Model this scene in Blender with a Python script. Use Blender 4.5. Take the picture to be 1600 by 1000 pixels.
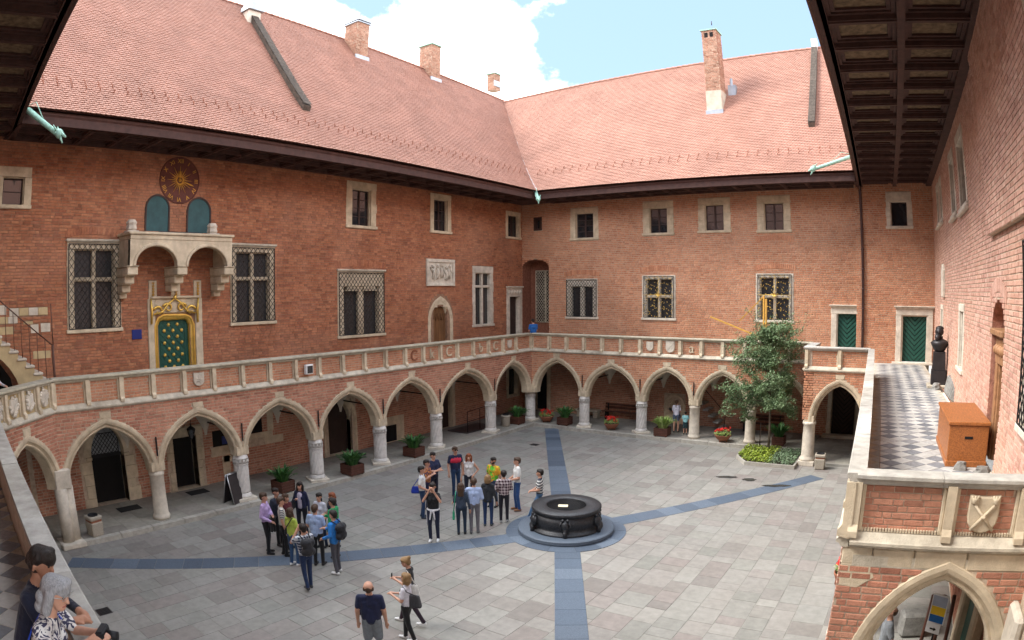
import bpy, bmesh, math, random
import numpy as np
from mathutils import Vector, Matrix
from bisect import bisect

for o in list(bpy.data.objects):
    bpy.data.objects.remove(o, do_unlink=True)
sc = bpy.context.scene
COL = sc.collection
R = math.radians
RNG = random.Random(7)

# ---------------------------------------------------------------- camera
CAM = Vector((18.763, -29.109, 7.052))
YAW, PITCH, ROLL, FPX = R(34.475), R(-2.5366), R(-0.3154), 1040.28
_f = Vector((-math.sin(YAW) * math.cos(PITCH), math.cos(YAW) * math.cos(PITCH), math.sin(PITCH)))
_r = Vector((math.cos(YAW), math.sin(YAW), 0))
_u = _r.cross(_f)
_r2 = math.cos(ROLL) * _r + math.sin(ROLL) * _u
_u2 = -math.sin(ROLL) * _r + math.cos(ROLL) * _u
cd = bpy.data.cameras.new('camera')
cd.type = 'PANO'
cd.sensor_fit = 'HORIZONTAL'
cd.sensor_width = 36.0
cd.clip_start = 0.05
cd.clip_end = 2000
for holder in (cd, getattr(cd, 'cycles', None)):
    try:
        holder.panorama_type = 'FISHEYE_EQUISOLID'
        holder.fisheye_lens = FPX * 36.0 / 1600.0
        holder.fisheye_fov = R(200)
    except Exception:
        pass
cam = bpy.data.objects.new('camera', cd)
COL.objects.link(cam)
cam.matrix_world = Matrix(((_r2.x, _u2.x, -_f.x, CAM.x), (_r2.y, _u2.y, -_f.y, CAM.y), (_r2.z, _u2.z, -_f.z, CAM.z), (0, 0, 0, 1)))
sc.camera = cam

# ---------------------------------------------------------------- world, sun, exposure
SUN_DIR = Vector((-0.60, -0.36, 0.72)).normalized()      # towards the sun
world = bpy.data.worlds.new('World')
sc.world = world
world.use_nodes = True
wn, wl = world.node_tree.nodes, world.node_tree.links
wn.clear()
w_out = wn.new('ShaderNodeOutputWorld')
w_bg = wn.new('ShaderNodeBackground')
w_sky = wn.new('ShaderNodeTexSky')
w_sky.sky_type = 'NISHITA'
w_sky.sun_disc = False
w_sky.sun_elevation = math.asin(SUN_DIR.z)
w_sky.sun_rotation = math.atan2(SUN_DIR.x, SUN_DIR.y)
w_sky.air_density = 1.0
w_sky.dust_density = 0.6
w_sky.ozone_density = 1.5
w_bg.inputs['Strength'].default_value = 0.15
w_tc = wn.new('ShaderNodeTexCoord')
w_map = wn.new('ShaderNodeMapping')
w_map.inputs['Location'].default_value = (5.23, 1.75, 8.59)
w_map.inputs['Rotation'].default_value = (0.0, 0.0, -0.27)
w_map.inputs['Scale'].default_value = (1.0, 1.0, 1.25)
w_n1 = wn.new('ShaderNodeTexNoise')
w_n1.inputs['Scale'].default_value = 1.55
w_n1.inputs['Detail'].default_value = 9
w_n1.inputs['Roughness'].default_value = 0.56
w_rmp = wn.new('ShaderNodeValToRGB')
w_rmp.color_ramp.elements[0].position = 0.490
w_rmp.color_ramp.elements[1].position = 0.540
w_n2 = wn.new('ShaderNodeTexNoise')
w_n2.inputs['Scale'].default_value = 4.0
w_n2.inputs['Detail'].default_value = 5
w_cl = wn.new('ShaderNodeMix'); w_cl.data_type = 'RGBA'
w_cl.inputs[6].default_value = (7.6, 7.9, 8.4, 1)
w_cl.inputs[7].default_value = (10.4, 10.4, 10.4, 1)
w_haz = wn.new('ShaderNodeMix'); w_haz.data_type = 'RGBA'
w_haz.inputs[0].default_value = 0.9
w_haz.inputs[7].default_value = (1.02, 1.46, 2.14, 1)
w_mix = wn.new('ShaderNodeMix'); w_mix.data_type = 'RGBA'
wl.new(w_tc.outputs['Generated'], w_map.inputs['Vector'])
wl.new(w_map.outputs['Vector'], w_n1.inputs['Vector'])
wl.new(w_map.outputs['Vector'], w_n2.inputs['Vector'])
wl.new(w_n1.outputs['Fac'], w_rmp.inputs['Fac'])
wl.new(w_n2.outputs['Fac'], w_cl.inputs[0])
wl.new(w_sky.outputs['Color'], w_haz.inputs[6])
wl.new(w_rmp.outputs['Color'], w_mix.inputs[0])
wl.new(w_haz.outputs[2], w_mix.inputs[6])
wl.new(w_cl.outputs[2], w_mix.inputs[7])
wl.new(w_mix.outputs[2], w_bg.inputs['Color'])
wl.new(w_bg.outputs['Background'], w_out.inputs['Surface'])

sd = bpy.data.lights.new('sun', 'SUN')
sd.energy = 1.65
sd.angle = R(26)
sd.color = (1.0, 0.955, 0.89)
sun = bpy.data.objects.new('sun', sd)
COL.objects.link(sun)
sun.rotation_euler = SUN_DIR.to_track_quat('Z', 'Y').to_euler()

sc.view_settings.view_transform = 'Standard'
sc.view_settings.look = 'None'
sc.view_settings.exposure = 1.95
sc.view_settings.gamma = 1.0
sc.view_settings.use_curve_mapping = False
sc.render.engine = 'CYCLES'
sc.cycles.max_bounces = 8
sc.cycles.diffuse_bounces = 4
sc.cycles.glossy_bounces = 3
sc.cycles.use_denoising = True
sc.cycles.sample_clamp_indirect = 8


def project(p):
    """pixel (1600 x 1000) and distance of a world point, used only to rank pieces by size in view"""
    d = Vector(p) - CAM
    x, y, z = d.dot(_r2), d.dot(_u2), d.dot(_f)
    rho = math.hypot(x, y) + 1e-9
    th = math.atan2(rho, z)
    rr = 2 * FPX * math.sin(th / 2)
    return 800 + rr * x / rho, 500 - rr * y / rho, d.length


# ---------------------------------------------------------------- helpers
class Fr:
    """a vertical reference plane: a runs along it, d sticks out of it, z goes up"""
    def __init__(s, x0, y0, x1, y1, side=1):
        s.o = (x0, y0)
        L = math.hypot(x1 - x0, y1 - y0)
        s.L = L
        s.u = ((x1 - x0) / L, (y1 - y0) / L)
        s.n = (-s.u[1] * side, s.u[0] * side)
        s.ang = math.atan2(s.u[1], s.u[0])
        s.side = side

    def P(s, a, d, z):
        return (s.o[0] + s.u[0] * a + s.n[0] * d, s.o[1] + s.u[1] * a + s.n[1] * d, z)


ID = Fr(0, 0, 1, 0, 1)     # local frame: a = x, d = y, z = z


class MB:
    def __init__(s):
        s.v, s.f, s.m, s.sm = [], [], [], []

    def add(s, vs, fs, m=0, smooth=False):
        b = len(s.v)
        s.v.extend(vs)
        for f in fs:
            s.f.append(tuple(b + i for i in f))
            s.m.append(m)
            s.sm.append(smooth)

    def box(s, F, a0, a1, d0, d1, z0, z1, m=0, c=0.0, ta=0.0, td=0.0):
        """box in a frame; c chamfers the edges, ta/td draw the top in"""
        P = F.P
        if a1 < a0: a0, a1 = a1, a0
        if d1 < d0: d0, d1 = d1, d0
        if z1 < z0: z0, z1 = z1, z0
        c = min(c, (a1 - a0) * .45, (d1 - d0) * .45, (z1 - z0) * .45)
        if c <= 0:
            vs = [P(a, d, z) for z, i in ((z0, 0), (z1, 1)) for a, d in ((a0 + ta * i, d0 + td * i), (a1 - ta * i, d0 + td * i), (a1 - ta * i, d1 - td * i), (a0 + ta * i, d1 - td * i))]
            s.add(vs, [(3, 2, 1, 0), (4, 5, 6, 7), (0, 1, 5, 4), (1, 2, 6, 5), (2, 3, 7, 6), (3, 0, 4, 7)], m)
            return
        vs = []
        for z, i in ((z0, 0), (z0 + c, 0), (z1 - c, 1), (z1, 1)):
            A0, A1, D0, D1 = a0 + ta * i, a1 - ta * i, d0 + td * i, d1 - td * i
            if z in (z0, z1):
                A0 += c; A1 -= c; D0 += c; D1 -= c
                for q in ((A0, D0), (A1, D0), (A1, D1), (A0, D1)):
                    vs.append(P(q[0], q[1], z))
            else:
                for q in ((A0 + c, D0), (A1 - c, D0), (A1, D0 + c), (A1, D1 - c), (A1 - c, D1), (A0 + c, D1), (A0, D1 - c), (A0, D0 + c)):
                    vs.append(P(q[0], q[1], z))
        # 0-3 bottom, 4-11 ring1, 12-19 ring2, 20-23 top
        fs = [(3, 2, 1, 0), (20, 21, 22, 23)]
        for i in range(8):
            j = (i + 1) % 8
            fs.append((4 + i, 4 + j, 12 + j, 12 + i))
        for k, (e0, e1) in enumerate(((0, 1), (2, 3), (4, 5), (6, 7))):
            n = (k + 1) % 4
            fs.append((k, n, 4 + e1, 4 + e0))
            fs.append((12 + e0, 12 + e1, 20 + n, 20 + k))
            p0 = (e0 - 1) % 8
            fs.append((k, 4 + e0, 4 + p0))
            fs.append((20 + k, 12 + p0, 12 + e0))
        s.add(vs, fs, m)

    def prism(s, F, poly, d0, d1, m=0, c=0.0):
        """polygon in (a, z) pushed from depth d0 to d1; c draws the front edge in"""
        n = len(poly)
        vs = [F.P(a, d0, z) for a, z in poly]
        if c > 0:
            ca = sum(p[0] for p in poly) / n
            cz = sum(p[1] for p in poly) / n
            vs += [F.P(a, d1 - c, z) for a, z in poly]
            fr = []
            for a, z in poly:
                L = math.hypot(a - ca, z - cz) + 1e-9
                k = 1 - c / L
                fr.append(F.P(ca + (a - ca) * k, d1, cz + (z - cz) * k))
            vs += fr
            fs = [tuple(range(n))[::-1], tuple(range(2 * n, 3 * n))]
            for r in (0, n):
                fs += [(r + i, r + (i + 1) % n, r + n + (i + 1) % n, r + n + i) for i in range(n)]
        else:
            vs += [F.P(a, d1, z) for a, z in poly]
            fs = [tuple(range(n))[::-1], tuple(range(n, 2 * n))]
            fs += [(i, (i + 1) % n, n + (i + 1) % n, n + i) for i in range(n)]
        s.add(vs, fs, m)

    def sweep(s, rings, m=0, closed=False, cap=True, smooth=False):
        """rings of equal point counts joined; closed joins the ends of the path"""
        n = len(rings[0])
        vs = [tuple(p) for r in rings for p in r]
        fs = []
        k = len(rings)
        for i in range(k if closed else k - 1):
            j = (i + 1) % k
            for q in range(n):
                w = (q + 1) % n
                fs.append((i * n + q, i * n + w, j * n + w, j * n + q))
        if cap and not closed:
            fs.append(tuple(range(n))[::-1])
            fs.append(tuple(range((k - 1) * n, k * n)))
        s.add(vs, fs, m, smooth)

    def lathe(s, prof, n=16, m=0, c=(0, 0, 0), smooth=True, twist=0.0, lobes=0, amp=0.0):
        rings = []
        for k, (r, z) in enumerate(prof):
            ring = []
            for i in range(n):
                t = 2 * math.pi * i / n
                rr = r * (1 + (amp * math.cos(lobes * (t - twist * z)) if lobes and amp else 0))
                ring.append((c[0] + rr * math.cos(t), c[1] + rr * math.sin(t), c[2] + z))
            rings.append(ring)
        s.sweep(rings, m, smooth=smooth)

    def tube(s, pts, r, n=6, m=0, smooth=True):
        pts = [Vector(p) for p in pts]
        rs = r if isinstance(r, (list, tuple)) else [r] * len(pts)
        rings = []
        prev = None
        for i, p in enumerate(pts):
            t = (pts[min(i + 1, len(pts) - 1)] - pts[max(i - 1, 0)])
            if t.length < 1e-9: t = Vector((0, 0, 1))
            t.normalize()
            if prev is None:
                prev = t.orthogonal().normalized()
            prev = (prev - t * prev.dot(t))
            if prev.length < 1e-6: prev = t.orthogonal()
            prev.normalize()
            b = t.cross(prev)
            rings.append([p + rs[i] * (math.cos(2 * math.pi * k / n) * prev + math.sin(2 * math.pi * k / n) * b) for k in range(n)])
        s.sweep(rings, m, smooth=smooth)

    def ball(s, c, r, m=0, n=10, k=6, sc_=(1, 1, 1)):
        prof = []
        rings = []
        for j in range(k + 1):
            ph = math.pi * j / k
            rr = max(math.sin(ph), 0.02)
            rings.append([(c[0] + r * sc_[0] * rr * math.cos(2 * math.pi * i / n), c[1] + r * sc_[1] * rr * math.sin(2 * math.pi * i / n), c[2] - r * sc_[2] * math.cos(ph)) for i in range(n)])
        s.sweep(rings, m, smooth=True)

    def build(s, name, mats, parent=None, kind=None, loc=None, rotz=0.0):
        me = bpy.data.meshes.new(name)
        me.from_pydata([tuple(v) for v in s.v], [], s.f)
        if not isinstance(mats, (list, tuple)): mats = [mats]
        for mt in mats: me.materials.append(mt)
        if len(mats) > 1: me.polygons.foreach_set('material_index', s.m)
        if any(s.sm): me.polygons.foreach_set('use_smooth', s.sm)
        me.update()
        return link(name, me, parent, kind, loc, rotz)


def link(name, me, parent=None, kind=None, loc=None, rotz=0.0):
    o = bpy.data.objects.new(name, me)
    COL.objects.link(o)
    if parent is not None: o.parent = parent
    if kind: o['kind'] = kind
    if loc is not None: o.location = loc
    if rotz: o.rotation_euler = (0, 0, rotz)
    return o


def thing(name, label, cat, loc=(0, 0, 0), rotz=0.0, group=None):
    o = bpy.data.objects.new(name, None)
    COL.objects.link(o)
    o.location = loc
    o.rotation_euler = (0, 0, rotz)
    o.empty_display_size = 0.2
    return tag(o, label, cat, group)


def tag(o, label, cat, group=None):
    o['label'] = label
    o['category'] = cat
    if group: o['group'] = group
    return o


def copy_tree(o, parent=None):
    c = o.copy()
    COL.objects.link(c)
    c.parent = parent
    for ch in list(o.children):
        copy_tree(ch, c)
    return c


# ---------------------------------------------------------------- materials
def M(name, col, rough=0.85, var=0.18, ns=3.0, bump=0.25, bs=30.0, metal=0.0, rnd=None, stain=0.0, spec=0.35, stretch=None, sheen=0.0, patch=0.0):
    """procedural surface: base colour with two octaves of noise, optional colours picked per piece, fine relief"""
    m = bpy.data.materials.new(name)
    m.use_nodes = True
    nt = m.node_tree
    N, Lk = nt.nodes, nt.links
    b = N['Principled BSDF']
    geo = N.new('ShaderNodeNewGeometry')
    vec = geo.outputs['Position']
    if stretch:
        mp = N.new('ShaderNodeMapping')
        mp.inputs['Scale'].default_value = stretch
        Lk.new(vec, mp.inputs['Vector'])
        vec = mp.outputs['Vector']
    base = None
    if rnd:
        oi = N.new('ShaderNodeObjectInfo')
        ad = N.new('ShaderNodeMath'); ad.operation = 'ADD'
        fr = N.new('ShaderNodeMath'); fr.operation = 'FRACT'
        Lk.new(oi.outputs['Random'], ad.inputs[0])
        Lk.new(geo.outputs['Random Per Island'], ad.inputs[1])
        Lk.new(ad.outputs[0], fr.inputs[0])
        rp = N.new('ShaderNodeValToRGB')
        cr = rp.color_ramp
        while len(cr.elements) < len(rnd): cr.elements.new(0.5)
        for i, c in enumerate(rnd):
            cr.elements[i].position = i / (len(rnd) - 1)
            cr.elements[i].color = (*c, 1)
        Lk.new(fr.outputs[0], rp.inputs['Fac'])
        base = rp.outputs['Color']
    n1 = N.new('ShaderNodeTexNoise')
    n1.inputs['Scale'].default_value = ns
    n1.inputs['Detail'].default_value = 8
    n1.inputs['Roughness'].default_value = 0.62
    Lk.new(vec, n1.inputs['Vector'])
    mr = N.new('ShaderNodeMapRange')
    mr.inputs['From Min'].default_value = 0.3
    mr.inputs['From Max'].default_value = 0.7
    mr.inputs['To Min'].default_value = 1 - var
    mr.inputs['To Max'].default_value = 1 + var
    Lk.new(n1.outputs['Fac'], mr.inputs['Value'])
    mx = N.new('ShaderNodeMix'); mx.data_type = 'RGBA'; mx.blend_type = 'MULTIPLY'
    mx.inputs[0].default_value = 1.0
    if base is not None: Lk.new(base, mx.inputs[6])
    else: mx.inputs[6].default_value = (*col, 1)
    Lk.new(mr.outputs['Result'], mx.inputs[7])
    out = mx.outputs[2]
    if stain:
        n3 = N.new('ShaderNodeTexNoise')
        n3.inputs['Scale'].default_value = 0.7
        n3.inputs['Detail'].default_value = 6
        n3.inputs['Roughness'].default_value = 0.7
        Lk.new(geo.outputs['Position'], n3.inputs['Vector'])
        r3 = N.new('ShaderNodeMapRange')
        r3.inputs['From Min'].default_value = 0.42
        r3.inputs['From Max'].default_value = 0.66
        r3.inputs['To Max'].default_value = stain
        Lk.new(n3.outputs['Fac'], r3.inputs['Value'])
        m3 = N.new('ShaderNodeMix'); m3.data_type = 'RGBA'; m3.blend_type = 'MULTIPLY'
        m3.inputs[7].default_value = (0.52, 0.48, 0.45, 1)
        Lk.new(r3.outputs['Result'], m3.inputs[0])
        Lk.new(out, m3.inputs[6])
        out = m3.outputs[2]
    if patch:      # pale, salt-bleached areas
        n4 = N.new('ShaderNodeTexNoise')
        n4.inputs['Scale'].default_value = 0.33
        n4.inputs['Detail'].default_value = 7
        n4.inputs['Roughness'].default_value = 0.68
        Lk.new(geo.outputs['Position'], n4.inputs['Vector'])
        r4 = N.new('ShaderNodeMapRange')
        r4.inputs['From Min'].default_value = 0.45
        r4.inputs['From Max'].default_value = 0.68
        r4.inputs['To Max'].default_value = patch
        Lk.new(n4.outputs['Fac'], r4.inputs['Value'])
        m4 = N.new('ShaderNodeMix'); m4.data_type = 'RGBA'
        m4.inputs[7].default_value = (0.58, 0.33, 0.22, 1)
        Lk.new(r4.outputs['Result'], m4.inputs[0])
        Lk.new(out, m4.inputs[6])
        out = m4.outputs[2]
    Lk.new(out, b.inputs['Base Color'])
    b.inputs['Roughness'].default_value = rough
    b.inputs['Metallic'].default_value = metal
    b.inputs['Specular IOR Level'].default_value = spec
    if sheen: b.inputs['Sheen Weight'].default_value = sheen
    if bump:
        n2 = N.new('ShaderNodeTexNoise')
        n2.inputs['Scale'].default_value = bs
        n2.inputs['Detail'].default_value = 4
        Lk.new(vec, n2.inputs['Vector'])
        bp = N.new('ShaderNodeBump')
        bp.inputs['Strength'].default_value = bump
        bp.inputs['Distance'].default_value = 0.02
        Lk.new(n2.outputs['Fac'], bp.inputs['Height'])
        Lk.new(bp.outputs['Normal'], b.inputs['Normal'])
    return m


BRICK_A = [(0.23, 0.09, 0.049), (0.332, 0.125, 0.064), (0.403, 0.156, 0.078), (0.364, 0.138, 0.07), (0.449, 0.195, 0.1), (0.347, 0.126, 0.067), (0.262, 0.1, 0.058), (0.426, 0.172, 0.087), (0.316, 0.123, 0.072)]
BRICK_B = [(0.393, 0.166, 0.093), (0.5, 0.219, 0.121), (0.554, 0.266, 0.15), (0.523, 0.239, 0.132), (0.462, 0.196, 0.11), (0.569, 0.292, 0.172), (0.423, 0.182, 0.107)]
BRICK_C = [(0.406, 0.22, 0.165), (0.523, 0.3, 0.232), (0.584, 0.359, 0.283), (0.54, 0.32, 0.252), (0.46, 0.25, 0.196), (0.612, 0.399, 0.318), (0.505, 0.275, 0.205)]
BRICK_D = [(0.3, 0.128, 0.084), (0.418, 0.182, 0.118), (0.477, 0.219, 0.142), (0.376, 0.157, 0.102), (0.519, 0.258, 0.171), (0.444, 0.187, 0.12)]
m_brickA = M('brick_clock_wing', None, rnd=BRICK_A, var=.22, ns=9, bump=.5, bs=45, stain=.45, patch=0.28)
m_brickB = M('brick_back_wing', None, rnd=BRICK_B, var=.2, ns=9, bump=.5, bs=45, stain=.35, patch=0.35)
m_brickC = M('brick_terrace_wing', None, rnd=BRICK_C, var=.2, ns=9, bump=.5, bs=45, stain=.3, patch=0.4)
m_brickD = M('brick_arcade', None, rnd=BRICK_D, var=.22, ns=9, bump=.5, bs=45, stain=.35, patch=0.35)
m_mortarA = M('mortar_dark', (.28, .165, .105), var=.3, ns=7, bump=.4, stain=.4)
m_mortar = M('mortar_pale', (.50, .40, .30), var=.25, ns=7, bump=.4, stain=.35)
m_stone = M('cream_stone', (.58, .485, .35), var=.2, ns=4, bump=.35, bs=60, stain=.55)
m_stone2 = M('pale_stone', (.60, .54, .45), var=.2, ns=4, bump=.3, bs=60, stain=.45)
m_cap = M('weathered_stone', (.50, .45, .36), var=.25, ns=5, bump=.4, bs=50, stain=.7)
m_capgrey = M('grey_cap_stone', (.36, .345, .32), var=.25, ns=4, bump=.4, bs=50, stain=.6)
m_col = M('column_stone', (.62, .59, .55), var=.15, ns=6, bump=.3, bs=40, stain=.4)
m_plaster = M('vault_plaster', (.66, .60, .50), var=.12, ns=3, bump=.15, stain=.35)
m_ochre = M('ochre_plaster', (.50, .39, .22), var=.15, ns=3, bump=.2, stain=.4)
m_wood = M('eaves_wood', (.062, .030, .025), rough=.75, var=.3, ns=5, bump=.35, bs=25)
m_woodlit = M('eaves_wood_lit', (.075, .034, .028), rough=.7, var=.3, ns=5, bump=.3, bs=25)  # lighter copy of the eaves wood, lit tone put into the colour
m_coffer = M('painted_coffer_panel', (.14, .10, .058), var=.6, ns=7, bump=.3, bs=20)
m_tile = M('roof_tile_clay', None, rough=.7, rnd=[(.335, .172, .125), (.36, .188, .138), (.375, .20, .15), (.35, .18, .132), (.365, .192, .142), (.345, .176, .128)], var=.12, ns=.8, bump=.2, bs=40, stain=.25)
m_under = M('roof_underlay', (.16, .065, .045), var=.2)
m_ridge = M('ridge_tile_clay', (.36, .18, .13), var=.2)
m_zinc = M('zinc_flashing', (.34, .37, .41), rough=.5, metal=.6, var=.15, bump=.1)
m_gutter = M('dark_gutter_metal', (.055, .048, .05), rough=.45, metal=.5, var=.2, bump=.1)
m_pipe = M('brown_downpipe_metal', (.085, .05, .05), rough=.5, metal=.4, var=.2, bump=.1)
m_copper = M('verdigris_copper', (.30, .52, .43), rough=.65, var=.25, ns=12, bump=.3)
m_iron = M('black_iron', (.018, .018, .02), rough=.55, metal=.5, var=.2, bump=.1)
m_rust = M('rusty_iron', (.11, .055, .04), rough=.7, metal=.3, var=.3)
m_gold = M('gilding', (.75, .50, .12), rough=.35, metal=.75, var=.2, bump=.15)
m_goldpaint = M('gold_paint', (.62, .34, .06), rough=.5, metal=.3, var=.2)
m_clock = M('clock_dark', (.12, .04, .03), rough=.7, var=.3)
m_greend = M('green_door_gap_shade', (.004, .02, .015), rough=.7)  # near-black green: shade between the planks put into the colour
m_green = M('green_door_paint', (.014, .075, .055), rough=.5, var=.2, ns=8, bump=.15)
m_shutter = M('teal_shutter_paint', (.035, .095, .105), rough=.65, var=.2, bump=.2)
m_glass = M('dark_window_glass', (.02, .022, .026), rough=.06, var=.3, ns=1.5, bump=.03, bs=3, spec=.9)
m_leaded = M('leaded_glass', (.035, .038, .042), rough=.25, var=.5, ns=9, bump=.25, bs=12, spec=.7)
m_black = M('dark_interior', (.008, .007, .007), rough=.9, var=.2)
m_casement = M('casement_wood', (.05, .028, .024), rough=.6, var=.2)
m_oak = M('oak_door', (.16, .075, .03), rough=.6, var=.35, ns=6, stretch=(1, 1, .15), bump=.3)
m_darkdoor = M('dark_door_wood', (.035, .02, .016), rough=.7, var=.3)
m_chest = M('orange_pine', (.30, .105, .03), rough=.42, var=.42, ns=7, stretch=(6, .6, 6), bump=.12, bs=20)
m_planter = M('brown_planter_wood', (.085, .032, .02), rough=.65, var=.3, bump=.25)
m_terra = M('terracotta', (.26, .10, .055), rough=.8, var=.2)
m_soil = M('soil', (.03, .02, .014), rough=1)
m_leafd = M('dark_strap_leaf', None, rough=.45, rnd=[(.02, .07, .02), (.04, .12, .03), (.07, .18, .045), (.03, .09, .025)], var=.2, bump=0)
m_leafl = M('pale_strap_leaf', None, rough=.5, rnd=[(.14, .25, .04), (.26, .36, .09), (.33, .40, .15), (.18, .28, .05)], var=.2, bump=0)
m_leaft = M('tree_leaf', None, rough=.5, rnd=[(.06, .11, .04), (.10, .17, .068), (.145, .22, .098), (.215, .285, .155), (.11, .18, .076)], var=.2, bump=0)
m_leafy = M('yellow_green_ground_cover', None, rough=.55, rnd=[(.16, .24, .02), (.25, .33, .03), (.32, .38, .05), (.12, .2, .02)], var=.2, bump=0)
m_leafs = M('silver_green_ground_cover', None, rough=.55, rnd=[(.10, .17, .08), (.16, .24, .13), (.22, .29, .18), (.07, .13, .05)], var=.2, bump=0)
m_petal = M('red_petal', None, rough=.5, rnd=[(.55, .015, .012), (.7, .04, .02), (.62, .02, .03)], var=.15, bump=0)
m_bark = M('bark', (.10, .075, .055), var=.3, ns=12, bump=.6)
m_pave = M('sandstone_paving', None, rough=.75, rnd=[(0.206, 0.202, 0.182), (0.241, 0.233, 0.211), (0.217, 0.203, 0.187), (0.268, 0.259, 0.234), (0.206, 0.181, 0.166), (0.231, 0.227, 0.203), (0.249, 0.237, 0.216), (0.181, 0.164, 0.15), (0.26, 0.248, 0.226), (0.217, 0.189, 0.174), (0.241, 0.234, 0.214), (0.198, 0.195, 0.174)], var=.13, ns=5, bump=.2, bs=25, stain=.22)
m_joint = M('paving_joint', (.25, .24, .215), var=.2)
m_band = M('blue_granite', None, rough=.6, rnd=[(.078, .104, .142), (.10, .128, .168), (.116, .146, .187), (.064, .084, .115), (.09, .115, .153)], var=.3, ns=45, bump=.1)
m_walk = M('arcade_paving', None, rough=.8, rnd=[(.24, .225, .19), (.29, .275, .235), (.26, .235, .205), (.22, .20, .175)], var=.15, ns=5, bump=.2, stain=.3)
m_kerb = M('kerb_stone', None, rough=.85, rnd=[(.34, .32, .28), (.42, .395, .345), (.30, .28, .24)], var=.18, ns=6, bump=.3, stain=.4)
m_tdark = M('dark_terrace_tile', None, rough=.55, rnd=[(.13, .14, .155), (.20, .21, .225), (.12, .13, .145), (.30, .30, .30), (.17, .18, .2), (.36, .355, .34)], var=.25, ns=14, bump=.1, stain=.2)
m_tlight = M('pale_terrace_tile', None, rough=.55, rnd=[(.40, .395, .375), (.47, .465, .44), (.33, .33, .315)], var=.15, ns=10, bump=.1, stain=.3)
m_well = M('black_bronze', (.026, .027, .031), rough=.48, metal=.35, var=.8, ns=22, bump=.35, bs=30, spec=.6)
m_wellstone = M('well_step_granite', (.10, .125, .16), rough=.55, var=.3, ns=50, bump=.1)
m_paper = M('cream_card', (.7, .64, .45), var=.1, bump=0)
m_bust = M('bust_bronze', (.035, .032, .034), rough=.45, metal=.4, var=.3, bump=.2)
m_rubble = M('grey_stone_fragment', (.22, .215, .20), var=.3, ns=8, bump=.6, stain=.4)
m_binstone = M('exposed_aggregate', (.35, .31, .25), var=.35, ns=60, bump=.6, bs=80)
m_blue = M('blue_enamel', (.012, .025, .16), rough=.4, var=.1, bump=0)
m_white = M('white_paint', (.75, .75, .74), rough=.6, var=.08, bump=.05)
m_yellowood = M('yellow_timber', (.60, .33, .07), rough=.6, var=.2, ns=5, bump=.2)
m_mat = M('door_mat', (.02, .02, .02), rough=1, var=.3)
m_steel = M('brushed_steel', (.5, .5, .5), rough=.35, metal=.9, var=.1)
m_fan = M('pale_fanlight_glass', (.22, .23, .24), rough=.3, var=.3, ns=6, bump=.1)
m_carved = M('brown_carved_frame', (.30, .155, .075), rough=.6, var=.3, ns=7, bump=.4, bs=30)
m_nichec = M('doorway_brick', (.36, .17, .12), var=.35, ns=9, bump=.5)
m_lead = M('pale_lead', (.55, .57, .60), rough=.5, var=.15, bump=.1)
m_render = M('chimney_render', (.52, .45, .36), var=.2, stain=.4)
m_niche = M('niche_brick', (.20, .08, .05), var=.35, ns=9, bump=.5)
m_capb = M('parapet_cap_blocks', None, rnd=[(.33, .315, .285), (.42, .40, .36), (.37, .345, .30), (.47, .45, .41), (.40, .385, .355)], var=.22, ns=5, bump=.4, bs=50, stain=.6)
m_capA = M('mossy_cap_blocks', None, rnd=[(.43, .39, .29), (.50, .455, .35), (.46, .425, .335), (.53, .48, .37)], var=.22, ns=5, bump=.4, bs=50, stain=.6)


# ================================================================ small pieces (bricks, tiles, slabs)
class Pieces:
    """collects alike pieces of one thing; the 300 that show largest become objects, the rest one mesh per parent"""
    def __init__(s, name, rest, proto):
        s.name, s.rest, s.proto = name, rest, proto
        s.items = []      # (matrix rows: centre, X, Y, Z vectors, material, parent)

    def add(s, c, X, Y, Z, mat, parent):
        s.items.append((c, X, Y, Z, mat, parent))

    def place(s, limit=300):
        pv, pf = s.proto
        meshes = {}
        rank = []
        for i, (c, X, Y, Z, mat, par) in enumerate(s.items):
            px, py, dist = project(c)
            n = Vector(Y).normalized()
            face = n.dot(CAM - Vector(c)) / max(dist, .1)
            ok = -5 < px < 1605 and -5 < py < 1005 and face > 0
            area = Vector(X).length * Vector(Z).length * face / dist ** 2 if ok else 0
            rank.append((area, i))
        rank.sort(reverse=True)
        chosen = set(i for a, i in rank[:limit] if a > 0)
        rest = {}
        for i, (c, X, Y, Z, mat, par) in enumerate(s.items):
            if i in chosen:
                if mat.name not in meshes:
                    me = bpy.data.meshes.new(s.name)
                    me.from_pydata(pv, [], pf)
                    me.materials.append(mat)
                    me.update()
                    meshes[mat.name] = me
                o = bpy.data.objects.new(s.name, meshes[mat.name])
                COL.objects.link(o)
                o.parent = par
                o.matrix_basis = Matrix(((X[0], Y[0], Z[0], c[0]), (X[1], Y[1], Z[1], c[1]), (X[2], Y[2], Z[2], c[2]), (0, 0, 0, 1)))
            else:
                rest.setdefault((par.name, mat.name), []).append(i)
        P = np.array(pv)
        nv = len(pv)
        for (pn, mn), ids in rest.items():
            A = np.array([[s.items[i][1], s.items[i][2], s.items[i][3]] for i in ids], float)
            Cc = np.array([s.items[i][0] for i in ids], float)
            V = np.einsum('vk,nkj->nvj', P, A) + Cc[:, None, :]
            faces = []
            for k in range(len(ids)):
                b = k * nv
                faces += [tuple(b + q for q in f) for f in pf]
            me = bpy.data.meshes.new(s.rest)
            me.from_pydata(V.reshape(-1, 3).tolist(), [], faces)
            me.materials.append(bpy.data.materials[mn])
            me.update()
            link(s.rest, me, bpy.data.objects[pn], 'stuff')


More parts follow.
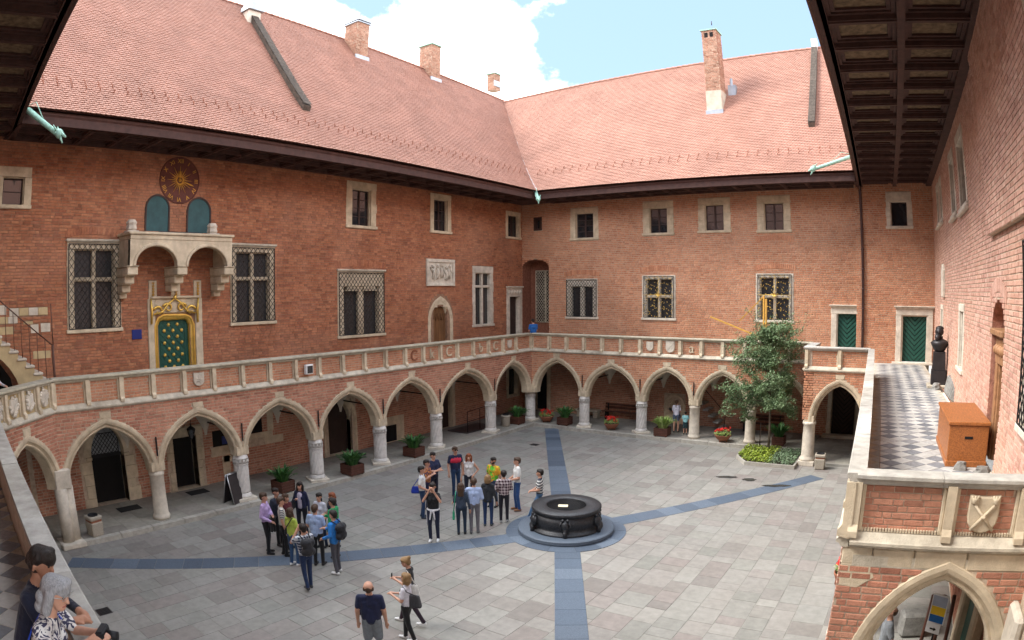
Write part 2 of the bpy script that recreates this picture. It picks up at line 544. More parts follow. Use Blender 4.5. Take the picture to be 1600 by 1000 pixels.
def brick_proto():
    ia, iz = .465, .42
    v = [(-.5, 0, -.5), (.5, 0, -.5), (.5, 0, .5), (-.5, 0, .5),
         (-.5, .7, -.5), (.5, .7, -.5), (.5, .7, .5), (-.5, .7, .5),
         (-ia, 1, -iz), (ia, 1, -iz), (ia, 1, iz), (-ia, 1, iz)]
    f = []
    for r in (0, 4):
        f += [(r + i, r + (i + 1) % 4, r + 4 + (i + 1) % 4, r + 4 + i) for i in range(4)]
    f.append((8, 9, 10, 11))
    return v, f


BRICK = brick_proto()


def add_bricks(pc, F, a0, a1, z0, z1, excl, mat, parent, d=0.0, L=.285, H=.098, J=.02, proud=.016, rng=RNG, soldier=None):
    """courses of alternating stretchers and headers; excl(z) gives the intervals left free at that height"""
    rows = int((z1 - z0) / H + .3)
    if rows < 1: return
    h = (z1 - z0) / rows
    nx, ny = F.n
    ux, uy = F.u
    sg = 1 if F.side > 0 else -1
    for r in range(rows):
        zc = z0 + (r + .5) * h
        iv = sorted(excl(zc)) if excl else []
        a = a0 - (r % 2) * L * .75 - rng.random() * .05 - L
        k = r
        while a < a1:
            ln = L if k % 3 != 1 else L * .5
            ln *= 1 + rng.uniform(-.05, .05)
            k += 1
            segs = [(max(a, a0), min(a + ln - J, a1))]
            for lo, hi in iv:
                ns = []
                for p, q in segs:
                    if hi <= p or lo >= q: ns.append((p, q)); continue
                    if lo > p: ns.append((p, lo))
                    if hi < q: ns.append((hi, q))
                segs = ns
            for p, q in segs:
                if q - p < .035: continue
                w = q - p
                pr = proud * rng.uniform(.6, 1.25)
                hh = (h - J) * rng.uniform(.93, 1.02)
                c = F.P((p + q) / 2, d, zc + rng.uniform(-.0025, .0025))
                sl = rng.uniform(-.006, .006)
                pc.add(c, (ux * w * sg, uy * w * sg, sl * w), (nx * pr, ny * pr, 0), (0, 0, hh), mat, parent)
            a += ln


def sheet(mb, F, a0, a1, z0, z1, holes, d=0.0, m=0, depth=0.0):
    """a wall face with rectangular openings; depth adds the reveals of each opening"""
    xs = sorted(set([a0, a1] + [min(max(v, a0), a1) for h in holes for v in h[:2]]))
    zs = sorted(set([z0, z1] + [min(max(v, z0), z1) for h in holes for v in h[2:4]]))
    P = F.P
    for i in range(len(xs) - 1):
        for j in range(len(zs) - 1):
            ca, cz = (xs[i] + xs[i + 1]) / 2, (zs[j] + zs[j + 1]) / 2
            if xs[i + 1] - xs[i] < 1e-6 or zs[j + 1] - zs[j] < 1e-6: continue
            if any(h[0] < ca < h[1] and h[2] < cz < h[3] for h in holes): continue
            mb.add([P(xs[i], d, zs[j]), P(xs[i + 1], d, zs[j]), P(xs[i + 1], d, zs[j + 1]), P(xs[i], d, zs[j + 1])], [(0, 1, 2, 3)], m)
    if depth:
        for h in holes:
            q = [(h[0], h[2]), (h[1], h[2]), (h[1], h[3]), (h[0], h[3])]
            for i in range(4):
                (p0, q0), (p1, q1) = q[i], q[(i + 1) % 4]
                mb.add([P(p0, d, q0), P(p1, d, q1), P(p1, d - depth, q1), P(p0, d - depth, q0)], [(0, 1, 2, 3)], m)


def rect_excl(rects, extra=None):
    def f(z):
        iv = [(r[0], r[1]) for r in rects if r[2] < z < r[3]]
        if extra: iv += extra(z)
        return iv
    return f


def wall(wing, name, F, a0, a1, z0, z1, rects, brickmat, mortar, pc, extra=None, d=0.0, thick=.5, **kw):
    """one brick wall: mortar face with openings (part), bricks collected into pc as its sub-parts"""
    mb = MB()
    holes = [(r[0] + .06, r[1] - .06, r[2] + .04, r[3] - .04) for r in rects]
    sheet(mb, F, a0, a1, z0, z1, holes, d=d, depth=.3)
    mb.add([F.P(a0, d - thick, z0), F.P(a1, d - thick, z0), F.P(a1, d - thick, z1), F.P(a0, d - thick, z1)], [(0, 1, 2, 3)])
    mb.add([F.P(a0, d, z1), F.P(a1, d, z1), F.P(a1, d - thick, z1), F.P(a0, d - thick, z1)], [(0, 1, 2, 3)])
    o = mb.build(name, mortar, wing)
    add_bricks(pc, F, a0, a1, z0, z1, rect_excl(rects, extra), brickmat, o, d=d, **kw)
    return o


# ================================================================ windows and doors
def lattice(mb, F, a0, a1, z0, z1, d, step=.16, k=1.25, r=.011, m=0):
    """diagonal bars clipped to a rectangle"""
    W, H = a1 - a0, z1 - z0
    for sgn in (1, -1):
        c = -H / k
        while c < W + H / k:
            # line a = a0 + c + sgn * (z - z0)/k
            pts = []
            lo, hi = 0.0, H
            # a between 0 and W
            if sgn > 0:
                lo = max(lo, -c * k); hi = min(hi, (W - c) * k)
            else:
                lo = max(lo, (c - W) * k); hi = min(hi, c * k)
            if hi - lo > .03:
                p = F.P(a0 + c + sgn * lo / k, d + (.006 if sgn > 0 else -.006), z0 + lo)
                q = F.P(a0 + c + sgn * hi / k, d + (.006 if sgn > 0 else -.006), z0 + hi)
                mb.tube([p, q], r, 4, m, smooth=False)
            c += step
    for q in ((a0, a0, z0, z1), (a1, a1, z0, z1), (a0, a1, z0, z0), (a0, a1, z1, z1)):
        mb.tube([F.P(q[0], d, q[2]), F.P(q[1], d, q[3])], r * 1.5, 4, m, smooth=False)


def window(wing, F, a0, a1, z0, z1, jw=.17, cols=2, rows=3, cross=None, grille=None, hood=False, sill=True, stone=None, glass=None, depth=.26, label=None, head=None, wonk=0.0, mw=.075):
    stone = stone or m_stone
    glass = glass or m_glass
    head = head or jw
    fr = MB()
    sl = .10 if sill else 0
    i0, i1, k0, k1 = a0 + jw, a1 - jw, z0 + (.13 if sill else jw), z1 - head
    rg = random.Random(int((a0 + z0 * 7) * 100))
    # jambs in blocks of uneven width
    for s_ in (0, 1):
        z = k0
        while z < k1 - .01:
            zz = min(z + rg.uniform(.35, .7), k1)
            if k1 - zz < .2: zz = k1
            e = rg.uniform(-.02, .035) if wonk else rg.uniform(-.004, .008)
            if s_ == 0: fr.box(F, a0 - e, i0, -depth, .035 + rg.uniform(-.004, .004), z, zz - .004, c=.012)
            else: fr.box(F, i1, a1 + e, -depth, .035 + rg.uniform(-.004, .004), z, zz - .004, c=.012)
            z = zz
    fr.box(F, a0, a1, -depth, .042, k1, z1, c=.014)
    # inner moulding
    fr.box(F, i0, i0 + .035, -depth, -.04, k0, k1 - .002, c=.01)
    fr.box(F, i1 - .035, i1, -depth, -.04, k0, k1 - .002, c=.01)
    fr.box(F, i0 + .036, i1 - .036, -depth, -.04, k1 - .036, k1 - .001, c=.01)
    if sill: fr.box(F, a0 - .05, a1 + .05, -depth, .09, z0, k0, c=.02)
    else: fr.box(F, a0, a1, -depth, .04, z0, k0, c=.012)
    w = fr.build('window', stone, wing)
    bk = MB(); sheet(bk, F, a0 + .03, a1 - .03, z0 + .03, z1 - .03, [], d=-depth - .02); bk.build('black_backing', m_black, w)  # black sheet added against light leaks, room's darkness put into its colour
    if label: w['label'] = label
    if hood:
        h = MB()
        h.box(F, a0 - .06, a1 + .06, .0, .12, z1 + .03, z1 + .11, c=.02)
        h.box(F, a0 - .02, a1 + .02, .0, .08, z1 + .002, z1 + .03, c=.008)
        h.build('hood', m_cap, w)
    lights = []
    if cross:
        mull = MB()
        zc = k0 + (k1 - k0) * cross[1] if cross[1] else None
        nm = cross[0]
        xs = [i0 + (i1 - i0) * i / (nm + 1) for i in range(nm + 2)]
        for x in xs[1:-1]:
            mull.box(F, x - mw, x + mw, -.2, -.02, k0, k1 - .003, c=.03)
        if zc: mull.box(F, i0, i1, -.2, -.025, zc - .07, zc + .07, c=.03)
        mull.build('mullion', stone, w)
        for i in range(nm + 1):
            l0, l1 = xs[i] + (mw if i else .036), xs[i + 1] - (mw if i < nm else .036)
            if zc: lights += [(l0, l1, k0, zc - .07), (l0, l1, zc + .07, k1 - .036)]
            else: lights += [(l0, l1, k0, k1 - .036)]
        for l in lights:
            p = MB()
            sheet(p, F, l[0], l[1], l[2], l[3], [], d=-.185)
            p.build('pane', glass, w)
    else:
        ca = MB()
        j0, j1, q0, q1 = i0 + .036, i1 - .036, k0, k1 - .036
        t = .04
        ca.box(F, j0, j0 + t, -.22, -.15, q0, q1); ca.box(F, j1 - t, j1, -.22, -.15, q0, q1)
        ca.box(F, j0 + t, j1 - t, -.22, -.15, q0, q0 + t); ca.box(F, j0 + t, j1 - t, -.22, -.15, q1 - t, q1)
        xs = [j0 + t + (j1 - j0 - 2 * t) * i / cols for i in range(cols + 1)]
        zs = [q0 + t + (q1 - q0 - 2 * t) * i / rows for i in range(rows + 1)]
        for x in xs[1:-1]: ca.box(F, x - .04, x + .04, -.215, -.14, q0 + t, q1 - t)
        for z in zs[1:-1]: ca.box(F, j0 + t, j1 - t, -.205, -.165, z - .014, z + .014)
        ca.build('casement', m_casement, w)
        for i in range(cols):
            for j in range(rows):
                p = MB()
                tl = rg.uniform(-.004, .004)
                P = F.P
                p.add([P(xs[i], -.19 + tl, zs[j]), P(xs[i + 1], -.19 - tl, zs[j]), P(xs[i + 1], -.19 - tl, zs[j + 1]), P(xs[i], -.19 + tl, zs[j + 1])], [(0, 1, 2, 3)])
                p.build('pane', glass, w)
    if grille:
        g = MB()
        lattice(g, F, a0 + .05, a1 - .05, z0 + .14, z1 - .05, .075, step=grille)
        for a in (a0 + .06, a1 - .06):
            for z in (z0 + .3, z1 - .3):
                g.tube([F.P(a, .0, z), F.P(a, .08, z)], .012, 4)
        g.build('grille', m_iron, w)
    return w


def arch_pts(a0, a1, zs, za, n=12, ratio=1.3):
    """left foot to right foot of a pointed two-centred arch, height scaled to fit"""
    m, half, h = (a0 + a1) / 2, (a1 - a0) / 2, za - zs
    hh = half * ratio
    Rr = (half ** 2 + hh ** 2) / (2 * half)
    tm = math.acos(max(-1, 1 - half / Rr))
    L = [(a0 + Rr * (1 - math.cos(tm * i / n)), zs + Rr * math.sin(tm * i / n) * h / hh) for i in range(n + 1)]
    return L + [(2 * m - a, z) for a, z in L[:-1][::-1]]


def round_pts(a0, a1, zs, za, n=14):
    m, half = (a0 + a1) / 2, (a1 - a0) / 2
    return [(m - half * math.cos(math.pi * i / n), zs + (za - zs) * math.sin(math.pi * i / n)) for i in range(n + 1)]


def offset_pts(pts, w):
    out = []
    for i, p in enumerate(pts):
        a, b = pts[max(i - 1, 0)], pts[min(i + 1, len(pts) - 1)]
        t = (b[0] - a[0], b[1] - a[1])
        L = math.hypot(*t)
        n = (-t[1] / L, t[0] / L)
        if i == len(pts) // 2:      # apex: keep the point
            k = w * 1.12
            out.append((p[0], p[1] + k))
        else:
            out.append((p[0] + n[0] * w, p[1] + n[1] * w))
    return out


def arch_ring(mb, F, pts, prof, m=0):
    """sweep a (width, depth) profile along an arch polyline"""
    rings = [None] * len(pts)
    offs = {}
    for w, d in prof:
        if w not in offs: offs[w] = offset_pts(pts, w)
    rings = [[F.P(offs[w][i][0], d, offs[w][i][1]) for w, d in prof] for i in range(len(pts))]
    mb.sweep(rings, m)


def herringbone_door(parent, F, a0, a1, z0, z1, d, mat=None):
    """planks set in chevrons, each plank its own sub-part"""
    mat = mat or m_green
    mb = MB()
    mb.box(F, a0, a1, d - .05, d, z0, z1)
    o = mb.build('door', m_greend if mat is m_green else m_black, parent)
    mid = (a0 + a1) / 2
    st = .23
    P = F.P
    W = (a1 - a0) / 2
    z = z0 - W
    while z < z1 + .02:
        for s_ in (-1, 1):
            # plank rises from the middle to the edge
            q = [(mid, z), (mid + s_ * W, z + W), (mid + s_ * W, z + W + st - .065), (mid, z + st - .065)]
            q = clip_z(q, z0, z1)
            if len(q) >= 3:
                pl = MB()
                pl.prism(F, q, d, d + .03, c=.012)
                pl.build('plank', mat, o)
        z += st
    return o


def clip_z(poly, lo, hi):
    def cut(pl, f, v):
        out = []
        for i in range(len(pl)):
            p, q = pl[i], pl[(i + 1) % len(pl)]
            fp, fq = f(p) - v, f(q) - v
            if fp <= 0: out.append(p)
            if fp * fq < 0:
                t = fp / (fp - fq)
                out.append((p[0] + (q[0] - p[0]) * t, p[1] + (q[1] - p[1]) * t))
        return out
    pl = cut(poly, lambda p: p[1], hi)
    if len(pl) >= 3: pl = cut(pl, lambda p: -p[1], -lo)
    return pl


def stone_door_frame(mb, F, a0, a1, z0, z1, jw=.22, d=.05, lint=.28, cornice=True, m=0):
    mb.box(F, a0, a0 + jw, -.25, d, z0, z1 - lint, m, c=.015)
    mb.box(F, a1 - jw, a1, -.25, d, z0, z1 - lint, m, c=.015)
    mb.box(F, a0 + jw, a0 + jw + .05, -.25, d - .05, z0, z1 - lint, m, c=.012)
    mb.box(F, a1 - jw - .05, a1 - jw, -.25, d - .05, z0, z1 - lint, m, c=.012)
    mb.box(F, a0, a1, -.25, d + .005, z1 - lint, z1, m, c=.015)
    if cornice:
        mb.box(F, a0 - .05, a1 + .05, 0, d + .07, z1 + .001, z1 + .07, m, c=.015)
        mb.box(F, a0 - .1, a1 + .1, 0, d + .14, z1 + .071, z1 + .13, m, c=.02)


# ================================================================ arcade, parapet, column
ARCH_PROF = [(0.0, -.45), (0.0, -.10), (.035, -.055), (.075, -.075), (.115, -.03), (.135, .012), (.20, .034), (.27, .034), (.285, .0), (.285, -.06), (.12, -.45)]


class Arcade:
    def __init__(s, wing, F, cols, zs, apexes, ztop, pc, brickmat, mortar, rcol=.26, thick=.45, ends=(0, 0), stonemat=None, key=True):
        s.F = F
        stonemat = stonemat or m_stone
        s.ext = []
        for i in range(len(cols) - 1):
            c0, c1 = cols[i], cols[i + 1]
            lo, hi = min(c0, c1), max(c0, c1)
            pts = arch_pts(lo + rcol, hi - rcol, zs, apexes[i])
            ring = MB()
            arch_ring(ring, F, pts, ARCH_PROF)
            # keystone
            ap = pts[len(pts) // 2]
            if key: ring.prism(F, [(ap[0] - .17, ap[1] + .30), (ap[0] + .17, ap[1] + .30), (ap[0] + .20, ap[1] + .47), (ap[0] - .20, ap[1] + .47)], -.02, .026, c=.01)
            ring.build('arch', stonemat, wing)
            s.ext.append((lo, hi, offset_pts(pts, .275), pts, ap))
        a_lo, a_hi = min(cols), max(cols)
        a_lo -= ends[0]; a_hi += ends[1]
        N = int((a_hi - a_lo) / .06)
        sm = [a_lo + (a_hi - a_lo) * i / N for i in range(N + 1)]
        mb = MB()
        low = [s.zlow(a) for a in sm]
        lowi = [s.zlow(a, True) for a in sm]
        P = F.P
        for i in range(N):
            mb.add([P(sm[i], 0, low[i]), P(sm[i + 1], 0, low[i + 1]), P(sm[i + 1], 0, ztop), P(sm[i], 0, ztop)], [(0, 1, 2, 3)])
            mb.add([P(sm[i], -thick, lowi[i]), P(sm[i + 1], -thick, lowi[i + 1]), P(sm[i + 1], -thick, ztop), P(sm[i], -thick, ztop)], [(0, 1, 2, 3)])
        o = mb.build('arcade_wall', mortar, wing)
        def ex(z):
            iv = []
            start = None
            for i in range(N + 1):
                inside = z < low[i] + .03
                if inside and start is None: start = sm[i]
                if not inside and start is not None:
                    iv.append((start, sm[i])); start = None
            if start is not None: iv.append((start, sm[-1] + 1))
            for lo, hi, e, p, ap in s.ext:
                if key and ap[1] + .2 < z < ap[1] + .48: iv.append((ap[0] - .20, ap[0] + .20))
            return iv
        add_bricks(pc, F, a_lo, a_hi, 1.9, ztop, ex, brickmat, o)
        # springer stones over the columns
        for i, c in enumerate(cols):
            sp = MB()
            w0 = rcol - .012
            e0 = w0 if (c > a_lo + .2) else min(w0, ends[0])
            e1 = w0 if (c < a_hi - .2) else min(w0, ends[1])
            sp.box(F, c - max(e0, .0), c + max(e1, .0), -thick + .01, .008, zs + .005, zs + .30, c=.015)
            sp.build('springer', stonemat, wing)
        s.part = o

    def zlow(s, a, inner=False):
        for lo, hi, e, p, ap in s.ext:
            if lo <= a <= hi:
                q = p if inner else e
                if a <= q[0][0] or a >= q[-1][0]: return 1.9
                for i in range(len(q) - 1):
                    if q[i][0] <= a <= q[i + 1][0]:
                        t = (a - q[i][0]) / max(q[i + 1][0] - q[i][0], 1e-6)
                        return max(q[i][1] + t * (q[i + 1][1] - q[i][1]), 1.9)
                return 1.9
        return 1.9


def column(wing, x, y, z0, z1, style, r=.25, rot=0.0):
    F = ID
    mb = MB()
    H = z1 - z0
    if style == 'twist':
        prof = [(r * 1.12, .16), (r * 1.12, .20), (r * 1.02, .24)]
        k = 18
        sh = [(r * 1.0, .25 + (H - .62) * i / k) for i in range(k + 1)]
        mb.lathe([(r * 1.22, .10), (r * 1.24, .14), (r * 1.15, .18), (r * 1.1, .21), (r * 1.02, .25)], 24, 0)
        mb.lathe(sh, 48, 0, lobes=12, amp=.065, twist=1.15, smooth=True)
        o = mb.build('column', m_col, wing, loc=(x, y, z0), rotz=rot)
        nk = MB()
        zt = H - .37
        nk.lathe([(r * .97, zt), (r * 1.1, zt + .02), (r * 1.06, zt + .05), (r * 1.03, zt + .06)], 24)
        # carved band of small pointed arches
        for i in range(12):
            t = 2 * math.pi * i / 12
            for sgn in (-1, 1):
                t1 = t + sgn * math.pi / 12
                nk.tube([(r * 1.06 * math.cos(t1), r * 1.06 * math.sin(t1), zt + .06), (r * 1.09 * math.cos(t + sgn * .09), r * 1.09 * math.sin(t + sgn * .09), zt + .15), (r * 1.06 * math.cos(t), r * 1.06 * math.sin(t), zt + .21)], .018, 4)
        nk.lathe([(r * 1.0, zt + .05), (r * 1.0, zt + .22), (r * 1.1, zt + .235), (r * 1.1, zt + .262), (r * 1.02, zt + .27), (r * 1.02, H)], 24)
        nk.build('capital', m_col, o)
        pl = MB()
        pl.box(F, -r * 1.45, r * 1.45, -r * 1.45, r * 1.45, -.06, .10, c=.015)
        pl.build('plinth', m_stone2, o)
    else:
        mb.lathe([(r * 1.16, .0), (r * 1.18, .10), (r * 1.1, .14), (r * 1.02, .18), (r * 1.0, .2), (r * .97, H * .5), (r * .96, H - .16), (r * 1.06, H - .13), (r * 1.06, H - .08), (r * 1.0, H - .06), (r * 1.0, H)], 24)
        o = mb.build('column', m_stone2, wing, loc=(x, y, z0), rotz=rot)
        pl = MB()
        pl.box(F, -r * 1.35, r * 1.35, -r * 1.35, r * 1.35, -.10, .0, c=.015)
        pl.build('plinth', m_stone2, o)
    return o


def shield_poly(a, z, w, h):
    pts = []
    for i in range(9):
        t = i / 8
        pts.append((a - w / 2 + w * t, z + h / 2 - (.02 * math.sin(math.pi * t))))
    for i in range(1, 8):
        t = i / 8
        ang = t * math.pi
        pts.append((a + w / 2 * math.cos(ang), z - h * .08 - h * .42 * math.sin(ang)))
    pts.insert(9, (a + w / 2, z - h * .08))
    pts.append((a - w / 2, z - h * .08))
    return pts


def parapet(wing, F, posts, pc, brickmat, mortar, zb=3.884, zc=4.841, capmat=None, deco=None, thick=.30, cap_ext=(0, 0), ends=(True, True), inner=None, name='parapet', capw=.06, brick_kw=None):
    """stone parapet: ledge, posts and moulded cap round brick panels"""
    capmat = capmat or m_capA
    lo, hi = min(posts), max(posts)
    mb = MB()
    zl, zt = zb + .19, zc - .13
    sheet(mb, F, lo, hi, zl - .05, zt + .02, [], d=-.07)
    mb.box(F, lo, hi, -thick, -.075, zb - .1, zt)
    o = mb.build(name, mortar, wing)
    # ledge, sloping moulded
    lg = MB()
    a = lo - cap_ext[0]
    n = max(1, int((hi - lo) / 2.2))
    rg = random.Random(int(lo * 10 + hi))
    cuts = [lo - cap_ext[0]] + [lo + (hi - lo) * (i + rg.uniform(-.15, .15)) / n for i in range(1, n)] + [hi + cap_ext[1]]
    for i in range(len(cuts) - 1):
        b = MB()
        pr = [(-.07, zl), (.0, zl - .015), (.085, zb + .085), (.10, zb + .075), (.10, zb + .035), (.055, zb + .02), (.03, zb - .02), (.0, zb - .03), (-.07, zb - .03)]
        b.sweep([[F.P(cuts[i] + .003, d, z) for d, z in pr], [F.P(cuts[i + 1] - .003, d, z) for d, z in pr]])
        b.build('ledge', m_cap, o)
    # cap
    n = max(1, int((hi - lo) / 1.25))
    cuts = [lo - cap_ext[0]] + [lo + (hi - lo) * (i + rg.uniform(-.25, .25)) / n for i in range(1, n)] + [hi + cap_ext[1]]
    for i in range(len(cuts) - 1):
        b = MB()
        dz = rg.uniform(-.004, .004)
        pr = [(-thick - .05, zc + dz), (capw + .005, zc + dz), (capw + .02, zc - .012 + dz), (capw + .02, zc - .055), (capw - .01, zc - .075), (.015, zc - .10), (.0, zc - .14), (-.08, zc - .14), (-thick - .02, zc - .13), (-thick - .05, zc - .10)]
        b.sweep([[F.P(cuts[i] + .003, d, z) for d, z in pr], [F.P(cuts[i + 1] - .003, d, z) for d, z in pr]])
        b.build('cap', capmat, o)
    # posts with a small sloped foot, and side mouldings
    sp = sorted(posts)
    for i, p in enumerate(sp):
        b = MB()
        w = .065
        pr = [(-.08, zl - .1), (.10, zl - .06), (.10, zl + .02), (.045, zl + .10), (.045, zt + .02), (-.08, zt + .02)]
        if (i == 0 and not ends[0]) or (i == len(sp) - 1 and not ends[1]): continue
        e0, e1 = (-.005 if i == 0 else -w), (.005 if i == len(sp) - 1 else w)
        e0, e1 = (-w, w)
        b.sweep([[F.P(p + e0, d, z) for d, z in pr], [F.P(p + e1, d, z) for d, z in pr]])
        if i > 0: b.box(F, p - w - .055, p - w - .001, -.07, -.02, zl - .002, zt, c=.012)
        if i < len(sp) - 1: b.box(F, p + w + .001, p + w + .055, -.07, -.02, zl - .002, zt, c=.012)
        b.build('post', m_stone, o)
    for i in range(len(sp) - 1):
        p0, p1 = sp[i] + .12, sp[i + 1] - .12
        if brickmat is None: continue
        kw = dict(L=.25, H=.085, proud=.014)
        kw.update(brick_kw or {})
        add_bricks(pc, F, p0, p1, zl, zt - .03, None, brickmat, o, d=-.07, **kw)
    return o, zl, zt


def text_mesh(body, size, depth):
    cu = bpy.data.curves.new('letter', 'FONT')
    cu.body = body
    cu.size = size
    cu.extrude = depth
    cu.align_x = 'CENTER'
    cu.align_y = 'CENTER'
    ob = bpy.data.objects.new('letter', cu)
    me = bpy.data.meshes.new_from_object(ob)
    bpy.data.objects.remove(ob)
    return me


def letter(parent, F, body, a, z, size, d, mat, name='letter', depth=.02, rot=0.0):
    me = text_mesh(body, size, depth)
    me.materials.clear()
    me.materials.append(mat)
    o = link(name, me, parent)
    # text plane: x along the wall as seen from outside, y up
    ux, uy = (F.u[0], F.u[1]) if F.side < 0 else (-F.u[0], -F.u[1])
    c = F.P(a, d, z)
    ca, sa = math.cos(rot), math.sin(rot)
    X = Vector((ux * ca, uy * ca, sa)); Y = Vector((-ux * sa, -uy * sa, ca)); Z = X.cross(Y)
    o.matrix_basis = Matrix(((X.x, Y.x, Z.x, c[0]), (X.y, Y.y, Z.y, c[1]), (X.z, Y.z, Z.z, c[2]), (0, 0, 0, 1)))
    return o
# ================================================================ reference planes
FA, FAU = Fr(0, 0, 0, -1, 1), Fr(-2.6, 0, -2.6, -1, 1)
FB, FBU = Fr(0, 0, 1, 0, -1), Fr(0, 3.09, 1, 3.09, -1)
FB2, FB2U = Fr(0, -2.4, 1, -2.4, -1), Fr(0, 2.85, 1, 2.85, -1)
FC, FCU = Fr(17.27, -2.4, 18.18, -20.9, -1), Fr(20.2, 3.0, 20.88, -20.8, -1)
FE = Fr(18.18, -20.9, 20.9, -20.8, -1)
FX = Fr(0, -24.16, 2.02, -26.51, 1)
FD = Fr(2.02, -26.51, 19.5, -28.54, 1)
FGA = Fr(-.29, 0, -.29, -1, 1)            # gutter lines
FGB = Fr(0, .96, 1, .96, -1)
FGC = Fr(16.55, .96, 17.62, -20.6, -1)
FGD = Fr(-.26, -25.25, 19.0, -27.66, 1)
ZF = 3.76
ZB, ZC, ZCT = 3.884, 4.841, 1.72
ZG = 12.5
ZW = 12.02        # wall head / soffit

wingA = thing('brick_wing', 'long red brick wing with the sun clock, two-arched stone balcony and green gilded door', 'building')
wingB = thing('brick_wing', 'brick wing across the back with two gilded window grilles and a tall roof chimney', 'building', (0, 0, 0))
wingC = thing('brick_wing', 'pink brick wing beside the checkered terrace with deep coffered eaves', 'building')
wingD = thing('brick_wing', 'near brick wing with the parapet the two women lean on, carved crests at its corner', 'building')
for w_ in (wingA, wingB, wingC, wingD): w_['group'] = 'wings round the courtyard'
pcA = Pieces('brick', 'brickwork', BRICK)
pcB = Pieces('brick', 'brickwork', BRICK)
pcC = Pieces('brick', 'brickwork', BRICK)
pcD = Pieces('brick', 'brickwork', BRICK)

# ================================================================ WING A, upper wall
W1 = (20.75, 22.79, 5.92, 8.82)
W2 = (14.15, 16.22, 5.88, 8.82)
W3 = (8.12, 10.89, 5.09, 7.92)
W4 = (8.62, 10.40, 9.80, 11.85)
W5 = (3.39, 4.97, 9.89, 11.86)
W6 = (-.18, 1.65, 5.14, 8.35)
W7 = (-2.9, -1.43, 9.98, 11.56)
W0 = (24.22, 25.5, 9.83, 11.15)
W8 = (6.35, 6.36, 1, 1.01)
DOOR = (17.5, 19.72, ZF, 6.62)
RELIEF = (3.17, 5.29, 7.3, 8.62)
ARCHD = (3.28, 5.16, ZF, 6.9)
DOOR2 = (-3.0, -1.45, ZF, 7.3)
SH1, SH2 = (18.88, 19.82, 9.25, 10.5), (17.14, 18.12, 9.25, 10.5)
CLOCK_C, CLOCK_R = (18.5, 11.08), .82


def exA(z):
    iv = []
    for s in (SH1, SH2):
        c, r = (s[0] + s[1]) / 2, (s[1] - s[0]) / 2
        zs = s[3] - r
        if s[2] < z < s[3]:
            w = r if z < zs else math.sqrt(max(r * r - (z - zs) ** 2, 0))
            iv.append((c - w - .02, c + w + .02))
    if abs(z - CLOCK_C[1]) < CLOCK_R:
        w = math.sqrt(CLOCK_R ** 2 - (z - CLOCK_C[1]) ** 2)
        iv.append((CLOCK_C[0] - w, CLOCK_C[0] + w))
    if ARCHD[2] < z < ARCHD[3]:
        c, r = (ARCHD[0] + ARCHD[1]) / 2, (ARCHD[1] - ARCHD[0]) / 2
        zs = ARCHD[3] - r * 1.05
        w = r if z < zs else r * math.sqrt(max(1 - ((z - zs) / (r * 1.05)) ** 2, 0))
        iv.append((c - w, c + w))
    for b in STONES:
        if b[2] < z < b[3]: iv.append((b[0], b[1]))
    for q in (19.5, 18.57, 17.66):
        if 6.6 < z < 7.6: iv.append((q - .17, q + .17))
    return iv


STONES = [(23.5, 24.9, 6.55, 6.80), (23.42, 23.78, 6.02, 6.30), (24.05, 24.4, 6.28, 6.38), (23.85, 24.15, 6.0, 6.28), (24.75, 25.3, 6.0, 6.25), (24.6, 25.3, 6.33, 6.55),
          (23.45, 24.1, 5.2, 5.45), (25.0, 25.6, 6.6, 6.9)]
rectA = [W1, W2, W3, W4, W5, W6, W7, W0, (DOOR[0], DOOR[1], DOOR[2], DOOR[3]), RELIEF, DOOR2]
# the three pieces under arches are cut in the mortar sheet too
mbw = MB()
holesA = [(r[0] + .06, r[1] - .06, r[2] + .04, r[3] - .04) for r in (W1, W2, W3, W4, W5, W6, W7, W0)] + [(18.0, 19.3, ZF, 6.25), (3.7, 4.75, ZF, 6.3), (-2.75, -1.7, ZF, 6.75)]
sheet(mbw, FAU, -3.09, 30.0, ZF, ZW + .2, holesA, depth=.3)
for h in holesA[-3:]: mbw.box(FAU, h[0] - .05, h[1] + .05, -.5, -.28, h[2], h[3] + .05)
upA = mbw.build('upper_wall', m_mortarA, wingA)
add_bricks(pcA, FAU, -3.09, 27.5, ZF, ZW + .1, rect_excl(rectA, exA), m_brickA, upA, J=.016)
for k, b in enumerate(STONES):
    n = max(1, int((b[1] - b[0]) / .33))
    for i in range(n):
        q = MB()
        q.box(FAU, b[0] + (b[1] - b[0]) * i / n + .006, b[0] + (b[1] - b[0]) * (i + 1) / n - .006, 0, .02, b[2] + .006, b[3] - .006, c=.008)
        q.build('stone_block', [m_ochre, m_stone2][(i + k) % 2], upA)

# relieving arches of upright bricks over some openings
def soldier_row(pc, F, a0, a1, z, rise, mat, parent, d=.004, h=.26):
    n = int((a1 - a0) / .1)
    for i in range(n):
        t = (i + .5) / n
        a = a0 + (a1 - a0) * t
        zz = z + rise * (1 - (2 * t - 1) ** 2)
        lean = (t - .5) * .5
        c = F.P(a, d, zz + h / 2)
        sg = 1 if F.side > 0 else -1
        pc.add(c, (F.u[0] * .085 * sg, F.u[1] * .085 * sg, 0), (F.n[0] * .022, F.n[1] * .022, 0), (F.u[0] * lean * h, F.u[1] * lean * h, h), mat, parent)


for w_, pc, F, mt, par in ((W1, pcA, FAU, m_brickA, upA), (W3, pcA, FAU, m_brickA, upA)):
    soldier_row(pc, F, w_[0] - .1, w_[1] + .1, w_[3] + .14, .12, mt, par)

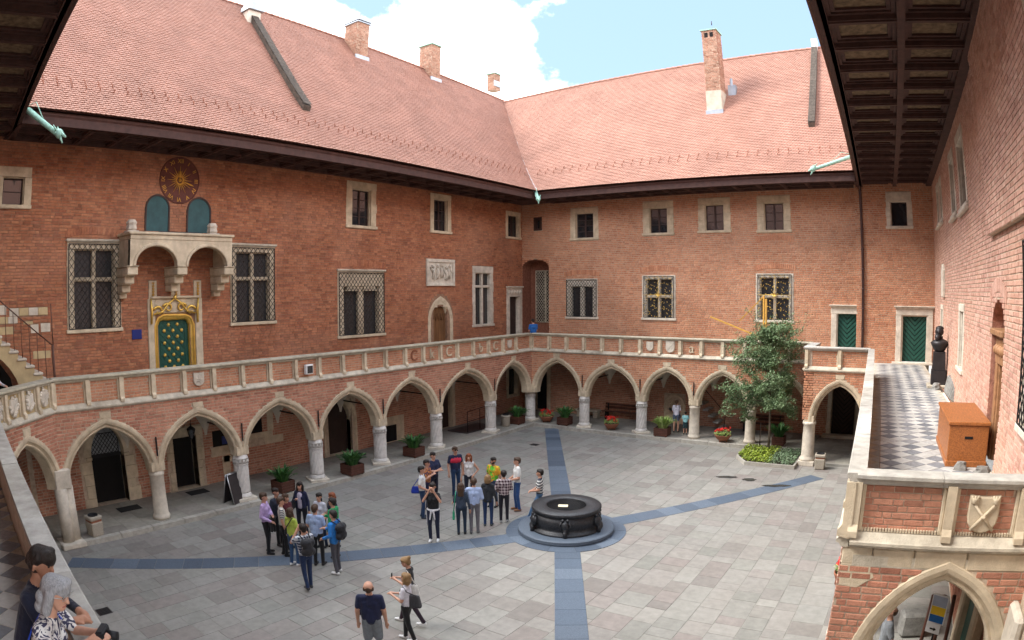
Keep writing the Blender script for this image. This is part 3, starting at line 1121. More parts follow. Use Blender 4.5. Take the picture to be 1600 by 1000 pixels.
window(wingA, FAU, *W1, jw=.26, cross=(1, .62), grille=.2, hood=True, glass=m_leaded, label='tall cross window with lattice grille left of the balcony', head=.22)
window(wingA, FAU, *W2, jw=.26, cross=(1, .62), grille=.2, hood=True, glass=m_leaded, label='tall cross window with lattice grille right of the balcony', head=.22)
w3 = window(wingA, FAU, *W3, jw=.34, mw=.17, cross=(1, None), grille=.2, hood=True, glass=m_leaded, head=.62, label='two-light stone window with curtain arches behind a lattice grille')
cv = MB()      # carved drapery heads of the two lights
for c in (8.12 + .42 + .48, 10.89 - .42 - .48):
    for i in range(5):
        cv.prism(FAU, [(c - .42 + i * .04, 7.1 + i * .06), (c + .42 - i * .04, 7.1 + i * .06), (c + .42 - i * .04, 7.15 + i * .06), (c - .42 + i * .04, 7.15 + i * .06)], -.12, .045 - i * .006)
cv.build('carved_head', m_stone, w3)
window(wingA, FAU, *W4, jw=.33, rows=4, wonk=1, head=.32)
window(wingA, FAU, *W5, jw=.27, rows=3, wonk=1, head=.26)
window(wingA, FAU, *W6, jw=.24, cross=(1, .74), wonk=1, head=.36, stone=m_stone2)
window(wingA, FAU, *W7, jw=.2, rows=3, wonk=1, head=.2)
window(wingA, FAU, *W0, jw=.24, cols=1, rows=2, wonk=1, head=.32)

# sculpted relief
rl = MB()
rl.box(FAU, RELIEF[0], RELIEF[1], 0, .05, RELIEF[2], RELIEF[3], c=.02)
for q in ((RELIEF[0], RELIEF[1], RELIEF[3] - .17, RELIEF[3]), (RELIEF[0], RELIEF[1], RELIEF[2], RELIEF[2] + .14)): rl.box(FAU, q[0], q[1], .051, .11, q[2], q[3], c=.02)
for q in ((RELIEF[0], RELIEF[0] + .16), (RELIEF[1] - .16, RELIEF[1])): rl.box(FAU, q[0], q[1], .051, .11, RELIEF[2] + .141, RELIEF[3] - .171, c=.02)
rel = rl.build('relief', m_stone2, wingA)
fg = MB()
rg = random.Random(5)
for k in range(5):          # low relief figures and scrolls
    a = 3.55 + k * .33 + rg.uniform(-.05, .05)
    zz = 7.55 + rg.uniform(0, .15)
    fg.tube([FAU.P(a, .06, zz), FAU.P(a + rg.uniform(-.1, .1), .08, zz + .3), FAU.P(a + rg.uniform(-.1, .1), .07, zz + .52)], [.07, .09, .05], 6)
    fg.ball(FAU.P(a, .09, zz + .62), .07)
    for j in range(3):
        fg.tube([FAU.P(a, .07, zz + .2 + j * .12), FAU.P(a + rg.uniform(-.2, .2), .08, zz + rg.uniform(0, .6)), FAU.P(a + rg.uniform(-.25, .25), .06, zz + rg.uniform(-.1, .7))], .03, 5)
fg.build('carving', m_stone2, rel)

# pointed oak door with stone surround
ad = MB()
pts = arch_pts(3.62, 4.82, 5.55, 6.42, ratio=1.35)
pl = [(3.62, ZF)] + pts + [(4.82, ZF)]
arch_ring(ad, FAU, pl, [(0, -.25), (0, -.1), (.06, -.03), (.1, -.05), (.15, .03), (.3, .05), (.34, .03), (.34, -.02)])
# stepped inner label
for q in ((3.66, 4.0, 6.25, 6.45), (4.44, 4.78, 6.25, 6.45), (4.0, 4.44, 6.38, 6.6)): ad.box(FAU, q[0], q[1], -.1, .01, q[2], q[3], c=.01)
adr = ad.build('door_surround', m_stone, wingA)
dd = MB()
dd.prism(FAU, pl, -.2, -.16)
dd = dd.build('door', m_oak, wingA)
dd['label'] = 'pointed oak door in a stepped stone surround'
for i in range(6):
    q = MB()
    a = 3.64 + i * .197
    zt = np.interp(a + .09, [p[0] for p in pts], [p[1] for p in pts]) - .05
    q.box(FAU, a, a + .185, -.159, -.14, ZF, zt, c=.008)
    q.build('plank', m_oak, dd)
q = MB()
for i in range(4):
    a = 3.9 + i * .21
    q.tube([FAU.P(a - .1, -.12, 5.6), FAU.P(a, -.11, 5.95), FAU.P(a + .1, -.12, 5.6)], .018, 4)
q.build('tracery', m_oak, dd)

# dark door with carved lintel near the corner
d2 = MB()
stone_door_frame(d2, FAU, DOOR2[0], DOOR2[1], ZF, DOOR2[3] - .1, jw=.3, lint=.5, cornice=False)
d2.box(FAU, DOOR2[0] - .04, DOOR2[1] + .04, 0, .14, DOOR2[3] - .099, DOOR2[3], c=.02)
for i in range(5): d2.ball(FAU.P(-2.75 + i * .27, .06, 6.95), .09, sc_=(1, 1, 1.2))
d2.build('door_surround', m_stone2, wingA)
q = MB(); q.box(FAU, -2.7, -1.75, -.22, -.18, ZF, 6.7)
q.build('door', m_darkdoor, wingA)

# gilded green portal door
pf = MB()
for a0, a1 in ((17.48, 17.78), (19.42, 19.72)): pf.box(FAU, a0, a1, -.1, .06, ZF, 6.95, c=.02)
pf.box(FAU, 17.78, 19.42, -.1, .05, 6.45, 6.95, c=.02)
pf.box(FAU, 17.62, 19.6, 0, .14, 6.951, 7.03, c=.02)
pf.build('door_surround', m_stone, wingA)
for c in (19.5, 18.57, 17.66):
    q = MB(); wd = .16 if c != 18.57 else .19
    q.box(FAU, c - wd, c + wd, 0, .035, 7.03 if c == 18.57 else 6.9, 7.56, c=.01)
    pn = q.build('stone_panel', m_stone, wingA)
    g = MB()
    g.tube([FAU.P(c, .06, 6.95), FAU.P(c, .075, 7.5)], [.03, .012], 5)
    for i in range(5):
        zz = 7.05 + i * .1
        for s_ in (-1, 1): g.tube([FAU.P(c, .06, zz), FAU.P(c + s_ * .05, .075, zz + .03), FAU.P(c + s_ * .03, .07, zz + .06)], .012, 4)
    g.build('gilded_finial', m_goldpaint, pn)
gd = MB()
dp = [(18.02, ZF), (18.02, 6.02), (18.1, 6.16), (18.2, 6.2), (19.1, 6.2), (19.2, 6.16), (19.28, 6.02), (19.28, ZF)]
arch_ring(gd, FAU, dp[::1], [(0, -.14), (0, -.06), (.04, .0), (.07, .02), (.10, .03), (.15, .075), (.20, .07), (.20, -.1)])
gr = gd.build('gilded_moulding', m_gold, wingA)
gs = MB()
for s_ in (-1, 1):
    for k in range(2):          # curling crest above the door
        pts = []
        for i in range(14):
            t = i / 13
            r = .26 * (1 - t * .75)
            ang = math.pi * (.1 + 1.9 * t)
            pts.append(FAU.P(18.65 + s_ * (.28 + k * .38 + r * math.cos(ang) * .8), .10, 6.62 - k * .1 + r * math.sin(ang) * .7))
        gs.tube(pts, [.05 - .03 * i / 13 for i in range(14)], 6)
    gs.tube([FAU.P(18.65, .12, 6.95), FAU.P(18.65 + s_ * .25, .12, 6.78), FAU.P(18.65 + s_ * .5, .12, 6.5), FAU.P(18.65 + s_ * .85, .1, 6.42)], .035, 6)
    gs.tube([FAU.P(18.65 + s_ * .95, .1, 6.1), FAU.P(18.65 + s_ * .93, .12, 6.5), FAU.P(18.65 + s_ * .97, .12, 6.95)], [.04, .05, .03], 6)
gs.ball(FAU.P(18.65, .12, 6.98), .08)
gs.build('gilded_crest', m_gold, gr)
gdo = MB(); gdo.box(FAU, 18.0, 19.3, -.2, -.14, ZF, 6.22)
gdo = gdo.build('door', m_green, wingA)
gdo['label'] = 'green door studded with gold rosettes'
q = MB(); lattice(q, FAU, 18.14, 19.16, ZF + .3, 6.1, -.135, step=.22, k=1.1, r=.012); q.build('door_lattice', m_green, gdo)
for r_ in range(10):
    for c_ in range(3):
        a = 18.28 + c_ * .36 + (.18 if r_ % 2 else 0)
        if a > 19.15: continue
        q = MB()
        c = FAU.P(a, -.12, 4.15 + r_ * .21)
        q.ball(c, .052, n=8, k=5)
        for i in range(6):
            t = i * math.pi / 3
            q.ball(FAU.P(a + .045 * math.cos(t), -.128, 4.15 + r_ * .21 + .045 * math.sin(t)), .026, n=5, k=4)
        q.build('rosette', m_gold, gdo)

# teal arched shutters
for k, s in enumerate((SH1, SH2)):
    r = (s[1] - s[0]) / 2
    pp = [(s[0], s[2])] + round_pts(s[0], s[1], s[3] - r, s[3]) + [(s[1], s[2])]
    q = MB(); q.prism(FAU, pp, -.05, .02)
    sh = q.build('shutter', m_shutter, wingA)
    q = MB(); arch_ring(q, FAU, pp, [(-.03, -.02), (-.03, .05), (.03, .05), (.03, -.02)])
    q.build('frame', m_casement, sh)

# stone balcony on two arches
bal = MB()
BD = 1.15         # how far it stands out
bl0, bl1 = 16.82, 20.85
FBAL = Fr(-2.6 + BD, 0, -2.6 + BD, -1, 1)
zb0, zb1 = 8.86, 9.02
bal.box(FBAL, bl0 - .06, bl1 + .06, -BD, .05, zb1 - .001, zb1 + .09, c=.02)
bal.box(FBAL, bl0, bl1, -BD, .0, zb0, zb1, c=.02)
ba = bal.build('balcony', m_stone, wingA)
ba['label'] = 'cream stone balcony on two round arches under the clock'
mid = (bl0 + bl1) / 2
for a0, a1 in ((bl0, mid), (mid, bl1)):
    q = MB()
    ap = round_pts(a0 + .22, a1 - .22, 8.02, 8.66)
    P = FBAL.P
    for dd_ in (-.02, -.22):
        top = zb0
        for i in range(len(ap) - 1):
            q.add([P(ap[i][0], dd_, ap[i][1]), P(ap[i + 1][0], dd_, ap[i + 1][1]), P(ap[i + 1][0], dd_, top), P(ap[i][0], dd_, top)], [(0, 1, 2, 3)])
        for e0, e1 in ((a0, ap[0][0]), (ap[-1][0], a1)):
            q.add([P(e0, dd_, 8.02), P(e1, dd_, 8.02), P(e1, dd_, top), P(e0, dd_, top)], [(0, 1, 2, 3)])
    for i in range(len(ap) - 1):
        q.add([P(ap[i][0], -.02, ap[i][1]), P(ap[i + 1][0], -.02, ap[i + 1][1]), P(ap[i + 1][0], -.22, ap[i + 1][1]), P(ap[i][0], -.22, ap[i][1])], [(0, 1, 2, 3)])
    arch_ring(q, FBAL, ap, [(0, -.1), (0, .0), (.03, .025), (.09, .02), (.11, -.03)])
    q.build('arch', m_stone, ba)
for a in (bl0, bl1):           # side cheeks
    q = MB()
    s_ = 1 if a == bl0 else -1
    q.box(FBAL, a, a + s_ * .16, -BD, -.22, 7.98, zb0, c=.01)
    q.build('cheek', m_stone, ba)
for a in (bl0 + .11, mid, bl1 - .11):    # stepped corbels
    q = MB()
    w = .20
    for k, (z0, z1, d0) in enumerate(((7.72, 8.02, -.02), (7.45, 7.72, -.30), (7.18, 7.45, -.62), (6.98, 7.18, -.90))):
        if a == mid and k > 2: continue
        q.box(FBAL, a - w + k * .02, a + w - k * .02, -BD, d0, z0, z1 - .03, c=.03)
        q.box(FBAL, a - w - .02 + k * .02, a + w + .02 - k * .02, -BD, d0 + .03, z1 - .03, z1, c=.01)
    q.build('corbel', m_stone, ba)
for a in (bl0 + .55, bl1 - .25):
    q = MB()
    q.box(FBAL, a - .22, a + .22, -.75, -.35, zb1 + .09, zb1 + .16, c=.02)
    q.lathe([(.16, .16), (.2, .22), (.17, .34), (.2, .42), (.13, .52)], 7, c=FBAL.P(a, -.55, zb1), smooth=False)
    q.build('finial', m_stone2, ba)
q = MB(); q.box(FBAL, 17.9, 19.6, -.5, -.3, zb1 + .09, zb1 + .15); q.build('rail_track', m_gutter, ba)

# ---- ground floor of wing A: back wall of the arcade
gd1, gd2 = (20.93, 22.33, .15, 2.88), (17.95, 19.07, .15, 2.09)
lowA = MB()
holesL = [(21.0, 22.28, .15, 2.8), (18.02, 19.0, .15, 2.05), (10.25, 11.6, .15, 2.5), (3.45, 4.3, .15, 2.3), (-2.5, -1.6, 1.1, 2.6)]
sheet(lowA, FAU, -3.09, 27, 0, 3.7, holesL, depth=.4)
lowA = lowA.build('arcade_back_wall', m_mortar, wingA)
exl = [(20.55, 22.75, .15, 2.9), (17.7, 19.3, .15, 2.45), (10.0, 11.9, .15, 2.8), (3.15, 4.6, .15, 2.7), (-2.7, -1.4, .95, 2.8), (14.0, 15.9, 1.25, 1.55), (16.2, 17.4, 1.1, 1.5), (7.0, 8.6, .15, 1.35)]
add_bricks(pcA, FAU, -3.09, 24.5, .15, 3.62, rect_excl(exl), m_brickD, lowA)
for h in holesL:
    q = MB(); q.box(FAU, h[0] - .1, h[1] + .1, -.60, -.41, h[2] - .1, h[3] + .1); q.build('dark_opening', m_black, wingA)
# jamb stones of uneven outline round the two near doorways
def rough_jamb(mb, F, a, s_, z0, z1, seed, w=.36):
    rg = random.Random(seed)
    z = z0
    while z < z1 - .02:
        zz = min(z1, z + rg.uniform(.28, .5))
        mb.box(F, a, a + s_ * (w + rg.uniform(-.08, .12)), -.35, .03, z, zz - .006, c=.015)
        z = zz
q = MB()
rough_jamb(q, FAU, 22.28, 1, .15, 1.75, 1); rough_jamb(q, FAU, 21.0, -1, .15, 1.75, 2, .4)
q.box(FAU, 22.26, 22.5, -.35, .06, 1.76, 1.86, c=.015); q.box(FAU, 20.8, 21.02, -.35, .06, 1.76, 1.86, c=.015)
fp = round_pts(21.0, 22.28, 1.87, 2.78)
arch_ring(q, FAU, fp, [(0, -.3), (0, .02), (.1, .03), (.28, .03), (.28, -.02)])
q = q.build('door_surround', m_stone, wingA)
q2 = MB()
q2.prism(FAU, round_pts(21.0, 22.28, 1.8, 2.78), -.33, -.30)
q2 = q2.build('fanlight', m_fan, q)
q3 = MB(); lattice(q3, FAU, 21.1, 22.18, 1.85, 2.55, -.28, step=.14, r=.012); q3.box(FAU, 21.0, 22.28, -.33, -.24, 1.74, 1.84); q3.build('lattice', m_iron, q)
q = MB()
rough_jamb(q, FAU, 19.0, 1, .15, 2.07, 3, .2); rough_jamb(q, FAU, 18.02, -1, .15, 2.07, 4, .24)
q.box(FAU, 17.75, 19.25, -.35, .04, 2.075, 2.42, c=.02)
q.box(FAU, 17.65, 19.35, -.2, .12, .10, .16, c=.01)
q.build('door_surround', m_stone, wingA)
q = MB()
fp = [(10.25, .15)] + arch_pts(10.25, 11.6, 1.55, 2.45) + [(11.6, .15)]
arch_ring(q, FAU, fp, [(0, -.35), (0, -.12), (.06, -.05), (.1, -.06), (.18, .03), (.28, .03), (.28, -.02)])
q.build('door_surround', m_stone, wingA)
q = MB(); q.prism(FAU, fp, -.4, -.33); q.build('door', m_darkdoor, wingA)
q = MB()
stone_door_frame(q, FAU, 3.25, 4.5, .15, 2.55, jw=.2, cornice=False); q.build('door_surround', m_stone, wingA)
q = MB(); q.box(FAU, 3.45, 4.3, -.3, -.2, .15, 2.3); q.build('door', m_darkdoor, wingA)
q = MB()
for b in ((14.0, 14.9, 1.25, 1.55), (14.5, 15.9, 1.55, 1.75), (14.45, 14.75, 1.76, 2.6), (16.3, 17.4, 1.12, 1.48), (16.2, 16.6, 1.49, 1.8), (16.6, 16.95, .3, 1.1), (16.0, 16.9, .85, 1.1)):
    q.box(FAU, b[0], b[1], .0, .03, b[2], b[3], c=.015)
q.build('old_stone_blocks', m_stone, wingA)
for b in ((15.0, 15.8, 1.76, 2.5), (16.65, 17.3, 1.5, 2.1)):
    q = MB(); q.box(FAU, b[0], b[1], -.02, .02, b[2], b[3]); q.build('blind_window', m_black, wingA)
q = MB(); q.prism(FAU, [(7.0, .15), (8.6, .15), (8.6, 1.2), (8.3, 1.35), (7.0, 1.35)], .0, .03); q.build('old_stone_blocks', m_stone, wingA)
q = MB(); q.box(FAU, 7.55, 8.5, .03, .06, .2, .95); q.build('cellar_hatch', m_black, wingA)
q = MB(); stone_door_frame(q, FAU, -2.7, -1.4, .95, 2.8, jw=.2, lint=.2, cornice=False); q.build('window_surround', m_stone, wingA)
q = MB(); sheet(q, FAU, -2.5, -1.6, 1.1, 2.6, [], d=-.2); q.build('pane', m_glass, wingA)

# ---- arcade, columns, vault of wing A
colsA = [0, 3.35, 7.40, 10.88, 14.22, 17.57, 20.84, 24.16]
apexA = [3.30, 3.28, 3.26, 3.20, 3.20, 3.24, 3.28]
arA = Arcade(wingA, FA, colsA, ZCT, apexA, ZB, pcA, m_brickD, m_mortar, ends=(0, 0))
for i, s in enumerate(colsA):
    if i == len(colsA) - 1: continue
    column(wingA, -.22, -s if i else .22, .15, ZCT + .01, 'twist' if i < 6 else 'plain', rot=.3 * i)


def vault(wing, F, cols, depth, z=3.66, mat=None):
    mat = mat or m_plaster
    q = MB()
    lo, hi = min(cols), max(cols)
    q.add([F.P(lo, -.42, z), F.P(hi, -.42, z), F.P(hi, -depth, z), F.P(lo, -depth, z)], [(0, 1, 2, 3)])
    q.build('arcade_ceiling', mat, wing)
    for c in cols:
        q = MB()
        rings = []
        for i in range(9):
            t = i / 8
            zz = 2.0 + (z - 2.0) * t
            w = .05 + 1.45 * t ** 1.7
            dp = .05 + 1.25 * t ** 1.7
            rings.append([F.P(c - w, -depth + .012, zz), F.P(c - w * .66, -depth + dp * .62, zz), F.P(c, -depth + dp, zz), F.P(c + w * .66, -depth + dp * .62, zz), F.P(c + w, -depth + .012, zz)])
        q.sweep(rings, 0, cap=True)
        q.build('vault_corbel', mat, wing)


vault(wingA, FA, colsA[1:-1], 2.6)
q = MB(); q.add([FA.P(-3, -.4, 3.665), FA.P(25.5, -.4, 3.665), FA.P(25.5, -2.6, 3.665), FA.P(-3, -2.6, 3.665)], [(0, 1, 2, 3)]); q.build('arcade_ceiling', m_plaster, wingA)
for s in colsA[1:-1]:
    q = MB(); q.box(FA, s - .02, s + .02, -2.58, -.1, 2.48, 2.53); q.build('tie_rod', m_iron, wingA)
    q = MB(); q.box(FA, s - .022, s + .022, .03, .07, 2.22, 2.82, c=.008); q.build('tie_anchor', m_iron, wingA)
# corner pier and chamfer arcade belong to the near wing

# ---- parapet of wing A
postsA = [.0, 1.4, 2.54, 3.73, 4.92, 6.08, 7.24, 8.36, 9.47, 10.6, 11.75, 12.88, 14.03, 15.12, 16.24, 17.38, 18.52, 19.64, 20.77, 21.88, 23.02, 24.16]
paA, ZL, ZT = parapet(wingA, FA, postsA, pcA, m_brickB, m_mortar)


def shield(par, F, a, z, w=.42, h=.5, d=-.07, mat=None, emblem=None, name='shield'):
    q = MB()
    q.prism(F, shield_poly(a, z, w, h), d, d + .075, c=.02)
    o = q.build(name, mat or m_stone2, par)
    e = MB()
    if emblem == 'star':
        for i in range(6):
            t = i * math.pi / 3 + .3
            e.tube([F.P(a, d + .09, z), F.P(a + .15 * math.cos(t), d + .08, z + .16 * math.sin(t))], [.03, .006], 4)
    elif emblem == 'bend':
        e.tube([F.P(a - .15, d + .078, z - .16), F.P(a + .18, d + .078, z + .16)], .012, 4)
    elif emblem == 'keys':
        for s_ in (-1, 1):
            e.tube([F.P(a - s_ * .16, d + .09, z - .2), F.P(a + s_ * .14, d + .09, z + .13)], .022, 6)
            e.lathe([(.03, -.02), (.05, .0), (.045, .03), (.06, .06)], 6, c=F.P(a + s_ * .15, d + .08, z + .16))
            for k in (-1, 0, 1): e.tube([F.P(a + s_ * .15, d + .09, z + .17), F.P(a + s_ * .15 + k * .05, d + .09, z + .25)], .02, 4)
            e.ball(F.P(a - s_ * .01, d + .1, z - .03), .028)
    if e.v: e.build('emblem', mat or m_stone2, o)
    return o


shield(paA, FA, 19.08, 4.42, .40, .44, emblem='star')
shield(paA, FA, 1.96, 4.40, .34, .42)
for body, a, mt in (('C', 8.92, m_terra), ('k', 7.8, m_stone), ('C', 6.66, m_stone), ('b', 4.32, m_stone), ('C', 3.14, m_stone)):
    letter(paA, FA, body, a, 4.37, .62, -.04, mt, depth=.03)

pcA.place(300)

# outside stair along wing A at the left
FST = Fr(-1.2, 0, -1.2, -1, 1)
st = MB()
nst = 12
step_a, step_z = .263, .226
cheek = [(23.75, ZF)]
for i in range(nst):
    cheek += [(23.9 + step_a * i - .02, 4.62 + step_z * i), (23.9 + step_a * (i + 1) - .02, 4.62 + step_z * i)]
cheek += [(23.9 + step_a * nst, 5.6)] + [(24.9 + .9 * (1 - math.cos(t)) if False else 26.3 - 1.5 * math.cos(t), ZF + 1.9 * math.sin(t)) for t in [math.pi / 2 * (1 - k / 8) for k in range(9)]]
st.prism(FST, cheek, -.06, 0)
stair = st.build('stair', m_ochre, wingA)
for i in range(nst):
    q = MB()
    q.box(FST, 23.86 + step_a * i, 24.19 + step_a * i, -1.3, .04, 4.62 + step_z * i - .09 + .09, 4.70 + step_z * i, c=.02)
    q.build('tread', m_stone2, stair)
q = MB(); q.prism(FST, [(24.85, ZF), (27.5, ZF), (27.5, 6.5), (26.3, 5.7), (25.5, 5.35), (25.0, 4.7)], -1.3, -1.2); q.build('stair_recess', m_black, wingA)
q = MB()
q.tube([FST.P(23.72, -.08, 5.68), FST.P(26.6, -.08, 5.68 + 2.88 * .777)], .022, 6)
for i in range(10):
    a = 23.98 + step_a * i
    q.tube([FST.P(a, -.08, 4.7 + step_z * i), FST.P(a, -.08, 5.68 + (a - 23.72) * .777)], .012, 5)
q.tube([FST.P(23.7, -.08, ZF), FST.P(23.72, -.08, 5.7)], .05, 6)
q.tube([FST.P(23.7, -.08, 5.7), FST.P(23.74, -.08, 6.9)], .02, 6)
q.build('handrail', m_rust, stair)
# ================================================================ WING B
B1, B2_, B3, B4 = (.65, 2.37, 9.80, 11.58), (5.03, 6.76, 9.90, 11.68), (8.12, 9.85, 9.93, 11.72), (11.25, 12.98, 9.88, 11.69)
B5, B6, B7 = (.33, 2.30, 5.47, 7.68), (4.94, 6.83, 5.49, 7.83), (11.12, 13.06, 5.51, 7.89)
BS = (-1.79, -1.23, 10.48, 11.25)
BDOOR = (14.98, 16.6, ZF, 6.4)


def niche_ex(z):
    if ZF < z < 8.83:
        w = .9
        zs = 8.35
        c = -1.7
        if z > zs: w = .9 * math.sqrt(max(0, 1 - ((z - zs) / .48) ** 2))
        return [(c - w, c + w)]
    return []


mbw = MB()
holesB = [(r[0] + .06, r[1] - .06, r[2] + .04, r[3] - .04) for r in (B1, B2_, B3, B4, B5, B6, B7, BS)] + [(-2.6, -.8, ZF, 8.84), (15.25, 16.3, ZF, 6.05)]
sheet(mbw, FBU, -2.6, 16.3, ZF, ZW + .2, holesB, depth=.3)
mbw.box(FBU, 15.2, 16.35, -.5, -.28, ZF, 6.1)
top = round_pts(-2.6, -.8, 8.35, 8.83)
P = FBU.P
for i in range(len(top) - 1):
    pass
upB = mbw.build('upper_wall', m_mortar, wingB)
add_bricks(pcB, FBU, -2.6, 16.27, ZF, ZW + .1, rect_excl([B1, B2_, B3, B4, B5, B6, B7, BS, BDOOR], niche_ex), m_brickB, upB)
for w_ in (B5, B6, B7, B4): soldier_row(pcB, FBU, w_[0] - .12, w_[1] + .12, w_[3] + (.1 if w_ is not B4 else -2.3), .14, m_brickB, upB)
window(wingB, FBU, *B1, jw=.30, rows=4, wonk=1, head=.27)
for b in (B2_, B3, B4): window(wingB, FBU, *b, jw=.36, rows=3, head=.34, stone=m_stone)
window(wingB, FBU, *BS, jw=.1, cols=1, rows=1, sill=False, head=.1, stone=m_casement)
window(wingB, FBU, *B5, jw=.30, mw=.13, cross=(1, None), grille=.17, head=.42, glass=m_leaded, stone=m_stone2)
for b, lb in ((B6, 'window behind a gilded scrollwork grille beside the plain lattice window'), (B7, 'window behind a gilded scrollwork grille above the tree')):
    w_ = window(wingB, FBU, *b, jw=.22, cross=(1, .55), head=.2, glass=m_leaded, stone=m_stone2, label=lb)
    ir, go = MB(), MB()
    a0, a1, z0, z1 = b[0] + .1, b[1] - .1, b[2] + .15, b[3] - .06
    for q in ((a0, a0, z0, z1), (a1, a1, z0, z1), (a0, a1, z0, z0), (a0, a1, z1, z1)): ir.tube([FBU.P(q[0], .07, q[2]), FBU.P(q[1], .07, q[3])], .016, 4)
    rg = random.Random(3)
    nx, nz = 6, 8
    for i in range(nx):
        for j in range(nz):
            ca, cz = a0 + (a1 - a0) * (i + .5) / nx, z0 + (z1 - z0) * (j + .5) / nz
            s_ = 1 if i < nx / 2 else -1
            for fl in (1, -1):
                pts = []
                for k in range(9):
                    t = k / 8
                    r = .135 * (1 - .8 * t)
                    an = (1.6 * math.pi * t + .4 + j) * fl
                    pts.append(FBU.P(ca + s_ * r * math.cos(an), .08, cz + .02 * fl + r * math.sin(an)))
                ir.tube(pts, .009, 4)
            for k in range(3):
                x, y = ca + rg.uniform(-.13, .13), cz + rg.uniform(-.13, .13)
                an = rg.uniform(0, 6.28)
                go.tube([FBU.P(x - .045 * math.cos(an), .09, y - .045 * math.sin(an)), FBU.P(x, .105, y), FBU.P(x + .045 * math.cos(an), .09, y + .045 * math.sin(an))], [.005, .017, .004], 4)
    zc_ = z0 + (z1 - z0) * .55
    go.tube([FBU.P(a0, .1, zc_), FBU.P(a1, .1, zc_)], .014, 4)
    go.tube([FBU.P((a0 + a1) / 2, .1, z0), FBU.P((a0 + a1) / 2, .1, z1)], .010, 4)
    for k in range(8):
        t = k * math.pi / 4 + .39
        go.tube([FBU.P((a0 + a1) / 2, .11, zc_), FBU.P((a0 + a1) / 2 + .2 * math.cos(t), .11, zc_ + .2 * math.sin(t))], [.03, .005], 4)
    ir.build('grille', m_iron, w_)
    go.build('gilding', m_gold, w_)
# deep arched niche with a lattice window at the corner
q = MB()
P = FBU.P
prf = [(-2.585, ZF), (-2.585, 8.35)] + top[1:-1] + [(-.815, 8.35), (-.815, ZF)]
for i in range(len(prf) - 1):
    q.add([P(prf[i][0], 0, prf[i][1]), P(prf[i + 1][0], 0, prf[i + 1][1]), P(prf[i + 1][0], -.9, prf[i + 1][1]), P(prf[i][0], -.9, prf[i][1])], [(0, 1, 2, 3)])
for i in range(len(top) - 1):     # spandrels above the curve
    q.add([P(top[i][0], 0, top[i][1]), P(top[i + 1][0], 0, top[i + 1][1]), P(top[i + 1][0], 0, 8.84), P(top[i][0], 0, 8.84)], [(0, 1, 2, 3)])
sheet(q, FBU, -2.6, -.8, ZF, 8.84, [(-2.2, -.95, 5.2, 8.2)], d=-.9)
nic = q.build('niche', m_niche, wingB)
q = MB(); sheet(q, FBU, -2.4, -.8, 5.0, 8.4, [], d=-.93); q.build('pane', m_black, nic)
q = MB(); lattice(q, FBU, -2.2, -.95, 5.2, 8.2, -.82, step=.16, r=.014); q.box(FBU, -1.62, -1.53, -.92, -.87, 5.2, 8.2); q.build('lattice', m_cap, nic)
# green door partly behind the projecting wall
q = MB(); stone_door_frame(q, FBU, 14.98, 16.6, ZF, 6.3, jw=.28, lint=.3); q.build('door_surround', m_stone2, wingB)
herringbone_door(wingB, FBU, 15.25, 16.3, ZF, 6.02, -.16)
# lower back wall of the arcade
lowB = MB()
holesL = [(-1.85, -.95, .15, 2.6), (15.2, 16.35, .15, 2.6)]
sheet(lowB, FBU, -2.6, 20, 0, 3.7, holesL, depth=.4)
lowB = lowB.build('arcade_back_wall', m_mortar, wingB)
nw = [(-2.1, -.7, .15, 2.8), (6.25, 7.45, .15, 1.75), (14.95, 16.6, .15, 2.9)]
add_bricks(pcB, FBU, -2.6, 17.2, .15, 3.62, rect_excl(nw), m_brickD, lowB)
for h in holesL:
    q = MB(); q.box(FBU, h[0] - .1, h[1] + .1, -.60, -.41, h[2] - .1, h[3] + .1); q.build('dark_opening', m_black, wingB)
q = MB(); stone_door_frame(q, FBU, -2.1, -.7, .15, 2.8, jw=.22, cornice=False); q.build('door_surround', m_stone, wingB)
q = MB(); stone_door_frame(q, FBU, 14.95, 16.6, .15, 2.85, jw=.2, cornice=False); q.box(FBU, 14.8, 16.75, 0, .5, .1, .25, c=.01); q.build('door_surround', m_stone2, wingB)
herringbone_door(wingB, FBU, 15.2, 16.35, .15, 2.6, -.18, m_darkdoor)
# wall fountain niche
q = MB()
fp = [(6.42, .85)] + round_pts(6.42, 7.32, 1.12, 1.55) + [(7.32, .85)]
arch_ring(q, FBU, fp, [(0, -.1), (0, .04), (.1, .05), (.14, .02), (.14, -.02)])
q.prism(FBU, fp, -.1, -.05)
q.box(FBU, 6.3, 7.44, -.1, .06, .15, .84, c=.02)
fo = q.build('wall_fountain', m_stone, wingB)
q = MB(); q.lathe([(.08, 0), (.24, .1), (.3, .16), (.28, .18), (.2, .12)], 14, c=FBU.P(6.87, .15, .78)); q.build('basin', m_gutter, fo)
q = MB(); 
for k in range(6): q.ball(FBU.P(6.6 + k * .11, -.02, 1.15 + .12 * math.sin(k * 2)), .07)
q.build('carving', m_stone, fo)
# stair seen inside the arcade, climbing left
q = MB()
for i in range(9):
    q2 = None
    q.box(FBU, 9.55 - i * .28, 9.85 - i * .28, .02, .95, .32 + i * .29 - .1, .32 + i * .29, c=.015)
ist = q.build('stair', m_capgrey, wingB)
q = MB(); q.tube([FBU.P(9.9, .9, 1.05), FBU.P(7.3, .9, 3.7)], .018, 5); q.tube([FBU.P(9.85, .9, .3), FBU.P(9.9, .9, 1.05)], .018, 5); q.build('handrail', m_iron, ist)

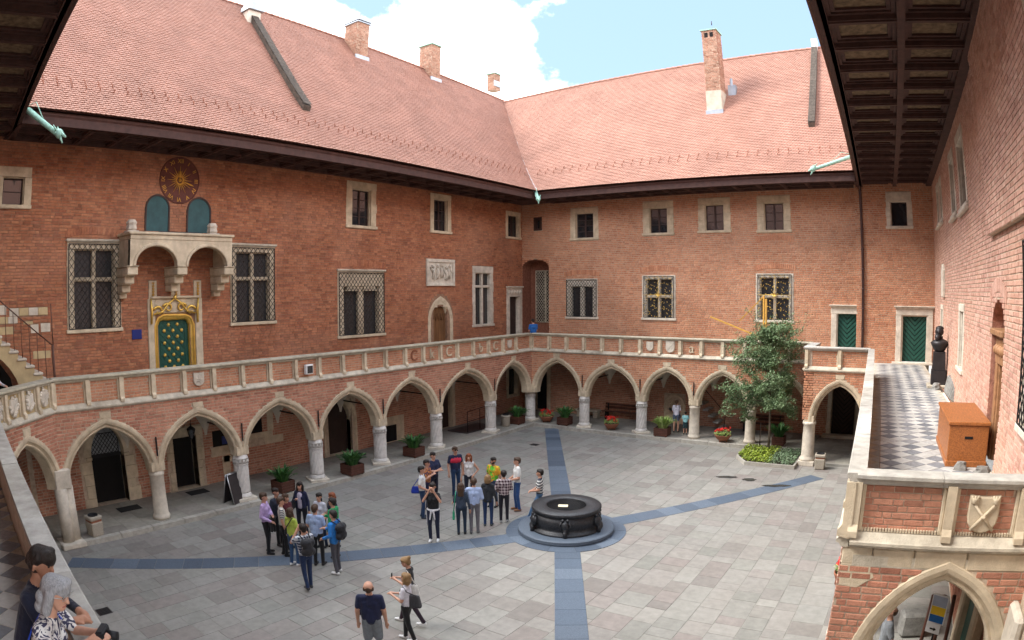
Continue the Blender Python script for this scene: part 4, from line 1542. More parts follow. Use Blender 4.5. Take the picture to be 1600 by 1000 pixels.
# arcade, first five columns on the line, then the pier that stands forward
colsB = [0, 3.04, 6.20, 8.94, 11.70, 14.55]
arB = Arcade(wingB, FB, colsB, ZCT, [3.36, 3.22, 3.2, 3.18, 3.18], ZB, pcB, m_brickB, m_mortar)
for i, s in enumerate(colsB[1:-1], 1):
    column(wingB, s, .22, .15, ZCT + .01, 'twist' if i < 3 else 'plain', rot=.4 * i)
vault(wingB, FB, colsB[1:-1], 3.09)
q = MB(); q.add([FB.P(-2.6, -.4, 3.665), FB.P(17.3, -.4, 3.665), FB.P(17.3, -3.09, 3.665), FB.P(-2.6, -3.09, 3.665)], [(0, 1, 2, 3)]); q.build('arcade_ceiling', m_plaster, wingB)
for s in colsB[1:-1]:
    q = MB(); q.box(FB, s - .022, s + .022, .03, .07, 2.22, 2.82, c=.008); q.build('tie_anchor', m_iron, wingB)
    q = MB(); q.box(FB, s - .02, s + .02, -3.05, -.1, 2.48, 2.53); q.build('tie_rod', m_iron, wingB)
postsB = [.0, 1.06, 2.08, 3.09, 4.1, 5.13, 6.15, 7.17, 8.21, 9.26, 10.3, 11.35, 12.4, 13.45, 14.5]
paB, _, _ = parapet(wingB, FB, postsB, pcB, m_brickB, m_mortar, ends=(False, True))
shield(paB, FB, 6.66, 4.41, .36, .46)
shield(paB, FB, 7.70, 4.42, .46, .56, emblem='bend')
letter(paB, FB, 'a', 8.76, 4.37, .62, -.04, m_stone, depth=.03)

# forward section: one arch, two panels
F3 = Fr(0, -2.4, 1, -2.4, -1)
arB2 = Arcade(wingB, F3, [14.85, 17.3], ZCT + .05, [3.30], ZB, pcB, m_brickB, m_mortar, rcol=.22, ends=(.3, .0))
q = MB(); q.lathe([(.34, .0), (.34, .08), (.29, .14), (.27, .2), (.26, 1.1), (.25, 1.48), (.30, 1.52), (.28, 1.62)], 20, c=(14.85, -2.62 + .42, .2))
pi = q.build('column', m_stone2, wingB)
q = MB(); q.box(ID, 14.5, 15.2, -2.55, -1.85, 0, .2, c=.015); q.build('plinth', m_stone2, pi)
FS = Fr(14.55, -2.4, 14.55, 0, 1)       # its side wall, facing left
q = MB(); q.box(FS, 0, 2.4, -.4, 0, 2.2, ZB); sw_ = q.build('side_wall', m_mortar, wingB)
add_bricks(pcB, FS, .02, 2.4, 2.2, ZB, None, m_brickB, bpy.data.objects[sw_.name])
arS = MB()
paB2, _, _ = parapet(wingB, F3, [14.62, 16.02, 17.3], pcB, m_brickB, m_mortar, capmat=m_capb, cap_ext=(.08, .0), zc=4.85)
paS, _, _ = parapet(wingB, FS, [.05, 1.2, 2.3], pcB, m_brickB, m_mortar, capmat=m_capb, ends=(False, False), zc=4.846)
column(wingB, 17.15, -2.15, .15, ZCT + .06, 'plain', r=.24)
q = MB(); q.add([F3.P(14.5, -.4, 3.66), F3.P(20, -.4, 3.66), F3.P(20, -2.4, 3.66), F3.P(14.5, -2.4, 3.66)], [(0, 1, 2, 3)]); q.build('arcade_ceiling', m_plaster, wingB)

# projecting upper wall beside the terrace
WB2, DB2 = (17.84, 19.13, 9.98, 11.7), (18.25, 20.12, ZF, 6.3)
mbw = MB()
sheet(mbw, FB2U, 16.27, 20.3, ZF, ZW + .2, [(WB2[0] + .06, WB2[1] - .06, WB2[2] + .04, WB2[3] - .04), (18.6, 19.82, ZF, 5.95)], depth=.3)
FBE = Fr(16.27, 2.85, 16.27, 3.2, 1)
sheet(mbw, FBE, 0, .3, ZF, ZW, [])
upB2 = mbw.build('upper_wall', m_mortar, wingB)
add_bricks(pcB, FB2U, 16.27, 20.25, ZF, ZW + .1, rect_excl([WB2, DB2]), m_brickB, upB2)
w_ = window(wingB, FB2U, *WB2, jw=.22, cols=1, rows=1, head=.44, stone=m_stone2, wonk=1)
q = MB(); stone_door_frame(q, FB2U, DB2[0], DB2[1], ZF, DB2[3], jw=.28, lint=.3, d=.06); q.box(FB2U, 18.1, 20.2, 0, .4, ZF, ZF + .1, c=.01); q.build('door_surround', m_stone2, wingB)
herringbone_door(wingB, FB2U, 18.58, 19.83, ZF + .1, 5.98, -.16)
# downpipe in sections
q = MB()
q.tube([FB2U.P(16.6, .1, 3.8), FB2U.P(16.58, .1, 11.9), FB2U.P(16.5, .5, 12.3)], .065, 8)
for k in range(9): q.lathe([(.075, 0), (.078, .03), (.075, .06)], 8, c=FB2U.P(16.6 - k * .002, .1, 4.4 + k * .92))
q.build('downpipe', m_pipe, wingB)
pcB.place(300)

# ================================================================ WING C
low = (11.3, 12.75, 4.8, 6.75)
CWIN = [(3.1, 4.3, 9.75, 11.5), (4.75, 5.9, 9.75, 11.5), (9.6, 11.2, 9.4, 11.5), (12.3, 14.2, 9.3, 11.5)]
NIC = (18.0, 19.55, ZF, 6.95)
RW = (21.6, 23.6, 5.0, 7.9)
DC = (4.0, 5.2, 5.0, 6.6)
def exC(z):
    iv = []
    c, r, zs = (NIC[0] + NIC[1]) / 2, (NIC[1] - NIC[0]) / 2, NIC[3] - .55
    if ZF < z < NIC[3]:
        w = r if z < zs else r * math.sqrt(max(0, 1 - ((z - zs) / .55) ** 2))
        iv.append((c - w, c + w))
    return iv
mbw = MB()
sheet(mbw, FCU, 0, 30, ZF, ZW + .2, [(r[0] + .06, r[1] - .06, r[2] + .04, r[3] - .04) for r in CWIN + [low, RW, DC]] + [(NIC[0], NIC[1], ZF, NIC[3])], depth=.0)
tp = round_pts(NIC[0], NIC[1], NIC[3] - .55, NIC[3])
upC = mbw.build('upper_wall', m_mortar, wingC)
add_bricks(pcC, FCU, 0, 24, ZF, ZW + .1, rect_excl(CWIN + [low, RW, DC], exC), m_brickC, upC, H=.101)
for r in CWIN: window(wingC, FCU, *r, jw=.2, rows=3, head=.3, stone=m_stone2)
for r in CWIN:
    q = MB(); q.box(FCU, r[0] - .08, r[1] + .08, 0, .16, r[2] - .1, r[2] - .002, c=.03); q.build('sill', m_stone2, wingC)
window(wingC, FCU, *low, jw=.2, rows=3, head=.22, stone=m_stone2)
window(wingC, FCU, *DC, jw=.16, rows=2, head=.2, stone=m_stone2)
window(wingC, FCU, *RW, jw=.25, cross=(1, .6), grille=.2, head=.3, stone=m_stone2, glass=m_leaded)
# upper wall beyond the curved step stands a little proud
q = MB()
for i in range(10):
    z0, z1 = 8.2 + i * .383, 8.2 + (i + 1) * .383
    b0 = 18.15 - .35 * (i / 10) ** 2 * 0
    q.box(FCU, b0, 29, .0, .13, z0, z1)
stp = q.build('wall_step', m_mortar, wingC)
add_bricks(pcC, FCU, 18.15, 24, 8.2, ZW, None, m_brickC, stp, d=.13, H=.101)
# arched doorway with carved stone frame
q = MB()
prf = [(NIC[0], ZF)] + tp + [(NIC[1], ZF)]
P = FCU.P
for i in range(len(prf) - 1):
    q.add([P(prf[i][0], 0, prf[i][1]), P(prf[i + 1][0], 0, prf[i + 1][1]), P(prf[i + 1][0], -.45, prf[i + 1][1]), P(prf[i][0], -.45, prf[i][1])], [(0, 1, 2, 3)])
for i in range(len(tp) - 1):
    q.add([P(tp[i][0], 0, tp[i][1]), P(tp[i + 1][0], 0, tp[i + 1][1]), P(tp[i + 1][0], 0, NIC[3] + .01), P(tp[i][0], 0, NIC[3] + .01)], [(0, 1, 2, 3)])
sheet(q, FCU, NIC[0], NIC[1], ZF, NIC[3], [], d=-.45)
nc = q.build('doorway', m_nichec, wingC)
FJ = Fr(FCU.P(NIC[1], 0, 0)[0], FCU.P(NIC[1], 0, 0)[1], FCU.P(NIC[1], -.45, 0)[0], FCU.P(NIC[1], -.45, 0)[1], -1)
q = MB()
stone_door_frame(q, FCU, NIC[0] + .1, NIC[1] - .06, ZF, 6.25, jw=.24, lint=.55, d=-.08, cornice=False)
q.box(FCU, NIC[0] + .02, NIC[1] - .02, -.3, .06, 6.26, 6.38, c=.02)
for i in range(4): q.ball(FCU.P(NIC[0] + .35 + i * .26, -.08, 5.98), .11)
q.build('door_frame', m_carved, nc)
q = MB(); q.box(FCU, NIC[0] + .3, NIC[1] - .3, -.44, -.36, ZF, 5.7); q.build('door', m_oak, nc)
soldier_row(pcC, FCU, NIC[0] - .25, NIC[1] + .25, NIC[3] - .1, .25, m_brickC, upC)

# terrace parapets
LC = FC.L
paC, _, _ = parapet(wingC, FC, [.35] + [LC * i / 16 for i in range(1, 16)] + [LC], pcC, m_brickC, m_mortar, capmat=m_capb, thick=.15, capw=.035, cap_ext=(.35, .03), ends=(False, True))
LE = FE.L
paE, zl_, zt_ = parapet(wingC, FE, [.1, 1.38, 2.42, LE], pcC, m_brickD, m_mortar, capmat=m_capb, thick=.20, capw=.045, cap_ext=(.02, .0), ends=(True, False), brick_kw=dict(L=.27, H=.088, J=.012))
shield(paE, FE, 1.86, 4.37, .44, .5, mat=m_stone, emblem='keys')
# dentil strip under the panels
q = MB()
for k in range(56): q.box(FE, .22 + k * .04, .245 + k * .04, -.06, -.02, zl_ + .0, zl_ + .045)
q.build('dentils', m_stone, paE)
# arch of the terrace end, and its brickwork
arE = Arcade(wingC, FE, [.32, 2.70], 2.0, [3.42], ZB - .28, pcC, m_brickD, m_mortar, rcol=.26, ends=(.32, .08), key=False)
for a0, a1 in ((.0, .42), (.42, 1.0), (1.0, 1.75), (1.75, LE)):
    q = MB(); q.box(FE, a0 + .006, a1 - .006, -.4, .012, ZB - .28, ZB - .03, c=.02); q.build('stone_course', m_stone, paE)
q = MB(); q.prism(FE, [(.02, 3.62), (.42, 3.62), (.5, 3.45), (.28, 3.28), (.02, 3.3)], -.05, .014, c=.01); q.build('corner_stone', m_stone, paE)
for a in (.32, 2.70):
    q = MB(); q.box(FE, a - .32, a + .30, -.5, .01, .0, 1.98, c=.03); q.box(FE, a - .33, a + .36, -.5, .03, 1.99, 2.35, c=.03); q.build('pier', m_stone, wingC)
# side arcade under the terrace
colsC = [.5 + 3.3 * i for i in range(6)]
arC = Arcade(wingC, FC, colsC, ZCT, [3.25] * 5, ZB, pcC, m_brickC, m_mortar, ends=(.4, 1.4))
for s in colsC: column(wingC, *FC.P(s, -.22, 0)[:2], .1, ZCT + .01, 'plain')
lowC = MB(); sheet(lowC, FCU, -1, 24, 0, 3.7, []); lowC = lowC.build('arcade_back_wall', m_mortar, wingC)
add_bricks(pcC, FCU, 1.0, 23.8, .1, 3.62, None, m_brickD, lowC)
q = MB(); q.add([FC.P(-2, -.4, 3.66), FC.P(18.5, -.4, 3.66), FC.P(18.5, -2.9, 3.66), FC.P(-2, -2.9, 3.66)], [(0, 1, 2, 3)]); q.build('arcade_ceiling', m_plaster, wingC)
# green wooden door and stone jamb seen through the end arch
q = MB(); q.box(FCU, 20.2, 21.4, .02, .08, .1, 2.6); q.build('door', m_green, wingC)
q = MB(); q.box(FCU, 19.7, 20.15, .0, .22, .1, 3.0, c=.04); q.box(FCU, 21.45, 21.9, .0, .22, .1, 3.0, c=.04); q.build('door_surround', m_stone, wingC)
# buttress stone right of the arch
q = MB(); q.box(FCU, 23.3, 24.4, .0, .16, .0, 3.2, c=.05, td=.0); q.build('buttress', m_stone2, wingC)
lowW = MB(); sheet(lowW, FCU, 23.75, 30, 0, ZF, []); lowW.build('lower_wall', m_mortar, wingC)
pcC.place(300)

# ================================================================ WING D (camera side)
LX = FX.L
paX, _, _ = parapet(wingD, FX, [.05, .82, 1.6, 2.4, LX], pcD, None, m_ochre, ends=(True, False))
rg = random.Random(11)
for k, a in enumerate((.44, 1.2, 2.0, 2.75)):      # carved crests in the corner panels
    q = MB()
    q.prism(FX, shield_poly(a, 4.36, .34, .46), -.07, .01, c=.03)
    for j in range(26):
        t = rg.uniform(0, 6.28)
        r = rg.uniform(.16, .24)
        q.ball(FX.P(a + r * .85 * math.cos(t), -.02, 4.4 + r * 1.1 * math.sin(t)), rg.uniform(.03, .06), n=6, k=4)
    q.tube([FX.P(a - .12, .02, 4.45), FX.P(a + .02, .03, 4.36), FX.P(a + .13, .02, 4.2)], .02, 5)
    q.build('crest', m_stone2, paX)
LD = FD.L
arX = Arcade(wingD, FX, [.12, LX - .1], ZCT, [3.26], ZB, pcD, m_brickD, m_mortar, rcol=.16, ends=(.12, .1))
q = MB()
for k, (x, y) in enumerate(((.0, -24.05), (.13, -24.3))):
    q.lathe([(.2, .0), (.2, 1.6)], 14, c=(x - .05, y, .15))
q.box(ID, -.35, .42, -24.62, -23.82, 0.0, .16, c=.02)
q.box(ID, -.24, .18, -24.45, -23.92, 1.72, 2.3, c=.03)
q.build('corner_pier', m_stone2, wingD)
paD, _, _ = parapet(wingD, FD, [0.0] + [LD * i / 14 for i in range(1, 14)] + [LD], pcD, m_brickD, m_mortar, capmat=m_capb, thick=.16, capw=.03, ends=(False, False))
q = MB(); sheet(q, FD, 0, LD, 0, ZB, []); lw = q.build('arcade_wall', m_mortar, wingD)
# inside of the chamfer arch: a back wall with a dark doorway
FXB = Fr(-2.0, -25.4, .6, -28.4, 1)
q = MB(); sheet(q, FXB, -1, 4.5, 0, 3.7, [(1.2, 2.3, .1, 2.2)], depth=.4); bw = q.build('arcade_back_wall', m_mortar, wingD)
add_bricks(pcD, FXB, -1, 4.5, .1, 3.62, rect_excl([(.95, 2.55, .1, 2.5)]), m_brickD, bw)
q = MB(); fp = [(1.2, .1)] + arch_pts(1.2, 2.3, 1.3, 2.2) + [(2.3, .1)]
arch_ring(q, FXB, fp, [(0, -.3), (0, .02), (.1, .04), (.26, .04), (.26, -.02)]); q.build('door_surround', m_stone, wingD)
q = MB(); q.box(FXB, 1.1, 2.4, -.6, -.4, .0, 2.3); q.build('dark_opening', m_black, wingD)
q = MB(); q.add([(-2.6, -24, 3.66), (-.4, -24.1, 3.66), (1.55, -26.5, 3.66), (1.6, -30, 3.66), (-2.6, -30, 3.66)], [(0, 1, 2, 3, 4)]); q.build('arcade_ceiling', m_plaster, wingD)
# near wing's own upper wall, behind the camera
FDU = Fr(-3.5, -28.6, 19, -31.4, 1)
q = MB(); sheet(q, FDU, 0, 24, 0, ZW + .2, []); uD = q.build('upper_wall', m_mortar, wingD)
add_bricks(pcD, FDU, 0, 24, ZF, ZW, None, m_brickA, uD)
pcD.place(60)
# ================================================================ eaves with coffers, gutters
def eaves(wing, F, a0, a1, wfun, n, rows=2, zs=ZW, mitre=(0, 0)):
    """coffered soffit between the gutter line and the wall; wfun(a) is the depth at a"""
    bm = MB()
    P = F.P
    def q4(a_0, a_1, t0, t1, z0, z1, m=0):
        """beam between fractions t0..t1 of the depth"""
        c = [(a_0, -wfun(a_0) * t0), (a_1, -wfun(a_1) * t0), (a_1, -wfun(a_1) * t1), (a_0, -wfun(a_0) * t1)]
        vs = [P(a, d, z0) for a, d in c] + [P(a, d, z1) for a, d in c]
        bm.add(vs, [(0, 1, 2, 3), (4, 7, 6, 5), (0, 4, 5, 1), (1, 5, 6, 2), (2, 6, 7, 3), (3, 7, 4, 0)], m)
    cuts = [a0 + (a1 - a0) * i / n for i in range(n + 1)]
    bw = .11
    strips = [(.0, .07), (.475, .525), (.92, 1.0)] if rows == 2 else [(.0, .07), (.92, 1.0)]
    for t0, t1 in strips:
        q4(a0, a1, t0, t1, zs - .06, zs + .16)
    cells = [(strips[i][1], strips[i + 1][0]) for i in range(len(strips) - 1)]
    for c in cuts:
        for t0, t1 in cells:
            q4(c - bw, c + bw, t0 + .001, t1 - .001, zs - .05, zs + .155)
            q4(c - bw * .5, c + bw * .5, t0 + .001, t1 - .001, zs - .085, zs - .051)
    o = bm.build('eaves', m_wood, wing)
    # stepped frames and painted panels
    for i in range(n):
        for t0, t1 in cells:
            c0, c1 = cuts[i] + bw, cuts[i + 1] - bw
            w = wfun((c0 + c1) / 2)
            fr = MB()
            d0, d1 = -w * t0, -w * t1
            k = .0
            for s_, z in ((.0, zs + .05), (.09, zs + .09)):
                o0, o1, e0, e1 = c0 + s_, c1 - s_, d0 - s_, d1 + s_
                i0, i1, f0, f1 = o0 + .085, o1 - .085, e0 - .085, e1 + .085
                for (x0, x1, y0, y1) in ((o0, o1, e0, f0), (o0, o1, f1, e1), (o0, i0, f0, f1), (i1, o1, f0, f1)):
                    fr.box(F, x0, x1, y0, y1, z, z + .05)
            f_ = fr.build('coffer_frame', m_wood, o)
            p = MB()
            p.add([P(c0 + .1, d0 - .1, zs + .145), P(c1 - .1, d0 - .1, zs + .145), P(c1 - .1, d1 + .1, zs + .145), P(c0 + .1, d1 + .1, zs + .145)], [(0, 1, 2, 3)])
            p.build('coffer_panel', m_coffer, o)
    # fascia mouldings and gutter
    f = MB()
    prf = [(.0, zs - .06), (.03, zs - .04), (.03, zs + .06), (.07, zs + .10), (.07, zs + .20), (.11, zs + .26), (.11, zs + .33), (-.1, zs + .36), (-.1, zs - .06)]
    f.sweep([[P(a0 - mitre[0], d - .12, z) for d, z in prf], [P(a1 + mitre[1], d - .12, z) for d, z in prf]])
    f.build('fascia', m_woodlit, o)
    e_ = MB(); e_.box(F, a0 - mitre[0], a1 + mitre[1], -.34, -.13, zs + .30, zs + .53); e_.build('eaves_board', m_wood, o)
    g = MB()
    ring = lambda a: [P(a, .0 + .085 * math.cos(t), ZG - .02 + .085 * math.sin(t)) for t in [math.pi + math.pi * k / 8 for k in range(9)]] + [P(a, .07 * math.cos(t), ZG - .02 + .07 * math.sin(t)) for t in [2 * math.pi - math.pi * k / 8 for k in range(9)]]
    g.sweep([ring(a0 - mitre[0]), ring(a1 + mitre[1])])
    k = a0
    while k < a1:          # joints and brackets
        g.sweep([[P(k + e, .092 * math.cos(t), ZG - .02 + .092 * math.sin(t)) for t in [math.pi * 1.0 + math.pi * j / 6 for j in range(7)]] for e in (0, .05)], cap=False)
        k += 1.6
    g.build('gutter', m_gutter, o)
    # boarding above, closing the roof space
    b = MB()
    b.add([P(a0, -.02, zs + .345), P(a1, -.02, zs + .345), P(a1, -wfun(a1), zs + .30), P(a0, -wfun(a0), zs + .30)], [(0, 1, 2, 3)])
    b.build('boarding', m_wood, o)
    return o


eaves(wingA, FGA, -3.09 + 2.13, 25.25, lambda a: 2.31, 21, mitre=(0, 0))
eaves(wingB, FGB, -.29, 16.5, lambda a: 2.13, 14)
def wC(a):
    p = FGC.P(a, 0, 0)
    return ((p[0] - FCU.o[0]) * FCU.n[0] + (p[1] - FCU.o[1]) * FCU.n[1]) / (FGC.n[0] * FCU.n[0] + FGC.n[1] * FCU.n[1])
eaves(wingC, FGC, -2.0, 27.0, wC, 20)
eaves(wingD, FGD, -2.4, 19.5, lambda a: 3.6, 15)
q = MB(); q.box(ID, -2.6, -.29, .96, 3.09, ZW + .0, ZW + .12); q.build('corner_boarding', m_wood, wingA)

# ================================================================ tiled roofs
def prof_z(t):
    if t < 0: return t * .75
    if t < 3.2: return .80 * t + .0605 * t * t
    return .80 * 3.2 + .0605 * 3.2 ** 2 + (t - 3.2) * 1.1872


def prof_s(t):
    return .80 + .121 * min(max(t, 0), 3.2) if t < 3.2 else 1.1872


def tile_proto():
    # X across, Y outward normal, Z up the slope; unit width, unit length
    xs = [-.5, -.5, -.36, -.13, .13, .36, .5, .5]
    zs = [.62, -.36, -.46, -.5, -.5, -.46, -.36, .62]
    top = [(x, (.25 if z > 0 else 1.0), z) for x, z in zip(xs, zs)]
    bot = [(x, (.25 if z > 0 else 1.0) - .55, z) for x, z in zip(xs, zs)]
    v = top + bot
    f = [tuple(range(8))]
    f += [(i, i + 1, 8 + i + 1, 8 + i) for i in range(0, 7)]
    return v, f


TILE = tile_proto()


def roof(wing, F, alo, ahi, T, lim_lo, lim_hi, mat, tiles=True, limit=300):
    """lim_lo(t), lim_hi(t): ends of each course; T(a): plan depth of the ridge"""
    mb = MB()
    P = F.P
    ts = [-.12 + .4 * i for i in range(21)]
    N = 24
    for i in range(len(ts) - 1):
        for j in range(N):
            def pt(t, k):
                l, h = lim_lo(t), lim_hi(t)
                a = l + (h - l) * k / N
                tt = min(t, T(a))
                return P(a, -tt, ZG + prof_z(tt) - .03)
            mb.add([pt(ts[i], j), pt(ts[i], j + 1), pt(ts[i + 1], j + 1), pt(ts[i + 1], j)], [(0, 1, 2, 3)])
    o = mb.build('roof', m_under if tiles else mat, wing)
    if not tiles: return o
    pc = Pieces('roof_tile', 'roof_tiles', TILE)
    t = -.10
    row = 0
    ex, wd = .145, .17
    rg = random.Random(2)
    while t < 8.2:
        sl = prof_s(t)
        L = math.hypot(1, sl)
        un = (1 / L, sl / L)                 # inward, up
        l, h = lim_lo(t), lim_hi(t)
        a = l - (row % 2) * wd / 2
        a = math.floor(a / wd) * wd + (row % 2) * wd / 2
        while a < h:
            if a > l - .03 and t < T(a):
                j = rg.uniform(-.006, .006)
                c = P(a, -t + sl * .012, ZG + prof_z(t) + .012)
                X = (F.u[0] * wd * .95, F.u[1] * wd * .95, rg.uniform(-.002, .002))
                if F.side < 0: X = (-X[0], -X[1], X[2])
                nrm = .042 + j
                Y = (F.n[0] * un[1] * nrm, F.n[1] * un[1] * nrm, un[0] * nrm)
                ln = ex * 1.12
                Zv = (-F.n[0] * un[0] * ln, -F.n[1] * un[0] * ln, un[1] * ln)
                pc.add(c, X, Y, Zv, mat, o)
            a += wd
        t += ex / L
        row += 1
    pc.place(limit)
    # ridge tiles
    r = MB()
    l, h = lim_lo(7.6), lim_hi(7.6)
    a = l
    while a < h:
        b = min(a + .36, h + .1)
        rr = .13
        ra = lambda q, e: [P(q, -T(q) - rr * math.cos(s), ZG + prof_z(T(q)) - .03 + e + rr * math.sin(s)) for s in [math.pi * k / 6 for k in range(7)]]
        r.sweep([ra(a, .03), ra(b, .0)], cap=False)
        a += .36
    r.build('ridge_tiles', m_ridge, o, 'stuff')
    # two rows of snow hooks
    s = MB()
    for k, t in enumerate((1.15, 1.42)):
        a = lim_lo(t) + .6
        while a < lim_hi(t) - .3:
            z = ZG + prof_z(t)
            sl = prof_s(t); L = math.hypot(1, sl)
            nx, nz = sl / L, 1 / L
            q = a + (.26 if k else 0)
            s.tube([P(q - .10, -t + nx * .02, z + nz * .03), P(q - .03, -t + nx * .05, z + nz * .06), P(q - .01, -t + nx * .14, z + nz * .14), P(q + .06, -t + nx * .18, z + nz * .2)], .023, 4)
            a += .52
    s.build('snow_hooks', m_ridge, o, 'stuff')
    # far slope
    b = MB()
    b.add([P(l, -T(l), ZG + prof_z(T(l))), P(h, -T(h), ZG + prof_z(T(h))), P(h, -T(h) - 7, ZG + .5), P(l, -T(l) - 7, ZG + .5)], [(0, 1, 2, 3)])
    b.build('rear_slope', m_tile, o)
    return o


TA = lambda a: 7.30 + .033 * (a + 6)
TB = lambda a: 7.10 + .04 * (a + 7)
rA = roof(wingA, FGA, -8, 26, TA, lambda t: -.96 - max(t, 0), lambda t: 26.5, m_tile)
rB = roof(wingB, FGB, -8, 17, TB, lambda t: -.29 - max(t, 0), lambda t: 17.2 + max(t, 0) * .9, m_tile)
roof(wingC, FGC, -2, 28, lambda a: 7.4, lambda t: -.5 + max(t, 0) * -1.0, lambda t: 30, m_tile, tiles=False)
roof(wingD, FGD, -2, 22, lambda a: 7.4, lambda t: -.2 - max(t, 0), lambda t: 22, m_tile, tiles=False)
# B's top is higher than the valley end of A: continue A's ridge behind it
# valley flashing
q = MB()
vp = [(-.29 - t, .96 + t, ZG + prof_z(t) + .05) for t in [.0 + .25 * i for i in range(30)]]
rings = []
for (x, y, z) in vp: rings.append([(x - .11, y - .11, z + .06), (x, y, z + .01), (x + .11, y + .11, z + .06), (x, y, z - .05)])
q.sweep(rings)
q.build('valley_flashing', m_lead, rA)


def spout(parent, x, y, z, ang, L=1.1, drop=.42):
    """copper rain spout ending in a small dragon head"""
    q = MB()
    c, s = math.cos(ang), math.sin(ang)
    pts = [(x - c * .5, y - s * .5, z + .12), (x, y, z), (x + c * L * .5, y + s * L * .5, z - drop * .5), (x + c * L, y + s * L, z - drop)]
    q.tube(pts, [.10, .10, .085, .075], 8)
    hx, hy, hz = pts[-1]
    q.ball((hx + c * .06, hy + s * .06, hz + .0), .13, sc_=(1, 1, 1.1))
    q.tube([(hx + c * .1, hy + s * .1, hz + .02), (hx + c * .3, hy + s * .3, hz - .12)], [.08, .03], 6)
    q.tube([(hx + c * .08, hy + s * .08, hz - .06), (hx + c * .2, hy + s * .2, hz - .28)], [.06, .02], 6)
    for e in (-1, 1): q.tube([(hx - s * .08 * e, hy + c * .08 * e, hz + .08), (hx - s * .14 * e - c * .1, hy + c * .14 * e - s * .1, hz + .24)], [.04, .01], 5)
    q.tube([(x, y, z + .05), (x + c * L * .3, y + s * L * .3, z + .12), (x + c * L * .6, y + s * L * .6, z - drop * .55)], .015, 4)
    o = q.build('rain_spout', m_copper, parent)
    return o


spout(wingA, -.29, .96, 12.4, R(-50), .9, .55)
spout(wingA, -.27, -25.2, 12.4, R(45), 1.3, .9)
spout(wingC, 16.5, .8, 13.05, R(-145), 2.1, .75)

# ================================================================ chimneys
m_brickCh = M('weathered_chimney_brick', None, rnd=[(.28, .14, .09), (.40, .20, .13), (.46, .27, .19), (.36, .16, .10), (.50, .33, .24)], var=.3, ns=8, bump=.5, stain=.5)


def chimney(wing, roof_fr, a, t, w, dth, h, cap='slab', plaster=0.0, label=None, below=1.6):
    F = roof_fr
    zb = ZG + prof_z(t)
    mb = MB()
    mb.box(F, a - w / 2, a + w / 2, -t - dth, -t, zb - below, zb + h)
    o = mb.build('chimney', m_mortar, wing)
    if label: o['label'] = label
    pc = Pieces('brick', 'brickwork', BRICK)
    c = F.P(a, -t - dth / 2, 0)
    for k in range(4):
        ang = F.ang + k * math.pi / 2
        ux, uy = math.cos(ang), math.sin(ang)
        hw = (w if k % 2 == 0 else dth) / 2
        hd = (dth if k % 2 == 0 else w) / 2
        Fk = Fr(c[0] - ux * hw + uy * hd, c[1] - uy * hw - ux * hd, c[0] + ux * hw + uy * hd, c[1] + uy * hw - ux * hd, -1)
        add_bricks(pc, Fk, 0, hw * 2, zb - below + plaster, zb + h - .02, None, m_brickCh, o, L=.26, H=.085, J=.022)
        if plaster:
            q = MB(); q.box(Fk, -.02, hw * 2 + .02, 0, .03, zb - below, zb - below + plaster); q.build('render', m_render, o)
    pc.place(0)
    q = MB()
    if cap == 'slab':
        q.box(F, a - w / 2 - .1, a + w / 2 + .1, -t - dth - .1, -t + .1, zb + h, zb + h + .08, c=.01)
        q.build('cap', m_copper, o)
    elif cap == 'roof':
        q.box(F, a - w / 2 - .08, a + w / 2 + .08, -t - dth - .08, -t + .08, zb + h, zb + h + .06)
        q.prism(F, [(a - w / 2 - .1, zb + h + .12), (a + w / 2 + .1, zb + h + .12), (a, zb + h + .45)], -t - dth - .1, -t + .1)
        q.tube([F.P(a - .15, -t - dth / 2, zb + h + .2), F.P(a - .15, -t - dth / 2, zb + h + .85)], .05, 6)
        q.build('cap', m_zinc, o)
    elif cap == 'vents':
        q.box(F, a - w / 2 - .08, a + w / 2 + .08, -t - dth - .08, -t + .08, zb + h, zb + h + .06)
        q.build('cap', m_copper, o)
        q = MB()
        for e in (-.16, .16):
            q = MB(); q.box(F, a + e - .1, a + e + .1, -t - .1, -t + .026, zb + h - .42, zb + h - .14); q.build('flue_opening', m_black, o)
    q = MB()      # lead flashing at the foot
    zf = ZG + prof_z(t) 
    q.box(F, a - w / 2 - .08, a + w / 2 + .08, -t - .02, -t + .06, zf - .12 - .1, zf + .22)
    q.build('flashing', m_zinc, o)
    return o


chimney(wingA, FGA, 6.0, 6.5, .85, 1.05, 2.2, 'roof', label='brick chimney with small gabled cap', below=.1)
chimney(wingA, FGA, -.4, 6.75, .82, 1.0, 2.4, 'slab', label='brick chimney with flat green cap', below=.1)
chimney(wingA, FGA, -10.0, 9.0, .7, .7, .8, 'slab', label='small chimney peeping over the ridge', below=.5)
cb = chimney(wingB, FGB, 8.72, 4.0, .84, 1.0, 5.0, 'vents', plaster=1.5, label='tall brick chimney with plastered foot', below=.15)
q = MB(); q.box(FGB, 9.3, 9.75, -5.4, -5.0, ZG + prof_z(5.0), ZG + prof_z(5.0) + .7); q.tube([FGB.P(9.5, -5.1, ZG + prof_z(5) + .2), FGB.P(9.5, -5.1, ZG + prof_z(5) + 1.1)], .09, 6); q.build('roof_vent', m_zinc, rB)
q = MB(); q.tube([FGB.P(8.9, -4.2, 23.0 - 1.0), FGB.P(8.9, -4.2, 22.25)], .03, 5); q.build('chimney_rod', m_gutter, cb)


